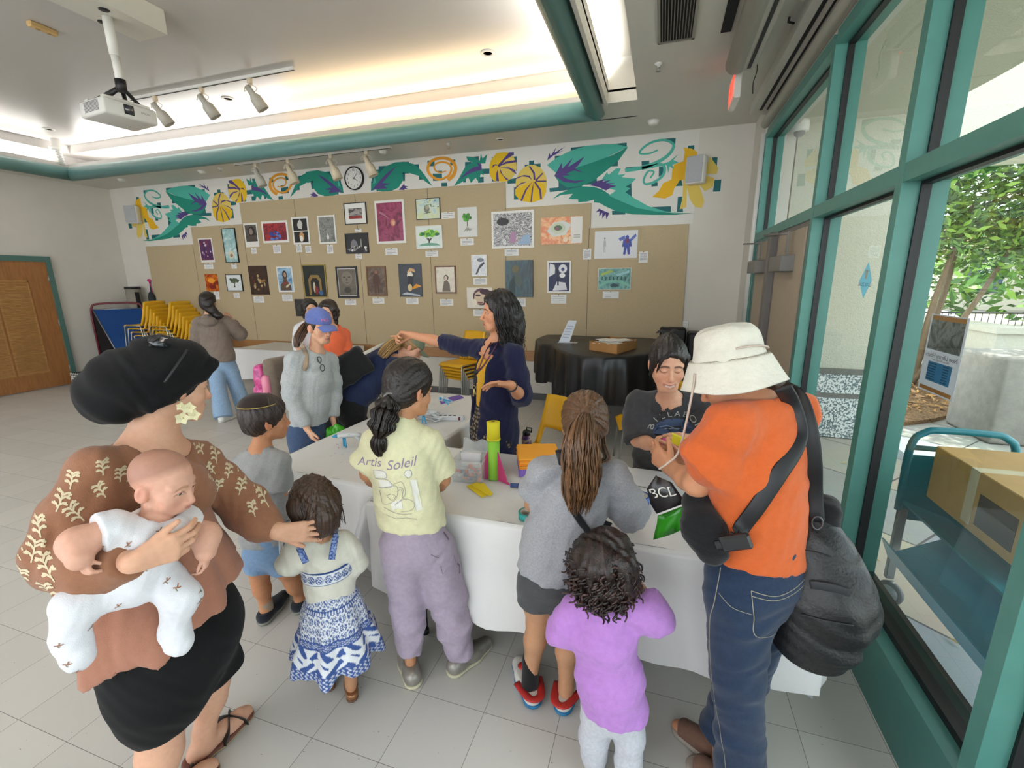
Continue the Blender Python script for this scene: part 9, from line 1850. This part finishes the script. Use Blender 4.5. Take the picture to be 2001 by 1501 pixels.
def bending():
 R=Rig(-2.28,3.25);n,rt=R.n,R.rt;up=np.array([0,0,1.]);t=person('woman in navy bending over the cable table in an olive cap',R.b[:2]);fw=unit(rt*.95-n*.1)
 hd=Head(R(803,678,-.05),unit(rt*.72-up*.62-n*.05),up*.7+rt*.7,1.0);nb=R(775,690);chest,waist,pel=R(748,712),R(712,752),R(688,778)
 rs,ls=R(772,712,-.16),R(768,694,.14);re_,rw=R(788,765,-.18),R(805,790,-.12);le,lw=R(790,760,.16),R(812,790,.1)
 rh,lh=R(690,795,-.08),R(690,790,.08);ra,la=np.array([*(rh[:2]-rt[:2]*.06),.08]),np.array([*(lh[:2]),.08]);rk,lk=rh*.5+ra*.5+rt*.03,lh*.5+la*.5+rt*.04
 S=Sdf();hd.build(S);S.cap(nb-rt*.02,hd.T(0,-.02,-.07),.05,.048,.03);S.chain([pel,waist,chest],[.135,.12,.125],.05,(n,1.0));S.chain([rs,nb-rt*.04,ls],[.05,.055,.05],.04);arm(S,rs,re_,rw,1.);arm(S,ls,le,lw,1.);leg(S,rh,rk,ra,1.0);leg(S,lh,lk,la,1.0)
 hand(S,rw,unit(rt*.7-up*.5),-up,n,.95);hand(S,lw,unit(rt*.7-up*.4),-up,-n,.95);foot(S,ra,rt);foot(S,la,rt)
 sdf_obj('body',S,skin_mat(),t,.011,[box_of(hd.c,.13,.005)],col=lambda V:hd.paint(V,'cf9c82','b0685f','8a6a48','33241c'));hd.eyeballs(t)
 S=Sdf();scalp(S,hd,.010);face_cut(S,hd,.03,0,.4);S.cut(hd.T(0,0,-.06),unit(-hd.u+hd.f*.5),.01);sdf_obj('hair',S,hair_mat(),t,.006,col=combed_col('8a6a42',hd.T(0,-.1,0),hd.f,60,.5))
 b=MB();strands(b,crom([hd.T(0,-.10,.02),R(775,668,-.10),R(757,682,-.16),R(742,700,-.18)],7),[.02,.045,.05,.04],190,6,.0032,wave=.006,wf=2);strands(b,crom([hd.T(-.06,-.05,0),R(770,680,-.12),R(752,690,-.18)],7),[.02,.03,.03],60,7,.003,wave=.006,wf=2);b.build('hair_strands',hair_shades('9c7b4c',.6,1.5),t)
 CO=cloth('cap_olive','6b735e',.08);q0=hd.T(0,-.01,.045);S=Sdf();S.ell(q0,[.086,.106,.088],hd.A,.02);S.cut(q0-hd.u*.01,-hd.u,.004);cp=sdf_obj('cap',S,CO,t,.006)
 G=[[hd.T(u*.075*(1-.15*v*v),.078+v*.085*(1-.42*u*u)+.012*(1-u*u),.040-.018*u*u-.02*v)for u in np.linspace(-1,1,11)]for v in np.linspace(0,1,6)];shell(G,.004).build('visor',CO,cp)
 NV=cloth('shirt_navy','1b2646',.08)
 sh_=top('shirt',t,NV,[R(690,775),R(712,750),R(745,715),R(762,700)],[.155,.15,.148,.12],(n,1.05),[([rs,rs*.5+re_*.5,re_],[.068,.076,.074]),([ls,ls*.5+le*.5,le],[.068,.076,.074])],[(R(684,782),unit(-rt*.8-up*.62))],(nb+rt*.01,unit(rt*.75+up*.5),.056),add(folds(.005,24,unit(up-rt*.5),4),folds(.004,50,rt,8)))
 trousers('trousers',t,cloth('trousers_black','111113',.05),(R(684,785),R(686,800)),(.145,.14),[([rh,rk,ra],[.098,.082,.07]),([lh,lk,la],[.098,.082,.07])],add(folds(.003,40,up,14)))
 for a in (ra,la):shoe('shoe',a,rt,t,cloth('shoe_black',''),M_WHITE,1.0)
 bg=thing('shoulder_bag','black shoulder bag lying on the back of the bending woman','bag',R(680,720,-.14));S=Sdf();S.rbox(R(678,722,-.16),[.19,.05,.12],[unit(rt*.85+up*.5),n,unit(up*.85-rt*.5)],.035);S.disp(folds(.006,30,rt+up,4));sdf_obj('bag',S,cloth('bag_black','141416',.08),bg,.007)
 b=MB();b.tube(crom([R(700,697,-.2),R(730,682,-.17),R(752,672,-.12),R(775,672,.0)],6),.014,8,flat=.2,hint=n);b.build('strap',cloth('strap_pale','b9b2a8',.05),bg)
bending()
def hoodie():
 R=Rig(-5.55,4.45);n,rt=R.n,R.rt;up=np.array([0,0,1.]);t=person('person in a taupe hoodie and pale jeans looking at the artworks',R.b[:2]);fw=unit(n*.9+rt*.3)
 hd=Head(R(407,590),unit(n*.9+rt*.4),up,1.0);nb=R(408,618);chest,waist,pel=R(417,645),R(425,680),R(432,705)
 ls,rs=R(390,632,.02),R(442,630,.02);le,lw=R(384,665,.12),R(395,680,.3);re_,rw=R(468,652,.06),R(455,628,.22)
 lh,rh=R(420,715),R(445,712);la,ra=atZ(436,812,.08),atZ(478,796,.08);lk,rk=lh*.5+la*.5,rh*.5+ra*.5
 S=Sdf();hd.build(S);S.cap(nb-up*.02,hd.T(0,-.02,-.07),.05,.048,.03);S.chain([pel,waist,chest],[.135,.12,.125],.05,(fw,.76));S.chain([ls,nb-up*.03,rs],[.046,.055,.046],.04);arm(S,ls,le,lw,1.);arm(S,rs,re_,rw,1.);leg(S,lh,lk,la,1.);leg(S,rh,rk,ra,1.);hand(S,rw,unit(up*.8-rt*.5),n,-rt,.95);hand(S,lw,n,-up,rt,.95)
 sdf_obj('body',S,skin_mat(),t,.012,[box_of(hd.c,.13,.006)],col=lambda V:hd.paint(V,'c99a80','b0685f','241812','241812'));hd.eyeballs(t)
 S=Sdf();scalp(S,hd,.016);S.ell(hd.T(0,-.05,-.03),[.085,.07,.08],hd.A,.03);S.chain([R(412,605,-.05),R(428,618,-.06),R(447,630,.0),R(462,640,.06)],[.06,.05,.042,.03],.03);face_cut(S,hd,.05,0,.4);S.disp(folds(.004,70,up,3));sdf_obj('hair',S,hair_mat(),t,.007,col=combed_col('1d1412',hd.T(0,-.1,0),hd.f,50,.5))
 top('hoodie',t,cloth('hoodie_taupe','7d7066',.08),[R(430,698),R(424,672),R(418,648),R(414,636)],[.185,.172,.165,.14],(fw,.8),[([ls+up*.01,ls*.5+le*.5,le,lw*.9+le*.1],[.075,.085,.080,.055]),([rs+up*.01,rs*.5+re_*.5,re_,rw*.85+re_*.15],[.075,.092,.095,.06])],[(R(430,706),-up)],None,add(folds(.006,22,unit(up+rt*.4),4),folds(.004,45,unit(rt-up*.6),8)),h=.009,extra=lambda S:(S.chain([ls+up*.01,nb-up*.03,rs+up*.01],[.06,.06,.06],.04),S.ell(R(406,628,-.12),[.11,.07,.07],[rt,n,up],.02),S.ell(R(404,618,-.05),[.07,.06,.03],[rt,n,up],.02)))
 trousers('jeans',t,cloth('denim_light','8aa6c4',.12,.2,nscale=60),(R(430,700),R(432,712)),(.145,.15),[([lh,lk,la-up*.03],[.105,.09,.115]),([rh,rk,ra-up*.03],[.105,.09,.105])],add(folds(.004,30,up,14)),h=.009,flat=(fw,.85))
 for a in (la,ra):shoe('shoe',a,unit(n*.7+rt*.6),t,M_WHITE,M_WHITE,1.0)
hoodie()
def seated_pair():
 R=Rig(-3.35,4.1);n,rt=R.n,R.rt;up=np.array([0,0,1.]);t=person('woman in an orange blouse with dark pinned hair behind the blue cap',R.b[:2]);fw=unit(-n*.85+rt*.4)
 hd=Head(R(641,611),unit(-n*.85-rt*.35-up*.1),up+rt*.1,1.0);nb=R(648,638);chest,waist,pel=R(650,670),R(650,705),R(648,730)
 rs,ls=R(622,655),R(672,655,.1);re_,rw=R(618,695,-.1),R(630,715,-.25);le,lw=R(674,690,.0),R(660,712,-.15);rh,lh=R(636,745),R(662,745);ra,la=np.array([*(rh[:2]),.08]),np.array([*(lh[:2]),.08]);rk,lk=rh*.5+ra*.5,lh*.5+la*.5
 S=Sdf();hd.build(S);S.cap(nb-up*.02,hd.T(0,-.02,-.07),.05,.048,.03);S.chain([pel,waist,chest],[.135,.12,.125],.05,(fw,.76));S.chain([rs,nb-up*.03,ls],[.046,.055,.046],.04);arm(S,rs,re_,rw,1.);arm(S,ls,le,lw,1.);leg(S,lh,lk,la,1.);leg(S,rh,rk,ra,1.);hand(S,lw,-n,-up,rt,.95);hand(S,rw,-n,-up,rt,.95)
 sdf_obj('body',S,skin_mat(),t,.012,[box_of(hd.c,.13,.005)],col=lambda V:hd.paint(V,'d0a083','b0685f','241812','241812'));hd.eyeballs(t)
 S=Sdf();scalp(S,hd,.022);S.ell(hd.T(0,-.06,-.02),[.10,.07,.10],hd.A,.03);S.cap(hd.T(-.08,.02,.04),hd.T(-.09,.0,-.11),.03,.018,.02);S.cap(hd.T(.08,.02,.04),hd.T(.09,.0,-.13),.03,.018,.02);face_cut(S,hd,.05,0,.3);S.disp(folds(.008,45,up,3,2));sdf_obj('hair',S,hair_mat(),t,.007,col=combed_col('1d1412',hd.T(0,-.1,0),hd.f,50,.5))
 top('blouse',t,cloth('blouse_orange','d9653f',.05),[R(648,730),R(650,700),R(650,670),R(650,655)],[.16,.152,.15,.125],(fw,.8),[([rs+up*.01,rs*.4+re_*.6,re_],[.07,.08,.082]),([ls+up*.01,ls*.4+le*.6,le],[.07,.08,.082])],[(R(648,742),-up)],(nb+fw*.02,unit(up+fw*.5),.06),add(folds(.005,24,unit(up+rt*.4),4)),h=.009,extra=lambda S:S.chain([rs+up*.01,nb-up*.025,ls+up*.01],[.056,.058,.056],.04))
 trousers('trousers',t,cloth('trousers_black',''),(R(648,735),R(648,748)),(.14,.145),[([rh,rk,ra],[.098,.08,.07]),([lh,lk,la],[.098,.08,.07])],h=.01)
 for a in (ra,la):shoe('shoe',a,-n,t,cloth('shoe_black',''),M_WHITE,1.0)
 R=Rig(-3.95,4.35);n,rt=R.n,R.rt;t=person('dark haired person in white almost hidden behind the blue cap',R.b[:2]);hd=Head(R(606,606),unit(-n+rt*.3),up,1.0);nb=R(604,630);chest,pel=R(600,655),R(600,715);ls,rs=R(588,645),R(622,645);le,lw=R(585,680,-.1),R(590,700,-.2);re_,rw=R(624,680,-.1),R(616,700,-.2);lh,rh=R(592,725),R(612,725)
 la,ra=np.array([*(lh[:2]),.08]),np.array([*(rh[:2]),.08])
 S=Sdf();hd.build(S);S.cap(nb-up*.02,hd.T(0,-.02,-.07),.05,.048,.03);S.chain([pel,chest],[.13,.125],.05,(n,.76));S.chain([rs,nb-up*.03,ls],[.046,.055,.046],.04);arm(S,rs,re_,rw,1.);arm(S,ls,le,lw,1.);leg(S,lh,lh*.5+la*.5,la,1.);leg(S,rh,rh*.5+ra*.5,ra,1.)
 sdf_obj('body',S,skin_mat(),t,.012,[box_of(hd.c,.13,.006)],col=lambda V:hd.paint(V,'d0a083','b0685f','241812','241812'))
 S=Sdf();scalp(S,hd,.018);S.ell(hd.T(0,-.05,-.04),[.09,.07,.09],hd.A,.03);face_cut(S,hd,.05,0,.3);S.disp(folds(.004,70,up,3));sdf_obj('hair',S,hair_mat(),t,.007,col=flat_col('17110f'))
 top('shirt',t,cloth('shirt_white','d6d6da',.03),[R(600,715),R(600,655)],[.16,.15],(n,.8),[([ls+up*.01,ls*.4+le*.6,le],[.07,.08,.08]),([rs+up*.01,rs*.4+re_*.6,re_],[.07,.08,.08])],[(R(600,728),-up)],(nb,up,.055),add(folds(.005,24,unit(up+rt*.4),4)),h=.01,extra=lambda S:S.chain([rs+up*.01,nb-up*.02,ls+up*.01],[.06,.06,.06],.04))
 trousers('trousers',t,cloth('trousers_black',''),(R(602,718),R(602,730)),(.14,.145),[([rh,rh*.5+ra*.5,ra],[.098,.08,.07]),([lh,lh*.5+la*.5,la],[.098,.08,.07])],h=.011)
 for a in (ra,la):shoe('shoe',a,-n,t,cloth('shoe_black',''),M_WHITE,1.0)
seated_pair()
